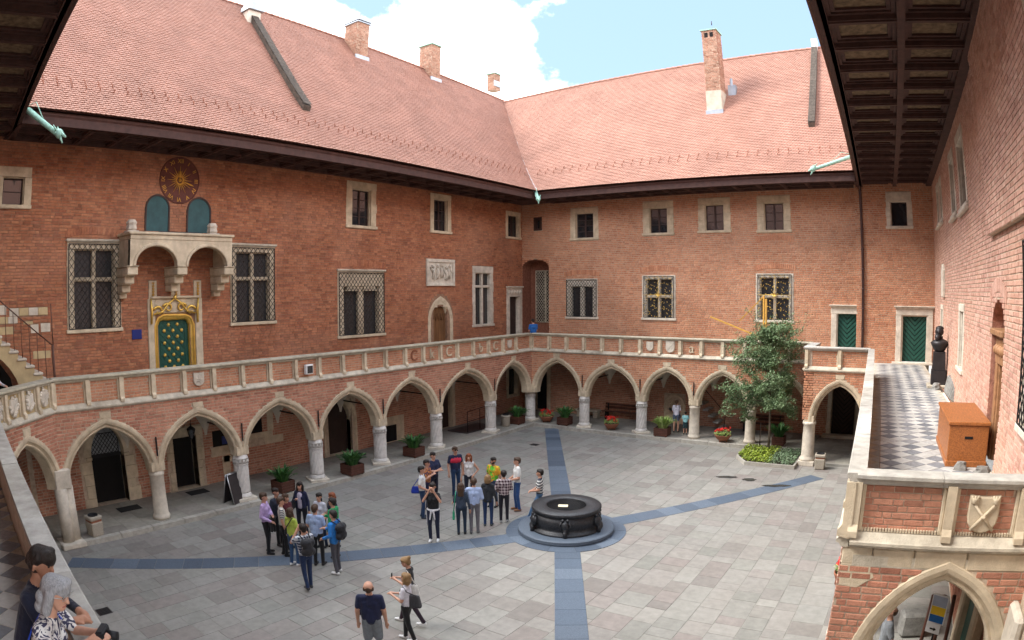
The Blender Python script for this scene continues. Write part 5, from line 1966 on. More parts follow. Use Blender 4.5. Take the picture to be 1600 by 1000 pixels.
# fire walls: dark masonry ribs running up the roof
def rib(parent, F, a, t0, t1, w, head=None):
    mb = MB()
    rings = []
    n = 26
    rg = random.Random(int(a * 7))
    for i in range(n + 1):
        t = t0 + (t1 - t0) * i / n
        z = ZG + prof_z(t)
        h = .26 + rg.uniform(-.03, .03)
        rings.append([F.P(a - w / 2, -t, z - .1), F.P(a - w / 2 - .03, -t + h * .5, z + h), F.P(a + w / 2 + .03, -t + h * .5, z + h), F.P(a + w / 2, -t, z - .1)])
    mb.sweep(rings)
    for i in range(n):       # coping stones
        t = t0 + (t1 - t0) * (i + .5) / n
        z = ZG + prof_z(t) + .30
        dt = (t1 - t0) / n * .46
        s_ = prof_s(t)
        mb.add([F.P(a - w * .6, -t + .16 + dt, z - dt * s_), F.P(a + w * .6, -t + .16 + dt, z - dt * s_), F.P(a + w * .6, -t + .16 - dt, z + dt * s_), F.P(a - w * .6, -t + .16 - dt, z + dt * s_)], [(0, 1, 2, 3)])
    o = mb.build('fire_wall', m_firewall, parent)
    return o


m_firewall = M('mossy_coping', (.075, .058, .045), var=.5, ns=9, bump=.7, bs=25, stain=.5)
rib(wingA, FGA, 13.0, 2.05, 6.9, .34)
rib(wingB, FGB, 14.25, 2.75, 7.7, .30)
q = MB(); q.box(FGA, 12.65, 13.4, -7.6, -6.75, 19.4, 20.65, c=.02); q.build('fire_wall_head', m_plaster, wingA)
q = MB(); q.prism(FGA, [(12.55, 20.652), (13.5, 20.652), (13.35, 21.0), (12.7, 21.0)], -7.75, -6.6); q.box(FGA, 12.75, 13.3, -7.5, -6.9, 21.01, 21.5); q.build('fire_wall_cap', m_zinc, wingA)
q = MB(); q.box(FGB, 14.08, 14.42, -8.2, -7.7, 21.0, 21.9); q.build('fire_wall_head', m_white, wingB)

# ================================================================ gallery floors
def tile_floor(wing, F, a0, a1, d0, d1, size, z, name, limit):
    base = MB()
    base.box(F, a0, a1, d0, d1, z - .16, z - .006)
    o = base.build(name, m_cap, wing)
    pcs = Pieces('floor_tile', 'floor_tiles', ([(-.5, -.5, 0), (.5, -.5, 0), (.5, .5, 0), (-.5, .5, 0), (-.49, -.49, 1), (.49, -.49, 1), (.49, .49, 1), (-.49, .49, 1)],
                                               [(4, 5, 6, 7), (0, 1, 5, 4), (1, 2, 6, 5), (2, 3, 7, 6), (3, 0, 4, 7)]))
    s = size / math.sqrt(2)
    n = int((a1 - a0) / s) + 2
    mth = int(abs(d1 - d0) / s) + 2
    for i in range(-1, n):
        for j in range(-1, mth):
            if (i + j) % 2: continue
            a, d = a0 + i * s, min(d0, d1) + j * s
            if a < a0 + .1 or a > a1 - .1 or d < min(d0, d1) + .1 or d > max(d0, d1) - .12: continue
            dark = (i + j) % 4 == 0 if False else ((i - j) // 2) % 2 == 0
            k = size * .96
            X = (F.u[0] + F.n[0], F.u[1] + F.n[1]); Yv = (-F.u[0] + F.n[0], -F.u[1] + F.n[1])
            r2 = k / math.sqrt(2)
            mat = m_tdark if ((i % 2 == 0)) else m_tlight
            c = F.P(a, d, z - .006)
            if F.side > 0:
                pcs.items.append((c, (X[0] * r2, X[1] * r2, 0), (Yv[0] * r2, Yv[1] * r2, 0), (0, 0, .006 + RNG.uniform(0, .002)), mat, o))
            else:
                pcs.items.append((c, (Yv[0] * r2, Yv[1] * r2, 0), (X[0] * r2, X[1] * r2, 0), (0, 0, .006 + RNG.uniform(0, .002)), mat, o))
    # rank tiles by the floor normal, not by the stored Y axis
    pcs.place_flat(limit)
    return o


def place_flat(s, limit):
    its = s.items
    rank = []
    for i, it in enumerate(its):
        px, py, dist = project(it[0])
        ok = -20 < px < 1620 and -20 < py < 1020
        rank.append(((Vector(it[1]).length * Vector(it[2]).length * (CAM.z - it[0][2]) / dist ** 3) if ok else 0, i))
    rank.sort(reverse=True)
    keep = [i for a, i in rank[:limit] if a > 0]
    keepset = set(keep)
    pv, pf = s.proto
    meshes = {}
    for i in keep:
        c, X, Y, Z, mat, par = its[i]
        if mat.name not in meshes:
            me = bpy.data.meshes.new(s.name)
            me.from_pydata(pv, [], pf); me.materials.append(mat); me.update()
            meshes[mat.name] = me
        o = bpy.data.objects.new(s.name, meshes[mat.name])
        COL.objects.link(o); o.parent = par
        o.matrix_basis = Matrix(((X[0], Y[0], Z[0], c[0]), (X[1], Y[1], Z[1], c[1]), (X[2], Y[2], Z[2], c[2]), (0, 0, 0, 1)))
    s.items = [it for i, it in enumerate(its) if i not in keepset]
    if s.items: s.place(0)


Pieces.place_flat = place_flat
tile_floor(wingC, FC, -5.2, LC + .02, -.16, -2.72, .36, ZF, 'terrace_floor', 300)
tile_floor(wingD, FD, -.5, LD, -.17, -2.9, .36, ZF, 'gallery_floor', 60)
q = MB(); q.box(ID, -2.59, -.31, -26.5, 3.08, ZF - .1, ZF - .01); q.box(ID, -.3, 16.5, .31, 3.08, ZF - .1, ZF - .012); q.build('gallery_floor', m_cap, wingA)

# ================================================================ ground
g = MB()
g.add([(-400, -400, -.06), (400, -400, -.06), (400, 400, -.06), (-400, 400, -.06)], [(0, 1, 2, 3)])
gr = g.build('ground', m_joint); gr['kind'] = 'structure'
g = MB()
g.box(ID, -.2, 21, -29, .4, -.055, -.008)
fl = g.build('courtyard_floor', m_joint); fl['kind'] = 'structure'
WELL = (9.52, -12.88)


def in_band(x, y):
    """blue granite: ring round the well and four diagonal arms"""
    dx, dy = x - WELL[0], y - WELL[1]
    r = math.hypot(dx, dy)
    if r < 1.8: return True
    for (ex, ey) in ARMS:
        L = math.hypot(ex, ey)
        al = (dx * ex + dy * ey) / L
        if al > 0 and abs(dx * ey - dy * ex) / L < .36 and al < L: return True
    return False


ARMS = [(1.50 - WELL[0], -.45 - WELL[1]), (15.6 - WELL[0], -4.0 - WELL[1]), (1.3 - WELL[0], -24.75 - WELL[1]), (16.0 - WELL[0], -23.6 - WELL[1])]
SLAB = ([(-.5, -.5, 0), (.5, -.5, 0), (.5, .5, 0), (-.5, .5, 0), (-.492, -.492, 1), (.492, -.492, 1), (.492, .492, 1), (-.492, .492, 1)],
        [(4, 5, 6, 7), (0, 1, 5, 4), (1, 2, 6, 5), (2, 3, 7, 6), (3, 0, 4, 7)])
slabs = Pieces('paving_slab', 'paving_slabs', SLAB)
rg = random.Random(21)
x = .36
while x < 20.8:
    w = rg.choice((.5, .58, .66, .74, .62))
    y = -.36 - rg.random() * .4
    while y > -27.5:
        l = rg.choice((.38, .5, .6, .74, .9, 1.0))
        cx, cy = x + w / 2, y - l / 2
        z = .0 + rg.uniform(-.003, .002)
        slabs.add((cx, cy, -.012), (w - .008, 0, 0), (0, l - .008, 0), (0, 0, .012 + z), m_pave, fl)
        y -= l
    x += w
slabs.place_flat(300)
# band slabs lie 6 mm over the paving
bd = Pieces('band_slab', 'band_slabs', SLAB)
for (ex, ey) in ARMS:
    L = math.hypot(ex, ey)
    ux, uy = ex / L, ey / L
    al = 1.72
    while al < L:
        l = rg.uniform(.5, 1.0)
        l = min(l, L - al)
        if l > .1:
            c = (WELL[0] + ux * (al + l / 2), WELL[1] + uy * (al + l / 2), .002)
            bd.add(c, (ux * (l - .008), uy * (l - .008), 0), (-uy * .70, ux * .70, 0), (0, 0, .008), m_band, fl)
        al += l
bd.place_flat(120)
for k in range(14):
    q = MB()
    t0, t1 = 2 * math.pi * k / 14 + .003, 2 * math.pi * (k + 1) / 14 - .003
    o_ = [(WELL[0] + 1.78 * math.cos(t0 + (t1 - t0) * i / 6), WELL[1] + 1.78 * math.sin(t0 + (t1 - t0) * i / 6)) for i in range(7)]
    i_ = [(WELL[0] + 1.2 * math.cos(t0 + (t1 - t0) * i / 6), WELL[1] + 1.2 * math.sin(t0 + (t1 - t0) * i / 6)) for i in range(7)][::-1]
    pl = o_ + i_
    n = len(pl)
    q.add([(x, y, .0) for x, y in pl] + [(x, y, .014) for x, y in pl], [tuple(range(n, 2 * n))] + [(i, (i + 1) % n, n + (i + 1) % n, n + i) for i in range(n)])
    q.build('ring_slab', m_band, fl)
# raised walk under the arcades with kerb stones
wk = MB()
wk.box(ID, -2.62, .16, -25.5, 3.1, -.05, .146)
wk.box(ID, .16, 14.6, -.16, 3.1, -.05, .144)
wk.box(ID, 14.6, 20.3, -2.2, 3.1, -.05, .098)
wk = wk.build('arcade_pavement', m_joint); wk['kind'] = 'structure'
ws = Pieces('paving_slab', 'paving_slabs', SLAB)
for (x0, x1, y0, y1, z) in ((-2.6, .15, -25.2, 3.05, .146), (.2, 14.55, -.15, 3.05, .144), (14.62, 20.2, -2.1, 3.05, .098)):
    y = y0
    while y < y1:
        l = min(rg.uniform(.6, .9), y1 - y)
        x = x0
        while x < x1:
            w = min(rg.uniform(.5, 1.1), x1 - x)
            if w > .1 and l > .1: ws.add((x + w / 2, y + l / 2, z), (w - .008, 0, 0), (0, l - .008, 0), (0, 0, .006 + rg.uniform(0, .003)), m_walk, wk)
            x += w
        y += l
ws.place_flat(150)
ks = Pieces('kerb_stone', 'kerb_stones', SLAB)
y = -24.0
while y < -.1:
    l = rg.uniform(.8, 1.6); l = min(l, -.1 - y)
    ks.add((.27, y + l / 2, -.02), (.22, 0, 0), (0, l - .008, 0), (0, 0, .17 + rg.uniform(-.004, .006)), m_kerb, wk)
    y += l
x = .38
while x < 14.4:
    l = rg.uniform(.8, 1.6); l = min(l, 14.4 - x)
    ks.add((x + l / 2, -.27, -.02), (l - .008, 0, 0), (0, .22, 0), (0, 0, .17 + rg.uniform(-.004, .006)), m_kerb, wk)
    x += l
ks.place_flat(60)
# ================================================================ the well
well = thing('well', 'round black bronze well with grated top in the middle of the courtyard', 'well', (WELL[0], WELL[1], .014))
q = MB(); q.lathe([(1.40, 0), (1.42, .03), (1.42, .12), (1.39, .14), (.9, .142)], 64, smooth=False); q.build('step', m_wellstone, well)
q = MB()
q.lathe([(1.08, .142), (1.09, .18), (1.04, .21), (1.0, .24), (.965, .27), (.985, .33), (1.02, .45), (1.03, .52), (1.0, .60), (.965, .64), (.95, .66), (.98, .68), (1.01, .70), (1.03, .74), (1.03, .79), (1.01, .81), (.60, .815), (.58, .80), (.58, .2)], 72)
q.build('drum', m_well, well)
q = MB()
for k in range(-7, 8):
    h = math.sqrt(max(.57 ** 2 - (k * .078) ** 2, 0))
    if h > .05:
        q.tube([(k * .078, -h, .79), (k * .078, h, .79)], .009, 4)
        q.tube([(-h, k * .078, .795), (h, k * .078, .795)], .009, 4)
q.build('grate', m_iron, well)
q = MB(); q.lathe([(.57, .45), (.56, .451)], 32); q.build('well_water', m_black, well)
for k in range(6):
    t = R(-62 + k * 60)
    c, s_ = math.cos(t), math.sin(t)
    q = MB()      # mascaron with garland on the drum
    q.ball((1.02 * c, 1.02 * s_, .48), .13, sc_=(1, 1, 1.3))
    q.ball((1.08 * c, 1.08 * s_, .36), .07)
    for e in (-1, 1):
        q.tube([(1.05 * c - e * .1 * s_, 1.05 * s_ + e * .1 * c, .62), (1.08 * c - e * .16 * s_, 1.08 * s_ + e * .16 * c, .5), (1.06 * c - e * .05 * s_, 1.06 * s_ + e * .05 * c, .3)], .03, 5)
        q.ball((1.06 * c - e * .07 * s_, 1.06 * s_ + e * .07 * c, .66), .045)
    q.tube([(1.1 * c, 1.1 * s_, .34), (1.1 * c, 1.1 * s_, .16)], [.05, .07], 6)
    q.build('mascaron', m_well, well)
q = MB(); q.box(Fr(0, 0, 1, .5, 1), -.14, .14, -.1, .1, 0, .012); tag(q.build('paper_note', m_paper, loc=(WELL[0] + .0, WELL[1] - .2, .825)), 'cream card lying on the grate of the well', 'card')


# ================================================================ plants
def strap_leaves(mb, n, rad, h, rg, w=.05, m=0, droop=1.0):
    for i in range(n):
        t = rg.uniform(0, 2 * math.pi)
        r0 = rad * rg.uniform(0, .45)
        L = h * rg.uniform(.65, 1.15)
        out = rg.uniform(.25, 1.0)
        c, s_ = math.cos(t), math.sin(t)
        ww = w * rg.uniform(.7, 1.2)
        pts = []
        for k in range(5):
            u = k / 4
            rr = r0 + out * L * .75 * u ** 1.4
            zz = L * (u - droop * .45 * out * u ** 2.4)
            pts.append((rr, zz, ww * (math.sin(math.pi * min(.1 + .85 * u, 1)) ** .7 + .05)))
        vs = []
        for rr, zz, hw in pts:
            vs += [(rr * c - hw * s_, rr * s_ + hw * c, zz + .012), (rr * c, rr * s_, zz - .008), (rr * c + hw * s_, rr * s_ - hw * c, zz + .012)]
        fs = []
        for k in range(4):
            b = k * 3
            fs += [(b, b + 1, b + 4, b + 3), (b + 1, b + 2, b + 5, b + 4)]
        mb.add(vs, fs, m)


def planter(x, y, z, rot, label, leafmat, seed, w=.62, h=.42, sp=.5):
    t = thing('planter', label, 'planter', (x, y, z), rot, 'wooden planters under the arcades')
    q = MB(); q.box(ID, -w / 2 + .03, w / 2 - .03, -w / 2 + .03, w / 2 - .03, .04, h - .05); q.build('liner', m_soil, t)
    for k in range(4):
        z0 = .03 + (h - .03) * k / 4
        for s_ in (-1, 1):
            q = MB(); q.box(ID, -w / 2 - .012, w / 2 + .012, s_ * (w / 2 - .03), s_ * (w / 2), z0 + .006, z0 + (h - .03) / 4, c=.008); q.build('slat', m_planter, t)
            q = MB(); q.box(ID, s_ * (w / 2 - .03), s_ * (w / 2), -w / 2 + .032, w / 2 - .032, z0 + .006, z0 + (h - .03) / 4, c=.008); q.build('slat', m_planter, t)
    for a in (-1, 1):
        for b in (-1, 1):
            q = MB(); q.box(ID, a * (w / 2 - .1), a * (w / 2 - .03), b * (w / 2 - .1), b * (w / 2 - .03), 0, .04); q.build('foot', m_planter, t)
    rg = random.Random(seed)
    q = MB(); strap_leaves(q, 95, w * .75, sp * 1.25, rg, w=.045)
    q.build('foliage', leafmat, t, loc=(0, 0, h - .06))
    return t


planter(.03, -16.02, .152, .05, 'slatted planter with arching leaves, nearest the folding board', m_leafd, 1)
planter(.12, -12.75, .152, -.03, 'slatted planter with arching leaves in front of the arched doorway', m_leafd, 2, w=.66)
planter(.02, -9.15, .152, .04, 'slatted planter with arching leaves beside the cellar hatch', m_leafd, 3, w=.66)
planter(-.28, -.95, .152, .0, 'planter with dark leaves beside the round stone bin', m_leafd, 4, w=.6)
planter(1.95, .12, .152, .02, 'planter with dark leaves beside the red geranium bowl in the back corner', m_leafd, 5, w=.6, sp=.55)
planter(7.4, .02, .152, .04, 'planter with pale yellowish leaves in front of the wall fountain', m_leafl, 6, w=.66, sp=.52)
planter(13.1, .25, .152, .0, 'reddish planter with dark leaves behind the young tree', m_leafd, 7, w=.56, sp=.55)


def flower_bowl(x, y, z, label, seed, r=.36):
    t = thing('flower_bowl', label, 'flower bowl', (x, y, z), 0, 'terracotta bowls of red flowers')
    q = MB(); q.lathe([(.10, .05), (.2, .06), (r * .8, .16), (r, .28), (r * 1.05, .3), (r * 1.05, .34), (r * .95, .34), (r * .9, .28)], 24); q.build('bowl', m_terra, t)
    for k in range(3):
        q = MB(); q.tube([(.16 * math.cos(k * 2.1), .16 * math.sin(k * 2.1), .08), (.2 * math.cos(k * 2.1), .2 * math.sin(k * 2.1), .0)], [.04, .03], 6); q.build('foot', m_terra, t)
    q = MB(); q.lathe([(r * .93, .3), (.01, .34)], 16); q.build('soil', m_soil, t)
    rg = random.Random(seed)
    q = MB()
    for i in range(170):
        a, rr = rg.uniform(0, 6.28), r * 1.1 * math.sqrt(rg.random())
        x_, y_, z_ = rr * math.cos(a), rr * math.sin(a), .34 + rg.uniform(0, .16)
        s_ = rg.uniform(.035, .06); n = Vector((rg.uniform(-1, 1), rg.uniform(-1, 1), 1.2)).normalized(); u = n.orthogonal().normalized(); v = n.cross(u)
        c = Vector((x_, y_, z_))
        q.add([c - u * s_, c - v * s_ * .7, c + u * s_, c + v * s_ * .7], [(0, 1, 2, 3)])
    q.build('foliage', m_leafl, t)
    q = MB()
    for i in range(16):
        a, rr = rg.uniform(0, 6.28), r * 1.05 * math.sqrt(rg.random())
        cx, cy, cz = rr * math.cos(a), rr * math.sin(a), .48 + rg.uniform(0, .16)
        for k in range(16):
            n = Vector((rg.gauss(0, 1), rg.gauss(0, 1), rg.gauss(.3, 1))).normalized()
            c = Vector((cx, cy, cz)) + n * .06
            u = n.orthogonal().normalized(); v = n.cross(u); s_ = .028
            q.add([c - u * s_, c - v * s_, c + u * s_, c + v * s_], [(0, 1, 2, 3)])
    q.build('blossoms', m_petal, t)
    return t


flower_bowl(.78, .25, .152, 'bowl of red geraniums by the back corner column', 1)
flower_bowl(4.6, .18, .152, 'bowl of red geraniums in front of the brown bench', 2)
flower_bowl(10.46, -.02, .152, 'bowl of red geraniums before the inner stone stair', 3, r=.38)
flower_bowl(17.95, -15.6, 0.85, 'bowl of red geraniums hanging by the terrace corner pier', 4, r=.24)


# ================================================================ young tree in its bed
bedp = [(11.75, -.45), (11.75, -2.25), (12.35, -3.2), (14.5, -3.2), (14.5, -.45)]
bed = thing('flower_bed', 'stone-edged bed of yellow and silvery ground cover round the young tree', 'flower bed', (13.1, -1.8, 0))
q = MB()
n = len(bedp)
loc = [(x - 13.1, y + 1.8) for x, y in bedp]
inn = [(x * .94, y * .93) for x, y in loc]
for i in range(n - 1):
    q.sweep([[(*loc[i], 0), (*loc[i], .15), (*inn[i], .15), (*inn[i], 0)], [(*loc[i + 1], 0), (*loc[i + 1], .15), (*inn[i + 1], .15), (*inn[i + 1], 0)]])
q.build('edging', m_kerb, bed)
q = MB(); q.add([(*p, .11) for p in inn], [tuple(range(n))]); q.build('soil', m_soil, bed)


def inside(p, poly):
    r = False
    for i in range(len(poly)):
        (x1, y1), (x2, y2) = poly[i], poly[i - 1]
        if (y1 > p[1]) != (y2 > p[1]) and p[0] < (x2 - x1) * (p[1] - y1) / (y2 - y1) + x1: r = not r
    return r


rg = random.Random(8)
for mat, cond, nm, sz in ((m_leafy, lambda x: x < .25, 'ground_cover', .05), (m_leafs, lambda x: x >= .25, 'silver_ground_cover', .04)):
    q = MB()
    k = 0
    while k < 2600:
        x, y = rg.uniform(-1.4, 1.45), rg.uniform(-1.45, 1.4)
        if not inside((x, y), inn) or not cond(x + rg.gauss(0, .08)): k += .3; continue
        k += 1
        hz = .12 + rg.random() ** .6 * (.24 if sz > .045 else .2) * (1 - .5 * max(abs(x) / 1.5, abs(y) / 1.5) ** 4)
        nrm = Vector((rg.uniform(-1, 1), rg.uniform(-1, 1), rg.uniform(.2, 1.2))).normalized()
        u = nrm.orthogonal().normalized(); v = nrm.cross(u); s_ = sz * rg.uniform(.7, 1.3)
        c = Vector((x, y, hz))
        q.add([c - u * s_, c - v * s_ * .5, c + u * s_, c + v * s_ * .5], [(0, 1, 2, 3)])
    q.build(nm, mat, bed, 'stuff')

tree = thing('young_tree', 'young tree with fine grey-green leaves standing in the flower bed', 'tree', (12.92, -1.25, .1))
rg = random.Random(17)
tr = MB()
trunk = [(0, 0, 0), (.03, .0, .8), (.0, .02, 1.6), (-.04, .0, 2.6), (-.08, .03, 3.6), (-.1, .0, 4.6), (-.1, .0, 5.7)]
tr.tube(trunk, [.06, .052, .048, .042, .032, .022, .008], 8)
leaf = MB()
limbs = []
def branch(p, d, L, r, depth):
    pts = [Vector(p)]
    dd = Vector(d).normalized()
    n = 5
    for i in range(n):
        dd = (dd + Vector((rg.gauss(0, .14), rg.gauss(0, .14), rg.gauss(.02, .12)))).normalized()
        pts.append(pts[-1] + dd * L / n)
    tr.tube(pts, [r * (1 - .8 * i / n) for i in range(n + 1)], 5)
    for i in range(1, n + 1):
        dens = (7 if depth else 4) if pts[i].z < 3.4 else (4 if depth else 2)
        for k in range(dens):
            c = pts[i] + Vector((rg.gauss(0, .075), rg.gauss(0, .075), rg.gauss(0, .06)))
            nrm = Vector((rg.gauss(0, 1), rg.gauss(0, 1), rg.gauss(.5, 1))).normalized()
            u = nrm.orthogonal().normalized(); u = (u + nrm.cross(u) * rg.uniform(-1, 1)).normalized(); v = nrm.cross(u); s_ = rg.uniform(.035, .065)
            leaf.add([c - u * s_, c - v * s_ * .42 + nrm * .008, c + u * s_, c + v * s_ * .42 + nrm * .008], [(0, 1, 2, 3)])
        if depth < 2 and i >= 2:
            for k in range(2 if depth == 0 else 1):
                side = Vector((rg.gauss(0, 1), rg.gauss(0, 1), rg.gauss(.1, .6))).normalized()
                branch(pts[i], dd * .6 + side * .8, L * rg.uniform(.35, .55), r * .5, depth + 1)
for k in range(30):
    z = 1.9 + 3.3 * (k / 30) ** 1.05
    tt = k * 2.399 + rg.uniform(-.5, .5)
    wide = 1.5 * (1 - ((z - 2.9) / 3.0) ** 2 * .75) if z > 2.9 else 1.5 * (.6 + .4 * (z - 1.9))
    wide *= rg.choice((.55, .8, 1.0, 1.2)) * (1 if z < 3.8 else .75)
    i = min(bisect([p[2] for p in trunk], z) - 1, 5)
    t_ = (z - trunk[i][2]) / (trunk[i + 1][2] - trunk[i][2])
    p = Vector(trunk[i]).lerp(Vector(trunk[i + 1]), t_)
    branch(p, (math.cos(tt), math.sin(tt), .15 + .75 * (k / 30)), max(wide, .5), .02, 0)
# one low limb reaching left, thin leaders at the top
branch((-.04, 0, 2.25), (-1, -.25, .2), 1.8, .022, 0)
branch((-.04, 0, 2.15), (-.9, -.1, .02), 1.45, .02, 0)
for d in ((.5, -.1, .9), (.75, .1, .7), (-.5, 0, .9), (-.75, .2, .75), (.9, .0, .5), (.1, .1, 1)): branch((-.1, 0, 4.3), d, rg.uniform(1.3, 1.9), .016, 1)
tr.build('trunk', m_bark, tree)
leaf.build('crown', m_leaft, tree)
st = thing('tree_stake', 'thin wooden stake beside the young tree', 'stake', (12.45, -.9, .1))
q = MB(); q.tube([(0, 0, 0), (0, 0, 1.25)], [.025, .022], 6); q.tube([(0, 0, 1.1), (.45, -.32, 1.15)], .012, 4); q.build('post', m_bark, st)
# yellow timber frame behind the crown
tf = thing('timber_frame', 'yellow timber mast with two slanting struts behind the tree top', 'timber frame', (12.27, .02, 4.842))
def beam(p, q_, w):
    m_ = MB(); m_.tube([p, q_], w, 4, smooth=False); return m_.build('strut', m_yellowood, tf)
m_ = MB(); m_.box(ID, -.09, -.01, -.05, .05, 0, 2.0, c=.01); m_.box(ID, .02, .1, -.05, .05, 0, 1.85, c=.01); m_.build('mast', m_yellowood, tf)
beam((-.12, 0, 1.9), (-1.22, 0, .84), .035)
beam((-2.6, 0, 1.02), (.0, -.0, .08), .045)

# ================================================================ bins, board, benches, lantern
def stone_bin(x, y, z, label, rot=0, rnd=False):
    t = thing('litter_bin', label, 'litter bin', (x, y, z), rot, 'stone litter bins')
    q = MB()
    if rnd: q.lathe([(.20, 0), (.22, .04), (.23, .42), (.24, .46)], 20)
    else: q.box(ID, -.2, .2, -.2, .2, 0, .44, c=.03, ta=-.02, td=-.02)
    q.build('body', m_binstone, t)
    q = MB()
    if rnd: q.lathe([(.245, .46), (.25, .56), (.2, .57)], 20)
    else: q.box(ID, -.225, .225, -.225, .225, .50, .62, c=.03)
    q.build('top', m_binstone, t)
    q = MB()
    if rnd: q.lathe([(.2, .46), (.2, .47)], 16)
    else: q.box(ID, -.19, .19, -.19, .19, .44, .50)
    q.build('band', m_terra, t)
    q = MB(); q.lathe([(.17, .565 if rnd else .621), (.165, .63 if rnd else .65), (.13, .6)], 18); q.build('rim', m_iron, t)
    return t


stone_bin(.02, -23.35, .152, 'square stone litter bin before the arched lattice doorway', .2)
stone_bin(-.45, -1.75, .152, 'round stone litter bin at the foot of the ramp', 0, True)
stone_bin(15.5, -2.75, 0.006, 'square stone litter bin beside the forward pier', .05)
ab = thing('folding_board', 'dark folding notice board standing by a fluted column', 'notice board', (-.12, -18.05, .152), R(20))
for s_ in (-1, 1):
    q = MB()
    rings = []
    q.sweep([[(s_ * .22, -.28, 0), (s_ * .22, .28, 0), (s_ * .02, .28, .98), (s_ * .02, -.28, .98)], [(s_ * .24, -.28, 0), (s_ * .24, .28, 0), (s_ * .04, .28, .98), (s_ * .04, -.28, .98)]])
    o = q.build('panel', m_gutter, ab)
    q = MB()
    for e in (-.29, .29): q.tube([(s_ * .24, e, 0), (s_ * .035, e, 1.0)], .018, 5)
    q.tube([(s_ * .035, -.29, 1.0), (s_ * .035, .29, 1.0)], .018, 5)
    q.build('frame', m_steel, o)


def bench(x0, x1, y, label):
    t = thing('bench', label, 'bench', ((x0 + x1) / 2, y, .152), 0, 'wooden benches along the back wall')
    L = (x1 - x0) / 2
    for k in range(3):
        q = MB(); q.box(ID, -L, L, -.2 + k * .14, -.08 + k * .14, .42, .46, c=.01); q.build('seat_slat', m_planter, t)
    for k in range(2):
        q = MB(); q.box(ID, -L, L, .24 + k * .03, .27 + k * .03, .55 + k * .17, .67 + k * .17, c=.01); q.build('back_slat', m_planter, t)
    for e in (-L + .2, L - .2):
        q = MB(); q.box(ID, e - .03, e + .03, -.18, .24, 0, .42, c=.01); q.box(ID, e - .03, e + .03, .19, .24, .42, .85, c=.01); q.build('leg', m_iron, t)
    return t


bench(2.9, 5.3, 2.65, 'long brown bench behind the second back arch')
bench(10.6, 12.8, 2.65, 'brown bench behind the young tree')
sb = thing('stone_bench', 'low stone block bench beside the planter in the back corner', 'bench', (2.0, 2.6, .152))
q = MB(); q.box(ID, -.7, .7, -.25, .25, .32, .44, c=.03); q.build('seat', m_cap, sb)
for e in (-.5, .5):
    q = MB(); q.box(ID, e - .12, e + .12, -.2, .2, 0, .32, c=.02); q.build('leg', m_cap, sb)

ln = thing('lantern', 'black iron lantern hanging over the rectangular dark doorway', 'lantern', (-1.75, -18.62, 2.18))
q = MB(); q.lathe([(.07, .0), (.13, .26), (.15, .3), (.13, .31)], 6, smooth=False); q.build('glass', m_leaded, ln)
q = MB()
for k in range(6):
    t = k * math.pi / 3
    q.tube([(.075 * math.cos(t), .075 * math.sin(t), 0), (.145 * math.cos(t), .145 * math.sin(t), .29)], .01, 4)
q.lathe([(.17, .3), (.12, .36), (.03, .42), (.02, .5)], 6, smooth=False)
q.lathe([(.08, 0), (.03, -.04), (.01, -.08)], 6)
q.tube([(0, 0, .45), (0, 0, 1.45)], .012, 4)
q.build('frame', m_iron, ln)
for k, (x, y, z, w, l, lb) in enumerate(((-1.95, -18.5, .156, .5, .8, 'before the rectangular dark doorway'), (-1.75, -21.4, .156, .5, .85, 'before the arched lattice doorway'), (-1.9, -10.6, .156, .4, .6, 'behind the second planter from the well'))):
    q = MB(); q.box(ID, -w / 2, w / 2, -l / 2, l / 2, 0, .015, c=.004); tag(q.build('door_mat', m_mat, loc=(x, y, z)), 'black door mat ' + lb, 'door mat', 'door mats in the arcade')
rp = thing('ramp_railing', 'black railing of the wheelchair ramp near the back corner', 'railing', (-1.0, -3.2, .152))
q = MB()
for y in (-1.0, 0, 1.0): q.tube([(0, y, 0), (0, y, 1.05)], .02, 5)
for z in (.55, 1.05): q.tube([(0, -1.0, z), (0, 1.4, z + .1)], .018, 5)
q.build('rail', m_iron, rp)
q = MB(); q.box(ID, -1.1, .1, -1.2, 1.2, -.002, .03); q.build('ramp_plate', m_gutter, rp)
# floodlight on the parapet, blue plaque, sun clock
fl_ = thing('floodlight', 'small floodlight with white housing fixed to the brick parapet', 'floodlight', (.02, -14.6, 4.18))
q = MB(); q.box(ID, -.02, .14, -.16, .16, .0, .34, c=.02); q.build('housing', m_white, fl_)
q = MB(); q.box(ID, .141, .15, -.12, .12, .04, .3); q.build('lens', m_leaded, fl_)
q = MB(); q.box(ID, -.08, -.02, -.04, .04, .1, .2); q.build('bracket', m_iron, fl_)
q = MB(); q.box(FAU, 19.98, 20.36, .0, .03, 5.62, 5.94, c=.005)
pq = tag(q.build('wall_plaque', m_blue), 'small blue plaque left of the gilded green door', 'plaque')
pq.location = (.018, 0, 0)
q = MB(); q.box(FAU, 16.55, 16.9, .0, .02, 1.55, 1.85, c=.004); tag(q.build('wall_plaque', m_blue, loc=(.018, 0, 0)), 'dark blue plaque inside the arcade beside the rectangular doorway', 'plaque')

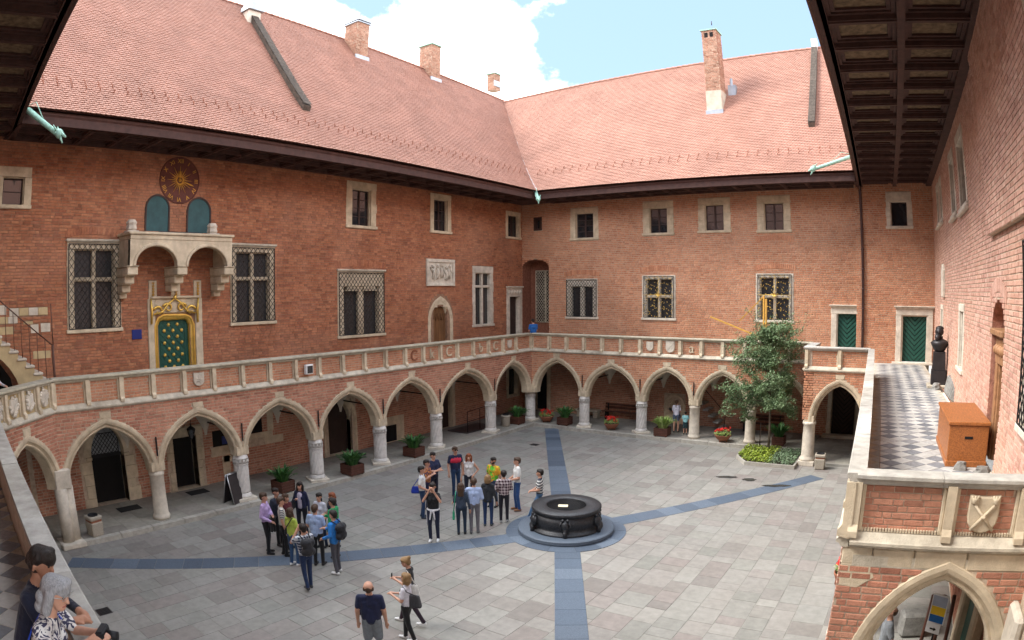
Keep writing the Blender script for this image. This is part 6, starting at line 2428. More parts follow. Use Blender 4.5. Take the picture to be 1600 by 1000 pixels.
ck = thing('wall_clock', 'dark round clock with gold sunburst and Roman numerals under the eaves', 'clock', (-2.6, -CLOCK_C[0], CLOCK_C[1]))
FK = Fr(0, 0, 0, -1, 1)
q = MB(); q.prism(FK, [(CLOCK_R * math.cos(t), CLOCK_R * math.sin(t)) for t in [2 * math.pi * k / 48 for k in range(48)]], 0.0, .025); q.build('dial', m_clock, ck)
q = MB(); pts = [FK.P(CLOCK_R * math.cos(2 * math.pi * k / 48), .03, CLOCK_R * math.sin(2 * math.pi * k / 48)) for k in range(49)]; q.tube(pts, .022, 5); q.build('rim', m_clock, ck)
for k in range(24):
    t = 2 * math.pi * k / 24
    L = (.52, .36)[k % 2]
    q = MB(); q.tube([FK.P(.12 * math.cos(t), .035, .12 * math.sin(t)), FK.P(L * math.cos(t), .035, L * math.sin(t))], [.026, .004], 4); q.build('ray', m_goldpaint, ck)
q = MB(); pts = [FK.P(.14 * math.cos(2 * math.pi * k / 20), .04, .14 * math.sin(2 * math.pi * k / 20)) for k in range(21)]; q.tube(pts, .03, 5); q.ball(FK.P(0, .05, 0), .07); q.build('hub', m_goldpaint, ck)
for k, nm in enumerate(('XII', 'I', 'II', 'III', 'IV', 'V', 'VI', 'VII', 'VIII', 'IX', 'X', 'XI')):
    t = math.pi / 2 - k * math.pi / 6                     # clockwise as seen from the courtyard
    letter(ck, FK, nm, -.68 * math.cos(t), .68 * math.sin(t), .21, .035, m_goldpaint, name='numeral', depth=.006, rot=t - math.pi / 2)
for t, L, w in ((math.pi / 2 + .05, .36, .05), (-.30, .62, .035)):
    q = MB(); q.tube([FK.P(0, .055, 0), FK.P(-L * .8 * math.cos(t), .055, L * .8 * math.sin(t)), FK.P(-L * math.cos(t), .055, L * math.sin(t))], [.015, w, .008], 4); q.build('hand', m_goldpaint, ck)

# ================================================================ terrace: chest, bust, fragments
ch = thing('wooden_chest', 'large orange wooden chest on the checkered terrace', 'chest', (20.17, -14.85, ZF), math.atan2(FC.u[1], FC.u[0]) + math.pi / 2)
w, l, h = .86, 2.35, .88
q = MB(); q.box(ID, -w / 2, w / 2, -l / 2, l / 2, .0, h - .07, c=.01); q.build('body', m_chest, ch)
q = MB(); q.box(ID, -w / 2 - .03, w / 2 + .03, -l / 2 - .03, l / 2 + .03, h - .068, h, c=.012); q.build('lid', m_chest, ch)
q = MB(); q.box(ID, -w / 2 - .02, w / 2 + .02, -l / 2 - .02, l / 2 + .02, .0, .12, c=.012); q.build('base', m_chest, ch)
q = MB(); q.box(ID, -.09, .09, -l / 2 - .012, -l / 2 + .02, .55, .60, c=.004); q.build('handle_slot', m_black, ch)

bu = thing('bust', 'dark bearded bust on a tall stone pedestal at the far end of the terrace', 'bust', (20.08, -4.75, ZF), 0)
bu.scale = (1.45, 1.45, 1.12)
q = MB(); q.box(ID, -.30, .30, -.28, .28, 0, .10, c=.02); q.build('plinth', m_cap, bu)
q = MB(); q.box(ID, -.20, .20, -.18, .18, .10, .55, c=.01); q.box(ID, -.18, .18, -.16, .16, .55, 1.12, c=.01, ta=.02); q.build('pedestal', m_bust, bu)
q = MB()
q.lathe([(.12, 1.12), (.15, 1.16), (.22, 1.32), (.25, 1.4), (.18, 1.47), (.085, 1.52), (.08, 1.6)], 14)
q.ball((-.02, -.02, 1.74), .125, n=14, k=10, sc_=(.95, 1, 1.2))
q.tube([(-.05, -.06, 1.66), (-.08, -.13, 1.56), (-.08, -.14, 1.42)], [.08, .07, .02], 8)
q.tube([(-.04, -.12, 1.76), (-.05, -.165, 1.72)], [.02, .028], 6)
q.ball((-.01, .01, 1.84), .115, sc_=(1, 1, .7))
q.build('figure', m_bust, bu)

rg = random.Random(4)
def fragment(x, y, z, s_, label, grp='stone fragments on the terrace'):
    q = MB()
    n = 7
    rings = []
    for k in range(4):
        rings.append([((s_[0] * (1 - .12 * k) * math.cos(2 * math.pi * i / n) * rg.uniform(.75, 1.1)), (s_[1] * (1 - .12 * k) * math.sin(2 * math.pi * i / n) * rg.uniform(.75, 1.1)), s_[2] * k / 3) for i in range(n)])
    q.sweep(rings)
    return tag(q.build('stone_fragment', m_rubble, loc=(x, y, z)), label, 'stone', grp)


fragment(20.0, -5.3, ZF, (.22, .25, .22), 'grey carved stone fragment at the foot of the bust')
for k in range(6):
    q = MB(); q.box(Fr(0, 0, 1, .3, 1), -.10, .10, -.13, .13, 0, .62 - k * .02, c=.03)
    o = tag(q.build('stone_fragment', m_rubble, loc=(20.36 + .02 * k, -6.1 - k * .34, ZF)), ['grey ribbed stone leaning nearest the bust', 'second grey ribbed stone from the bust', 'third grey ribbed stone from the bust', 'fourth grey ribbed stone from the bust', 'fifth grey ribbed stone from the bust', 'grey ribbed stone nearest the orange chest'][k], 'stone', 'stone fragments on the terrace')
    o.rotation_euler = (.35, .18, .2 * k)
fragment(20.1, -16.25, ZF, (.17, .12, .16), 'dark pointed stone fragment in front of the chest')
fragment(20.55, -16.4, ZF, (.2, .12, .12), 'low grey stone fragment between chest and doorway')
# relief plaque high on the terrace wall
q = MB(); q.prism(FCU, [(5.2, 6.9), (6.0, 6.9), (6.0, 7.9), (5.6, 8.15), (5.2, 7.9)], 0.0, .1, c=.03); tag(q.build('wall_plaque', m_stone2, loc=(-.02, 0, 0)), 'pale carved stone plaque on the wall above the bust', 'plaque')

# ================================================================ under the terrace arch
sg = thing('notice_holder', 'clear notice holder with yellow and blue poster and white arrow card', 'notice', (20.0, -18.0, 0), R(-25))
q = MB(); q.tube([(.0, .03, .1), (0, .03, 1.3)], .02, 6); q.lathe([(.18, .1), (.17, .13), (.03, .15)], 14); q.build('stand', m_iron, sg)
FN = Fr(0, 0, 1, 0, -1)
q = MB(); q.box(FN, -.17, .17, 0, .02, 1.38, 1.95, c=.004); q.build('poster', m_white, sg)
m_py = M('poster_yellow', (.75, .5, .03), var=.15, bump=0)
m_pb = M('poster_blue', (.02, .13, .38), var=.3, bump=0)
m_pg = M('poster_grey_blue', (.35, .4, .5), var=.2, bump=0)
q = MB(); q.box(FN, -.15, .15, .021, .023, 1.72, 1.92); q.build('poster_top', m_pg, sg)
q = MB(); q.box(FN, -.15, .15, .021, .023, 1.55, 1.715); q.build('poster_middle', m_py, sg)
q = MB(); q.box(FN, -.15, .15, .021, .023, 1.40, 1.545); q.build('poster_bottom', m_pb, sg)
q = MB(); q.box(FN, -.17, .13, .024, .034, 1.18, 1.39, c=.01); q.build('arrow_card', m_white, sg)
q = MB(); q.prism(FN, [(-.08, 1.255), (0, 1.255), (0, 1.23), (.06, 1.27), (0, 1.31), (0, 1.285), (-.08, 1.285)], .035, .037); q.build('arrow', m_black, sg)
q = MB(); q.box(Fr(0, 0, 1, .25, 1), -.35, .3, -.2, .2, 0, .55, c=.06); tag(q.build('stone_block', m_rubble, loc=(19.75, -15.9, .02)), 'rough brown stone block lying behind the arch under the terrace', 'stone')
# drains and puddles
for x, y, lb in ((4.7, -25.0, 'near the corner below the parapet'), (2.7, -3.95, 'towards the back corner of the courtyard')):
    d = thing('drain_cover', 'small square iron drain ' + lb, 'drain', (x, y, .003))
    q = MB(); q.box(ID, -.18, .18, -.18, .18, 0, .006); q.build('frame', m_gutter, d)
    for k in range(5):
        q = MB(); q.box(ID, -.15 + k * .065, -.12 + k * .065, -.15, .15, .0061, .012); q.build('bar', m_iron, d)
# the brown carved wooden stand leaning by the arch
ws_ = thing('wooden_rack', 'dark wooden rack standing behind the notice under the terrace arch', 'rack', (20.15, -17.3, .1), .1)
for x in (-.3, .0, .25):
    q = MB(); q.tube([(x, 0, 0), (x * .8, .05, 1.5)], .04, 6); q.build('upright', m_planter, ws_)
q = MB(); q.tube([(-.3, 0, .4), (.25, 0, .4)], .03, 6); q.build('rail', m_planter, ws_)

rg = random.Random(31)
m_wet = M('wet_dark_stone', (.05, .05, .048), rough=.25, var=.3)
for k, (x, y, a_, b_, lb) in enumerate(((12.2, -5.2, .55, .16, 'nearest the well'), (13.1, -5.25, .3, .2, 'in the middle of the three'), (14.3, -5.7, .6, .18, 'crossing the blue band'))):
    q = MB()
    pl = [(a_ * math.cos(t) * rg.uniform(.6, 1.1), b_ * math.sin(t) * rg.uniform(.6, 1.1), 0) for t in [2 * math.pi * i / 14 for i in range(14)]]
    q.add(pl, [tuple(range(14))])
    tag(q.build('puddle', m_wet, loc=(x, y, .0155), rotz=.35), 'dark wet patch on the paving before the flower bed, ' + lb, 'puddle', 'wet patches on the paving')
# ================================================================ people
_cl = {}


def cloth(col, rough=.85):
    k = ('c',) + tuple(col)
    if k not in _cl:
        _cl[k] = M('cloth_%02d' % len(_cl), col, rough=rough, var=.2, ns=9, bump=.9, bs=13, sheen=.1)
    return _cl[k]


def pattern(kind, c1, c2, scale, c3=None):
    """woven checks or bands, in the wearer's own coordinates"""
    k = (kind, c1, c2, scale)
    if k in _cl: return _cl[k]
    m = M('cloth_%s_%02d' % (kind, len(_cl)), c1, var=.1, bump=.15, bs=60)
    nt = m.node_tree; N, L = nt.nodes, nt.links
    b = N['Principled BSDF']
    tc = N.new('ShaderNodeTexCoord')
    if kind == 'noise':
        t = N.new('ShaderNodeTexVoronoi'); t.inputs['Scale'].default_value = scale
        L.new(tc.outputs['Object'], t.inputs['Vector'])
        rp = N.new('ShaderNodeValToRGB'); rp.color_ramp.interpolation = 'CONSTANT'
        rp.color_ramp.elements[0].color = (*c1, 1); rp.color_ramp.elements[1].color = (*c2, 1); rp.color_ramp.elements[1].position = .48
        if c3:
            e = rp.color_ramp.elements.new(.75); e.color = (*c3, 1)
        n = N.new('ShaderNodeTexNoise'); n.inputs['Scale'].default_value = scale; n.inputs['Distortion'].default_value = 2.5; n.inputs['Detail'].default_value = 1
        L.new(tc.outputs['Object'], n.inputs['Vector'])
        L.new(n.outputs['Fac'], rp.inputs['Fac'])
        L.new(rp.outputs['Color'], b.inputs['Base Color'])
    else:
        sp = N.new('ShaderNodeSeparateXYZ')
        L.new(tc.outputs['Object'], sp.inputs[0])
        def saw(sock):
            a = N.new('ShaderNodeMath'); a.operation = 'MULTIPLY'; a.inputs[1].default_value = scale; L.new(sock, a.inputs[0])
            f = N.new('ShaderNodeMath'); f.operation = 'FRACT'; L.new(a.outputs[0], f.inputs[0])
            g = N.new('ShaderNodeMath'); g.operation = 'GREATER_THAN'; g.inputs[1].default_value = .5; L.new(f.outputs[0], g.inputs[0])
            return g.outputs[0]
        z = saw(sp.outputs[2])
        fac = z
        if kind == 'check':
            s = N.new('ShaderNodeMath'); s.operation = 'ADD'; L.new(sp.outputs[0], s.inputs[0]); L.new(sp.outputs[1], s.inputs[1])
            x = saw(s.outputs[0])
            d = N.new('ShaderNodeMath'); d.operation = 'ADD'; L.new(x, d.inputs[0]); L.new(z, d.inputs[1])
            h = N.new('ShaderNodeMath'); h.operation = 'MULTIPLY'; h.inputs[1].default_value = .5; L.new(d.outputs[0], h.inputs[0])
            fac = h.outputs[0]
        mx = N.new('ShaderNodeMix'); mx.data_type = 'RGBA'
        mx.inputs[6].default_value = (*c1, 1); mx.inputs[7].default_value = (*c2, 1)
        L.new(fac, mx.inputs[0])
        L.new(mx.outputs[2], b.inputs['Base Color'])
    _cl[k] = m
    return m


SKIN = M('skin', (.50, .27, .185), rough=.55, var=.08, ns=20, bump=.05)
SKIN2 = M('tanned_skin', (.40, .20, .125), rough=.55, var=.08, ns=20, bump=.05)
HAIRS = dict(dark=M('dark_hair', (.016, .011, .009), rough=.45, var=.4, ns=30, stretch=(4, 4, .6), bump=.5, bs=60),
             brown=M('brown_hair', (.06, .032, .018), rough=.45, var=.4, ns=30, stretch=(4, 4, .6), bump=.5, bs=60),
             red=M('red_hair', (.22, .06, .02), rough=.45, var=.4, ns=30, stretch=(4, 4, .6), bump=.5, bs=60),
             blond=M('blond_hair', (.24, .14, .06), rough=.45, var=.4, ns=30, stretch=(4, 4, .6), bump=.5, bs=60),
             grey=M('grey_hair', (.30, .30, .31), rough=.45, var=.4, ns=30, stretch=(4, 4, .6), bump=.5, bs=60))
NAVY, BLACK, WHITE, JEANS, DKJEANS = (.012, .016, .05), (.012, .012, .014), (.68, .68, .66), (.03, .075, .17), (.014, .03, .075)
SHOE_W, SHOE_B, SHOE_T = (.7, .7, .7), (.012, .012, .012), (.22, .10, .05)
m_eye = M('eye_dark', (.01, .008, .007), rough=.2, var=0, bump=0)
m_lip = M('lip', (.36, .13, .10), rough=.5, var=0, bump=0)


def capsule(mb, p, q, r0, r1, n=12):
    p, q = Vector(p), Vector(q)
    ax = q - p
    L = ax.length
    t = ax.normalized() if L > 1e-6 else Vector((0, 0, 1))
    u = t.orthogonal().normalized(); v = t.cross(u)
    rings = []
    for k in range(5):
        ph = -math.pi / 2 + math.pi / 2 * (k + .15) / 4.15
        rings.append((p + t * r0 * math.sin(ph), r0 * math.cos(ph)))
    for k in range(5):
        ph = math.pi / 2 * k / 4.15
        rings.append((q + t * r1 * math.sin(ph), r1 * math.cos(ph)))
    mb.sweep([[c + r * (math.cos(2 * math.pi * i / n) * u + math.sin(2 * math.pi * i / n) * v) for i in range(n)] for c, r in rings])


JOBS = []


def skinned(name, caps, mats, parent, voxel=.014, smooth=5):
    """queue capsules to be fused into one continuous surface; each face takes the cloth of the nearest capsule"""
    mb = MB()
    for c in caps: capsule(mb, c[0], c[1], c[2], c[3])
    me = bpy.data.meshes.new(name)
    me.from_pydata([tuple(v) for v in mb.v], [], mb.f)
    me.update()
    ob = bpy.data.objects.new('temporary', me)
    COL.objects.link(ob)
    md = ob.modifiers.new('r', 'REMESH'); md.mode = 'VOXEL'; md.voxel_size = voxel
    ms = ob.modifiers.new('s', 'SMOOTH'); ms.factor = .5; ms.iterations = smooth
    JOBS.append((name, ob, caps, mats, parent))


def finish_people():
    dg = bpy.context.evaluated_depsgraph_get()
    dg.update()
    for name, ob, caps, mats, parent in JOBS:
        ev = ob.evaluated_get(dg)
        me = bpy.data.meshes.new_from_object(ev)
        me.name = name
        me.materials.clear()
        names = []
        for c in caps:
            if c[4] not in names: names.append(c[4])
        for n in names: me.materials.append(mats[n])
        nf = len(me.polygons)
        co = np.empty(nf * 3); me.polygons.foreach_get('center', co); co = co.reshape(-1, 3)
        best = np.full(nf, 1e9); idx = np.zeros(nf, int)
        for c in caps:
            p, q = np.array(c[0], float), np.array(c[1], float)
            d = q - p; L2 = max(d @ d, 1e-9)
            t = np.clip(((co - p) @ d) / L2, 0, 1)
            dist = np.linalg.norm(co - (p + t[:, None] * d), axis=1) - (c[2] + (c[3] - c[2]) * t) - (c[5] if len(c) > 5 else 0)
            m = dist < best
            best[m] = dist[m]; idx[m] = names.index(c[4])
        me.polygons.foreach_set('material_index', idx.astype(np.int32))
        me.polygons.foreach_set('use_smooth', np.ones(nf, bool))
        me.update()
        link(name, me, parent)
    for name, ob, *_ in JOBS:
        me = ob.data
        bpy.data.objects.remove(ob, do_unlink=True)
        bpy.data.meshes.remove(me)


ARM = {   # elbow and hand for the right side (x to the wearer's right, y forward)
    'down': ((.255, -.03, 1.13), (.265, .04, .87)),
    'bent': ((.26, -.05, 1.14), (.22, .2, 1.02)),
    'folded': ((.25, .08, 1.13), (-.07, .22, 1.15)),
    'face': ((.27, .17, 1.26), (.07, .19, 1.56)),
    'front': ((.25, .0, 1.13), (.05, .24, 1.04)),
    'phone': ((.235, .03, 1.13), (.06, .30, 1.18)),
    'hip': ((.36, -.06, 1.17), (.19, .05, 1.0)),
    'back': ((.29, -.08, 1.14), (.1, -.17, 1.0)),
    'hug': ((.38, .0, 1.2), (.55, -.06, 1.08)),
    'chest': ((.25, .05, 1.14), (.08, .2, 1.25)),
    'point': ((.27, .18, 1.27), (.2, .42, 1.3)),
    'lean': ((.27, .20, 1.12), (.16, .42, 1.08)),
}


def person(label, x, y, face, h, top, bottom, hair='dark', hairstyle='short', sex='m', arms=('down', 'down'), sleeve='short', legs='long', shoes=SHOE_B,
           stance='stand', yaw=0.0, nod=0.0, z=0.0, skin=None, jacket=0.0, voxel=.0145, lean=0.0, group='visitors in the courtyard', top2=None, stride=.0, belly=.0, build=1.0, fingers=False, waist=None, drop=0.0, cat='person', beard=False, glasses=None, band=None, front=None):
    t = thing('person', label, cat, (x, y, z), R(face) - math.pi / 2, group)
    S = h / 1.75
    fem = sex == 'f'
    skin = skin or SKIN
    mats = dict(skin=skin, top=top if not isinstance(top, tuple) else cloth(top), bottom=bottom if not isinstance(bottom, tuple) else cloth(bottom), shoe=cloth(shoes, .6))
    mats['top2'] = mats['top'] if top2 is None else (top2 if not isinstance(top2, tuple) else cloth(top2))
    caps = []
    ln = lambda zz: lean * max(zz - .95, 0)                 # torso leaning forward

    def P(p): return (p[0] * S, (p[1] + ln(p[2])) * S, (p[2] - drop) * S)

    def add(p, q, r0, r1, reg, bias=0.0):
        caps.append((P(p), P(q), r0 * S, r1 * S, reg, bias))
    sw = (.155 if fem else .185) * (1 + (build - 1) * .5)
    hw = .10 if fem else .09
    B_ = build
    # legs
    fx = .085
    if stance == 'walk': feet = ((fx, stride or .3, .0), (-fx, -(stride or .3), .05))
    elif stance == 'lean': feet = ((fx + .02, .38, .0), (-fx, .30, .0))
    elif stance == 'wide': feet = ((.14, .03, 0), (-.14, -.02, 0))
    else: feet = ((.10, .03, 0), (-.10, -.03, 0))
    for s_, f in ((1, feet[0]), (-1, feet[1])):
        hip = (s_ * hw, 0, .90)
        an = (f[0], f[1] - .02, .085 + f[2])
        kn = ((hip[0] + an[0]) / 2 + s_ * .005, (hip[1] + an[1]) / 2 + .035, .49 + f[2] * .5)
        if legs == 'long':
            add(hip, kn, .088 * B_, .062, 'bottom'); add(kn, an, .062, .048, 'bottom')
            add((an[0], an[1], an[2] + .02), (an[0], an[1], an[2]), .05, .05, 'bottom')
        else:
            k2 = tuple(hip[i] + (kn[i] - hip[i]) * (.88 if legs == 'shorts' else .45) for i in range(3))
            add(hip, k2, .095 * B_, .085 * B_, 'bottom', .012)
            add(hip, kn, .075, .055, 'skin'); add(kn, an, .056, .036, 'skin')
        add((an[0], an[1] - .03, .045 + f[2]), (an[0] + s_ * .015, an[1] + .15, .036 + f[2]), .046, .036, 'shoe', .006)
    # trunk
    add((-hw * .8, 0, .93), (hw * .8, 0, .93), .108 * B_, .108 * B_, 'bottom')
    add((0, 0, .97), (0, .01, 1.12), .115 * B_ + belly, .105 * B_ + belly * .8, 'top')
    j = jacket
    for s_ in (-1, 1):
        add((s_ * (.065 if fem else .075) * B_, -.005, 1.0 - j), (s_ * (.07 if fem else .095), 0, 1.30), (.098 if not j else .112) * B_, .105 * (.95 if fem else 1.05), 'top')
        if fem: add((s_ * .065, .07, 1.27), (s_ * .065, .07, 1.27), .062, .062, 'top')
    add((-sw * .82, -.012, 1.405), (sw * .82, -.012, 1.405), .072, .072, 'top')
    add((0, -.01, 1.3), (0, -.015, 1.44), .11, .07, 'top')
    if band:
        mats['band'] = cloth(band); add((-.10, .012, 1.285), (.10, .012, 1.285), .108, .108, 'band', .004)
    if front:
        mats['front'] = cloth(front); add((0, .058, 1.0), (0, .062, 1.36), .072, .07, 'front', .012)
    # arms
    for s_, a in ((1, arms[0]), (-1, arms[1])):
        e, hd = ARM[a] if isinstance(a, str) else a
        sh = (s_ * sw, -.01, 1.41)
        el = (s_ * e[0] * (.9 if fem else 1), e[1], e[2]); hn = (s_ * hd[0], hd[1], hd[2])
        ra, rb, rc = (.048, .038, .028) if fem else (.055, .044, .033)
        k = .62
        m1 = tuple(sh[i] + (el[i] - sh[i]) * k for i in range(3))
        if sleeve == 'long':
            add(sh, el, ra + .008, rb + .009, 'top2'); add(el, hn, rb + .008, rc + .009, 'top2')
        elif sleeve == 'none':
            add(sh, el, ra, rb, 'skin'); add(el, hn, rb, rc, 'skin')
        else:
            add(sh, m1, ra + .012, rb + .018, 'top2', .006); add(sh, el, ra, rb, 'skin'); add(el, hn, rb, rc, 'skin')
        # hand: palm, four fingers of unequal length, thumb
        d = (Vector(hn) - Vector(el)).normalized()
        side = d.cross(Vector((0, 0, 1)))
        if side.length < .2: side = Vector((0, 1, 0))
        side.normalize()
        nrm = side.cross(d)
        h0 = Vector(hn) + d * .02
        pal = h0 + d * .07
        add(tuple(h0), tuple(pal), .03, .036, 'skin', .008)
        for i, fl in enumerate((.062, .075, .07, .055)):
            b = pal + side * (.027 - .018 * i) + d * .01
            mid = b + d * fl * .55 - nrm * .012
            add(tuple(b), tuple(mid), .0105, .0095, 'skin', .004); add(tuple(mid), tuple(mid + d * fl * .4 - nrm * .025), .0095, .0085, 'skin', .004)
        tb = h0 + side * .028 + d * .02
        add(tuple(tb), tuple(tb + side * .028 + d * .045 - nrm * .01), .012, .010, 'skin', .004)
    # neck and head, turned on the neck
    nb = Vector((0, -.005, 1.48))
    cy, sy, cp, sp = math.cos(yaw), math.sin(yaw), math.cos(nod), math.sin(nod)

    def Hd(p):
        v = Vector(p) - nb
        v = Vector((v.x, v.y * cp + v.z * sp, -v.y * sp + v.z * cp))
        v = Vector((v.x * cy - v.y * sy, v.x * sy + v.y * cy, v.z))
        return tuple(nb + v)

    def addh(p, q, r0, r1, reg, b=0.0): add(Hd(p), Hd(q), r0, r1, reg, b)
    add((0, -.015, 1.43), (0, .0, 1.53), .052 if fem else .06, .05 if fem else .056, 'skin', .004)
    addh((0, -.02, 1.655), (0, .005, 1.665), .092, .088, 'skin')
    addh((0, .03, 1.60), (0, .055, 1.565), .07, .047, 'skin')
    addh((0, .088, 1.635), (0, .112, 1.605), .011, .017, 'skin')
    for s_ in (-1, 1): addh((s_ * .092, -.01, 1.64), (s_ * .094, -.012, 1.61), .016, .012, 'skin')
    skinned('body', caps, mats, t, voxel=voxel, smooth=4 if voxel > .01 else 3)
    for s_ in (-1, 1):
        e = MB(); e.ball(P(Hd((s_ * .034, .083, 1.645))), .0125 * S, 0, 8, 5); e.build('eye', m_eye, t)
    e = MB(); e.tube([P(Hd((-.024, .092, 1.567))), P(Hd((0, .1, 1.569))), P(Hd((.024, .092, 1.567)))], .0075 * S, 5); e.build('mouth', m_lip, t)
    if glasses:
        g = MB(); up = .075 if glasses == 'up' else 0
        dy = -.03 if glasses == 'up' else 0
        for s_ in (-1, 1):
            c = (s_ * .036, .1 + dy, 1.645 + up)
            if glasses == 'clear': g.tube([P(Hd((c[0] + .027 * math.cos(t), c[1], c[2] + .021 * math.sin(t)))) for t in [math.pi * k / 5 for k in range(11)]], .0022 * S, 4)
            else: g.ball(P(Hd(c)), .028 * S, sc_=(1, .5, .8))
            g.tube([P(Hd((s_ * .062, .095 + dy, 1.65 + up))), P(Hd((s_ * .096, .0 + dy, 1.648 + up))), P(Hd((s_ * .094, -.03 + dy, 1.64 + up)))], .003 * S, 4)
        g.tube([P(Hd((-.012, .106 + dy, 1.65 + up))), P(Hd((.012, .106 + dy, 1.65 + up)))], .004 * S, 4)
        g.build('glasses', m_steel if glasses == 'clear' else m_iron, t)
    # hair
    hc = []

    def ah(p, q, r0, r1): hc.append((P(Hd(p)), P(Hd(q)), r0 * S, r1 * S, 'hair'))
    if hairstyle != 'bald':
        ah((0, -.035, 1.675), (0, .018, 1.688), .094, .082)
        ah((0, -.05, 1.65), (0, -.055, 1.61), .085, .07)
        for s_ in (-1, 1):
            ah((s_ * .055, .0, 1.69), (s_ * .062, -.03, 1.65), .045, .04)
            if hairstyle != 'knot': ah((s_ * .03, .06, 1.724), (s_ * .055, .03, 1.708), .03, .035)
            else: ah((s_ * .03, .045, 1.732), (s_ * .05, .02, 1.72), .025, .03)
        if hairstyle == 'bob':
            for s_ in (-1, 1): ah((s_ * .075, -.01, 1.66), (s_ * .085, .0, 1.53), .04, .036)
            ah((-.05, -.075, 1.6), (.05, -.075, 1.6), .055, .055); ah((-.05, -.07, 1.53), (.05, -.07, 1.53), .05, .05)
        elif hairstyle == 'long':
            for s_ in (-1, 1):
                ah((s_ * .078, -.01, 1.66), (s_ * .095, .01, 1.45), .042, .035)
                ah((s_ * .045, -.08, 1.6), (s_ * .06, -.085, 1.36), .055, .04)
            ah((0, -.085, 1.6), (0, -.095, 1.36), .06, .045)
        elif hairstyle == 'tail':
            ah((0, -.1, 1.66), (0, -.14, 1.5), .045, .025); ah((0, -.14, 1.5), (0, -.12, 1.36), .03, .015)
        elif hairstyle == 'knot':
            ah((0, -.105, 1.65), (0, -.115, 1.62), .05, .045)
        elif hairstyle == 'bun':
            ah((0, -.12, 1.72), (0, -.12, 1.72), .05, .05)
        if beard:
            ah((-.05, .045, 1.575), (.05, .045, 1.575), .04, .04); ah((0, .07, 1.56), (0, .07, 1.55), .035, .035)
    else:
        ah((0, -.075, 1.63), (0, -.07, 1.60), .06, .055)
        for s_ in (-1, 1): ah((s_ * .07, -.045, 1.63), (s_ * .07, -.05, 1.61), .035, .035)
    skinned('hair', hc, dict(hair=HAIRS[hair]), t, voxel=max(voxel * .85, .008), smooth=2)
    if waist:        # garment tied round the hips
        wc = []
        for i in range(12):
            a0, a1 = 2 * math.pi * i / 12, 2 * math.pi * (i + 1) / 12
            wc.append((P((.155 * math.cos(a0), .125 * math.sin(a0), .985)), P((.155 * math.cos(a1), .125 * math.sin(a1), .985)), .03 * S, .03 * S, 'w'))
        for s_ in (-1, 1): wc.append((P((s_ * .03, .15, .97)), P((s_ * .07, .16, .72)), .03 * S, .02 * S, 'w'))
        wc.append((P((.15, -.03, .97)), P((.2, -.06, .5)), .05 * S, .03 * S, 'w'))
        for i in range(5): wc.append((P((-.12 + .06 * i, -.13, .96)), P((-.14 + .07 * i, -.16, .6)), .04 * S, .03 * S, 'w'))
        skinned('tied_jacket', wc, dict(w=cloth(waist)), t, voxel=.014)
    t['S'] = S
    return t


def backpack(p, label, col, off=(0, -.21, 1.22), size=(.15, .10, .22)):
    S = p['S']
    t = thing('backpack', label, 'backpack', p.location, p.rotation_euler.z, 'bags of the visitors')
    c = Vector(off) * S
    caps = []
    for sx in (-1, 1):
        for sz in (-1, 1):
            caps.append((tuple(c + Vector((sx * size[0] * .6, 0, sz * size[2] * .55)) * S), tuple(c + Vector((sx * size[0] * .6, .0, sz * size[2] * .5)) * S), size[1] * S, size[1] * S, 'b'))
    caps.append((tuple(c + Vector((0, 0, size[2] * .5)) * S), tuple(c - Vector((0, 0, size[2] * .5)) * S), size[1] * 1.25 * S, size[1] * 1.3 * S, 'b'))
    caps.append((tuple(c + Vector((-.06, -.06, -.06)) * S), tuple(c + Vector((.06, -.06, -.06)) * S), .07 * S, .07 * S, 'b'))
    skinned('pack', caps, dict(b=cloth(col, .7)), t, voxel=.016)
    q = MB()
    for s_ in (-1, 1): q.tube([Vector((s_ * .09, -.16, 1.42)) * S, Vector((s_ * .12, -.03, 1.497)) * S, Vector((s_ * .13, .10, 1.38)) * S, Vector((s_ * .14, .10, 1.2)) * S, Vector((s_ * .15, -.08, 1.1)) * S], .016 * S, 6)
    q.build('strap', cloth(col, .7), t)
    return t


def bag(p, label, col, off, size=(.15, .06, .12), strap=None, cat='bag'):
    S = p['S']
    t = thing('shoulder_bag', label, cat, p.location, p.rotation_euler.z, 'bags of the visitors')
    c = Vector(off) * S
    caps = [(tuple(c + Vector((0, e * size[0], -.4 * size[2])) * S), tuple(c + Vector((0, e * size[0] * .8, size[2])) * S), size[1] * S, size[1] * .7 * S, 'b') for e in (-1, -.33, .33, 1)]
    skinned('bag_body', caps, dict(b=cloth(col, .7)), t, voxel=.014)
    sx = 1 if off[0] > 0 else -1
    q = MB()
    if strap == 'cross':
        sh = -sx
        q.tube([c + Vector((0, .1, size[2])) * S, Vector((sx * .06, .15, 1.2)) * S, Vector((sh * .09, .07, 1.45)) * S, Vector((sh * .10, -.07, 1.47)) * S, Vector((sx * .04, -.14, 1.25)) * S, c + Vector((0, -.1, size[2])) * S], .014 * S, 5)
    else:
        q.tube([c + Vector((0, .1, size[2])) * S, Vector((sx * .17, .07, 1.38)) * S, Vector((sx * .16, -.01, 1.492)) * S, Vector((sx * .17, -.09, 1.38)) * S, c + Vector((0, -.1, size[2])) * S], .013 * S, 5)
    q.build('strap', cloth(col, .7), t)
    return t


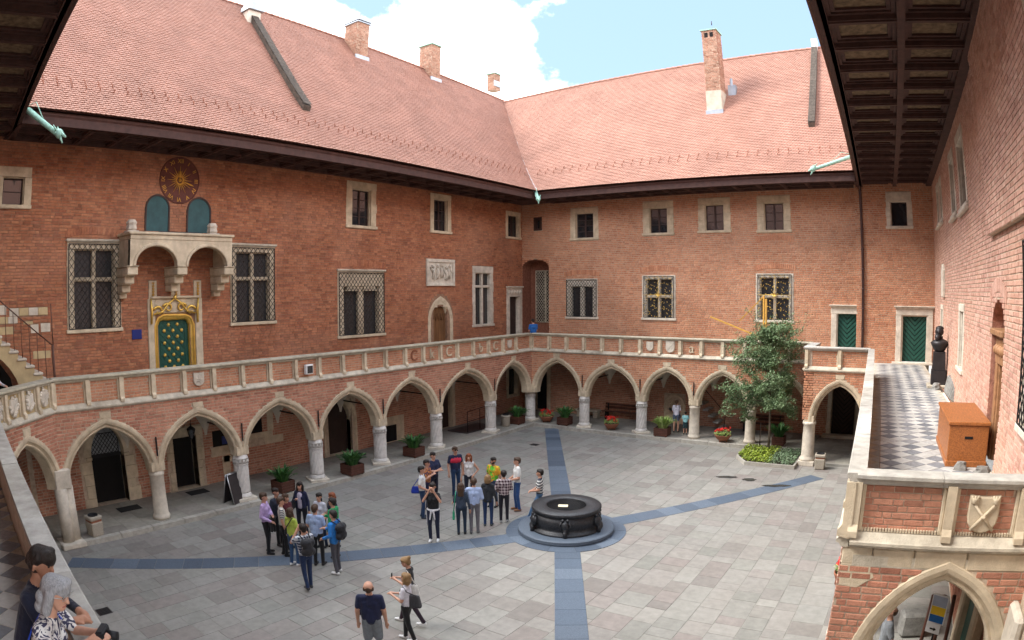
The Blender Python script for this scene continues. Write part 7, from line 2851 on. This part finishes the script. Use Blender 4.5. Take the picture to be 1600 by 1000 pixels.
CHK = pattern('check', (.62, .64, .68), (.012, .02, .06), 14)
PLAID = pattern('check', (.5, .42, .42), (.04, .012, .025), 11)
STRIPE = pattern('band', (.66, .66, .64), (.03, .035, .05), 11)
TIEDYE = pattern('noise', (.12, .5, .04), (.75, .35, .03), 5, (.5, .65, .05))
FLORAL = pattern('noise', (.045, .045, .09), (.62, .6, .58), 13, (.10, .12, .22))
ORANGE = pattern('noise', (.06, .03, .08), (.5, .2, .05), 8, (.3, .12, .2))
LILAC, LBLUE, LIME, TEAL = (.42, .30, .52), (.33, .42, .62), (.42, .52, .08), (.03, .09, .12)

# --- left group
a = person('man in lilac shirt and black trousers with a jacket over his arm', 4.16, -19.6, 40, 1.77, LILAC, BLACK, arms=('bent', 'folded'), sleeve='long', hair='brown')
jk = thing('jacket', 'dark jacket hanging over the arm of the man in lilac', 'jacket', a.location, a.rotation_euler.z)
skinned('cloth', [((.2, .16, 1.06), (-.02, .26, 1.08), .05, .05, 'j'), ((.16, .18, 1.05), (.18, .2, .75), .06, .05, 'j'), ((.05, .23, 1.05), (.08, .25, .72), .055, .045, 'j')], dict(j=cloth((.03, .026, .026))), jk)
person('man in dark jacket half hidden behind the man in lilac', 3.9, -19.0, 10, 1.72, (.02, .025, .04), BLACK, sleeve='long', hair='dark')
person('dark-haired woman in maroon top behind the man in the cream polo', 4.3, -18.95, 10, 1.63, (.09, .015, .02), BLACK, sex='f', hairstyle='bob', hair='brown')
person('man in cream polo with banded sleeves and black trousers', 4.62, -19.36, 60, 1.70, (.5, .48, .42), BLACK, hair='brown', top2=pattern('band', (.6, .58, .52), (.02, .02, .06), 22))
a = person('woman in navy suit and pale blouse facing the camera in the left group', 3.78, -18.05, 300, 1.68, NAVY, (.01, .011, .02), sex='f', hairstyle='long', hair='dark', sleeve='long', arms=('chest', 'down'), jacket=.08, front=(.45, .40, .48))
q = MB()
bag(a, 'dark handbag on the shoulder of the woman in navy suit', (.02, .018, .022), (.26, .02, 1.0), (.13, .07, .12))
a = person('woman in lime green top and blue jeans with her back to us', 5.34, -19.58, 100, 1.62, LIME, JEANS, sex='f', hairstyle='bob', hair='brown', shoes=SHOE_W, arms=('front', 'front'))
bag(a, 'small dark bag slung across the lime green top', (.02, .02, .025), (-.22, .05, 1.0), (.09, .05, .09), 'cross')
person('woman in white tee with sunglasses pushed up on her hair', 4.84, -18.2, 290, 1.61, (.55, .55, .62), DKJEANS, sex='f', hairstyle='tail', hair='dark', arms=('front', 'front'), glasses='up')
person('red-haired woman in dark top at the back of the left group', 5.1, -17.95, 265, 1.62, (.015, .015, .035), BLACK, sex='f', hairstyle='bob', hair='red', arms=('front', 'front'))
person('man in bright green sweater in the left group', 5.72, -18.45, 200, 1.72, (.012, .26, .09), DKJEANS, hair='dark', sleeve='long', arms=('phone', 'down'))
person('man in pale blue shirt and black trousers with his back to us', 5.78, -19.1, 115, 1.70, LBLUE, BLACK, hair='brown', arms=('front', 'bent'), belly=.02, build=1.08)
a = person('man in blue jacket and grey jeans wearing a black backpack', 6.53, -19.12, 195, 1.73, (.02, .17, .5), (.07, .07, .085), hair='dark', sleeve='long', arms=('phone', 'bent'), shoes=SHOE_W, jacket=.06)
backpack(a, 'black backpack on the man in the blue jacket', (.012, .012, .016))
a = person('man in blue checked shirt taking a photo, dark backpack', 6.78, -20.28, 165, 1.73, CHK, (.014, .03, .085), hair='dark', arms=('face', 'face'), shoes=(.03, .03, .035), stance='walk', stride=.1)
backpack(a, 'dark backpack on the man in the checked shirt', (.02, .02, .024))

# --- right group
person('tall man in navy polo with red chest band', 4.68, -12.06, 335, 1.78, NAVY, (.015, .04, .10), hair='brown', arms=('down', 'down'), top2=NAVY, band=(.5, .02, .05), glasses='dark')
a = person('curly red-haired woman in sleeveless white top, hand on hip', 5.38, -12.2, 300, 1.66, (.58, .55, .53), (.012, .015, .03), sex='f', hairstyle='long', hair='red', sleeve='none', arms=('down', 'hip'))
person('man in navy tee with folded arms', 4.5, -13.0, 350, 1.74, (.014, .02, .06), (.012, .014, .03), hair='dark', arms=('folded', 'folded'))
person('person in orange patterned shirt with hands raised to the chest', 4.84, -13.7, 20, 1.68, ORANGE, NAVY, hair='dark', arms=('chest', 'chest'))
a = person('man in white tee with a blue bag on his hip', 5.3, -14.46, 35, 1.70, WHITE, (.02, .045, .11), hair='dark', arms=('bent', 'down'), shoes=(.03, .04, .06))
bag(a, 'bright blue shoulder bag hanging beside the man in white tee', (.012, .035, .32), (.05, -.2, .95), (.10, .06, .11))
a = person('woman in black top photographing, white jacket tied at her waist', 6.9, -15.78, 300, 1.76, BLACK, (.012, .016, .04), sex='f', hairstyle='bun', hair='dark', arms=('face', 'face'), shoes=SHOE_W, waist=(.62, .60, .62))
person('man in green and orange tie-dye tee', 6.42, -12.25, 270, 1.70, TIEDYE, (.03, .05, .1), hair='dark', beard=True, skin=SKIN2)
a = person('woman in slate blue jacket held by the man beside her', 7.16, -14.85, 125, 1.58, (.035, .05, .08), (.015, .03, .055), sex='f', hairstyle='long', hair='brown', sleeve='long', arms=('down', 'front'))
bag(a, 'green shopping bag carried by the woman in slate blue', (.02, .3, .15), (-.25, .0, .62), (.07, .045, .16))
person('man in pale blue shirt and grey trousers with his arm round a woman', 7.40, -14.55, 125, 1.70, (.36, .45, .66), (.14, .13, .145), hair='brown', sleeve='long', arms=('front', 'hug'), shoes=(.12, .12, .12))
person('woman in black jacket and blue jeans with her back to us', 7.36, -13.82, 115, 1.62, (.022, .024, .028), (.014, .035, .10), sex='f', hairstyle='bob', hair='blond', sleeve='long', jacket=.08, arms=('down', 'front'), shoes=(.05, .06, .06))
person('man in dark red plaid shirt and black jeans', 7.56, -13.28, 125, 1.67, PLAID, (.016, .015, .022), hair='dark', sleeve='long', arms=('front', 'bent'), shoes=(.3, .3, .3))
a = person('man in white polo and blue jeans holding a camera', 7.26, -12.12, 225, 1.79, WHITE, (.025, .07, .20), hair='brown', arms=('front', 'front'), shoes=SHOE_T)
cm = thing('camera_body', 'black camera held by the man in the white polo', 'camera', a.location, a.rotation_euler.z)
q = MB(); q.box(ID, -.07, .07, .28, .34, .98, 1.08, c=.015); q.build('case', m_iron, cm)
q = MB(); q.tube([(0, .34, 1.03), (0, .42, 1.0)], .035, 10); q.build('lens', m_iron, cm)
person('man in black and white striped tee leaning on the well', 8.30, -12.42, 205, 1.72, STRIPE, (.06, .13, .24), hair='dark', arms=('front', 'front'), stance='lean', lean=.0, drop=.10, shoes=(.03, .03, .04))

# --- lower three
person('man in navy polo and grey shorts seen from behind at the bottom edge', 10.3, -21.5, 130, 1.78, NAVY, (.17, .19, .21), hair='brown', hairstyle='bald', legs='shorts', arms=('down', 'down'), nod=-.15, build=1.1, belly=.02, shoes=SHOE_W)
a = person('woman in white shirt and black trousers walking at the bottom edge', 10.28, -20.5, 200, 1.60, (.62, .6, .66), BLACK, sex='f', hairstyle='bob', hair='blond', arms=('phone', 'phone'), stance='walk', stride=.14, shoes=SHOE_W, nod=-.1)
bag(a, 'dark grey shoulder bag on the woman in the white shirt', (.05, .05, .055), (-.02, -.2, 1.06), (.10, .07, .15))
a = person('blond woman in black top looking at her phone while walking', 9.80, -19.9, 205, 1.62, BLACK, (.03, .016, .028), sex='f', hairstyle='bun', hair='blond', arms=('phone', 'phone'), stance='walk', stride=.3, nod=.35, sleeve='none', shoes=SHOE_W)
ph = thing('phone', 'dark phone in the hands of the blond woman in black', 'phone', a.location, a.rotation_euler.z)
q = MB(); q.box(ID, -.035, .035, .37, .38, 1.08, 1.21, c=.004); q.build('case', m_iron, ph)
bag(a, 'white tote bag on the woman looking at her phone', (.6, .58, .55), (-.16, -.12, .95), (.13, .05, .17))

# --- others
a = person('woman in white blouse and denim shorts at the wall fountain', 7.75, .95, 95, 1.62, (.6, .58, .66), (.08, .11, .17), sex='f', hairstyle='tail', hair='brown', legs='mini', z=.155, arms=('front', 'front'), group='visitors in the arcade')
bag(a, 'dark bag hanging beside the woman at the wall fountain', (.03, .03, .05), (.2, -.1, .88), (.08, .06, .1))
person('small child in turquoise top beside the wall fountain', 8.3, .75, 100, 1.12, (.25, .5, .52), (.02, .05, .06), legs='shorts', z=.155, hair='dark', group='visitors in the arcade')
person('man in blue shirt on the upper gallery at the back corner', -.35, .72, 150, 1.78, (.015, .10, .33), NAVY, hair='dark', z=ZF, arms=('phone', 'phone'), nod=.3, group='visitors on the galleries')
person('man in grey tee standing under the near terrace arch', 19.1, -18.15, 190, 1.74, (.20, .215, .23), (.05, .05, .06), hair='bald' if False else 'brown', hairstyle='bald', arms=('down', 'back'), group='visitors in the arcade', build=1.05)
person('person in white top on the gallery behind the corner crests', .05, -26.1, 45, 1.68, (.55, .52, .55), NAVY, z=ZF, sex='f', hairstyle='bob', arms=(((.30, .16, 1.24), (.30, .45, 1.21)), 'lean'), sleeve='long', group='visitors on the galleries')
# the two women leaning on the near parapet
u1 = person('dark-haired woman in navy top leaning on the near parapet', 14.26, -28.47, 52, 1.70, (.010, .012, .028), NAVY, sex='f', hairstyle='knot', hair='dark', z=ZF, arms=(((.27, .16, 1.25), (.12, .36, 1.25)), ((.27, .16, 1.25), (.06, .36, 1.25))), sleeve='long', lean=.42, voxel=.009, nod=.12, yaw=-.25, skin=SKIN2, build=1.15, group='visitors on the galleries')
u2 = person('grey-haired woman in floral blouse holding a camera on the near parapet', 14.72, -28.50, 50, 1.67, FLORAL, NAVY, sex='f', hairstyle='bob', hair='grey', z=ZF, arms=(((.25, .14, 1.24), (.09, .33, 1.33)), ((.25, .14, 1.24), (.06, .34, 1.33))), lean=.40, voxel=.008, nod=.15, yaw=-.2, build=1.2, belly=.02, group='visitors on the galleries', glasses='clear')
cm = thing('camera_body', 'black camera in the hands of the grey-haired woman', 'camera', u2.location, u2.rotation_euler.z)
q = MB(); q.box(ID, -.075, .07, .52, .58, 1.24, 1.34, c=.012); q.build('case', m_iron, cm)
q = MB(); q.tube([(-.01, .58, 1.29), (-.01, .65, 1.28)], .032, 12); q.build('lens', m_iron, cm)
sp_ = thing('shoulder_strap', 'wide bright blue strap across the floral blouse', 'strap', u2.location, u2.rotation_euler.z)
q = MB(); S = u2['S']
pts = [Vector((.2, .02, .98)), Vector((.1, -.06, 1.15)), Vector((-.02, .02, 1.32)), Vector((-.1, .11, 1.44)), Vector((-.11, .2, 1.47)), Vector((-.06, .27, 1.40))]
rings = []
for i, p in enumerate(pts):
    w_ = Vector((.028, .012, .01)); rings.append([(p + w_ + Vector((0, -.012, .006))) * S, (p + w_ + Vector((0, -.02, .012))) * S, (p - w_ + Vector((0, -.02, .012))) * S, (p - w_ + Vector((0, -.012, .006))) * S])
q.sweep(rings); q.build('band', cloth((.02, .06, .42)), sp_)
finish_people()
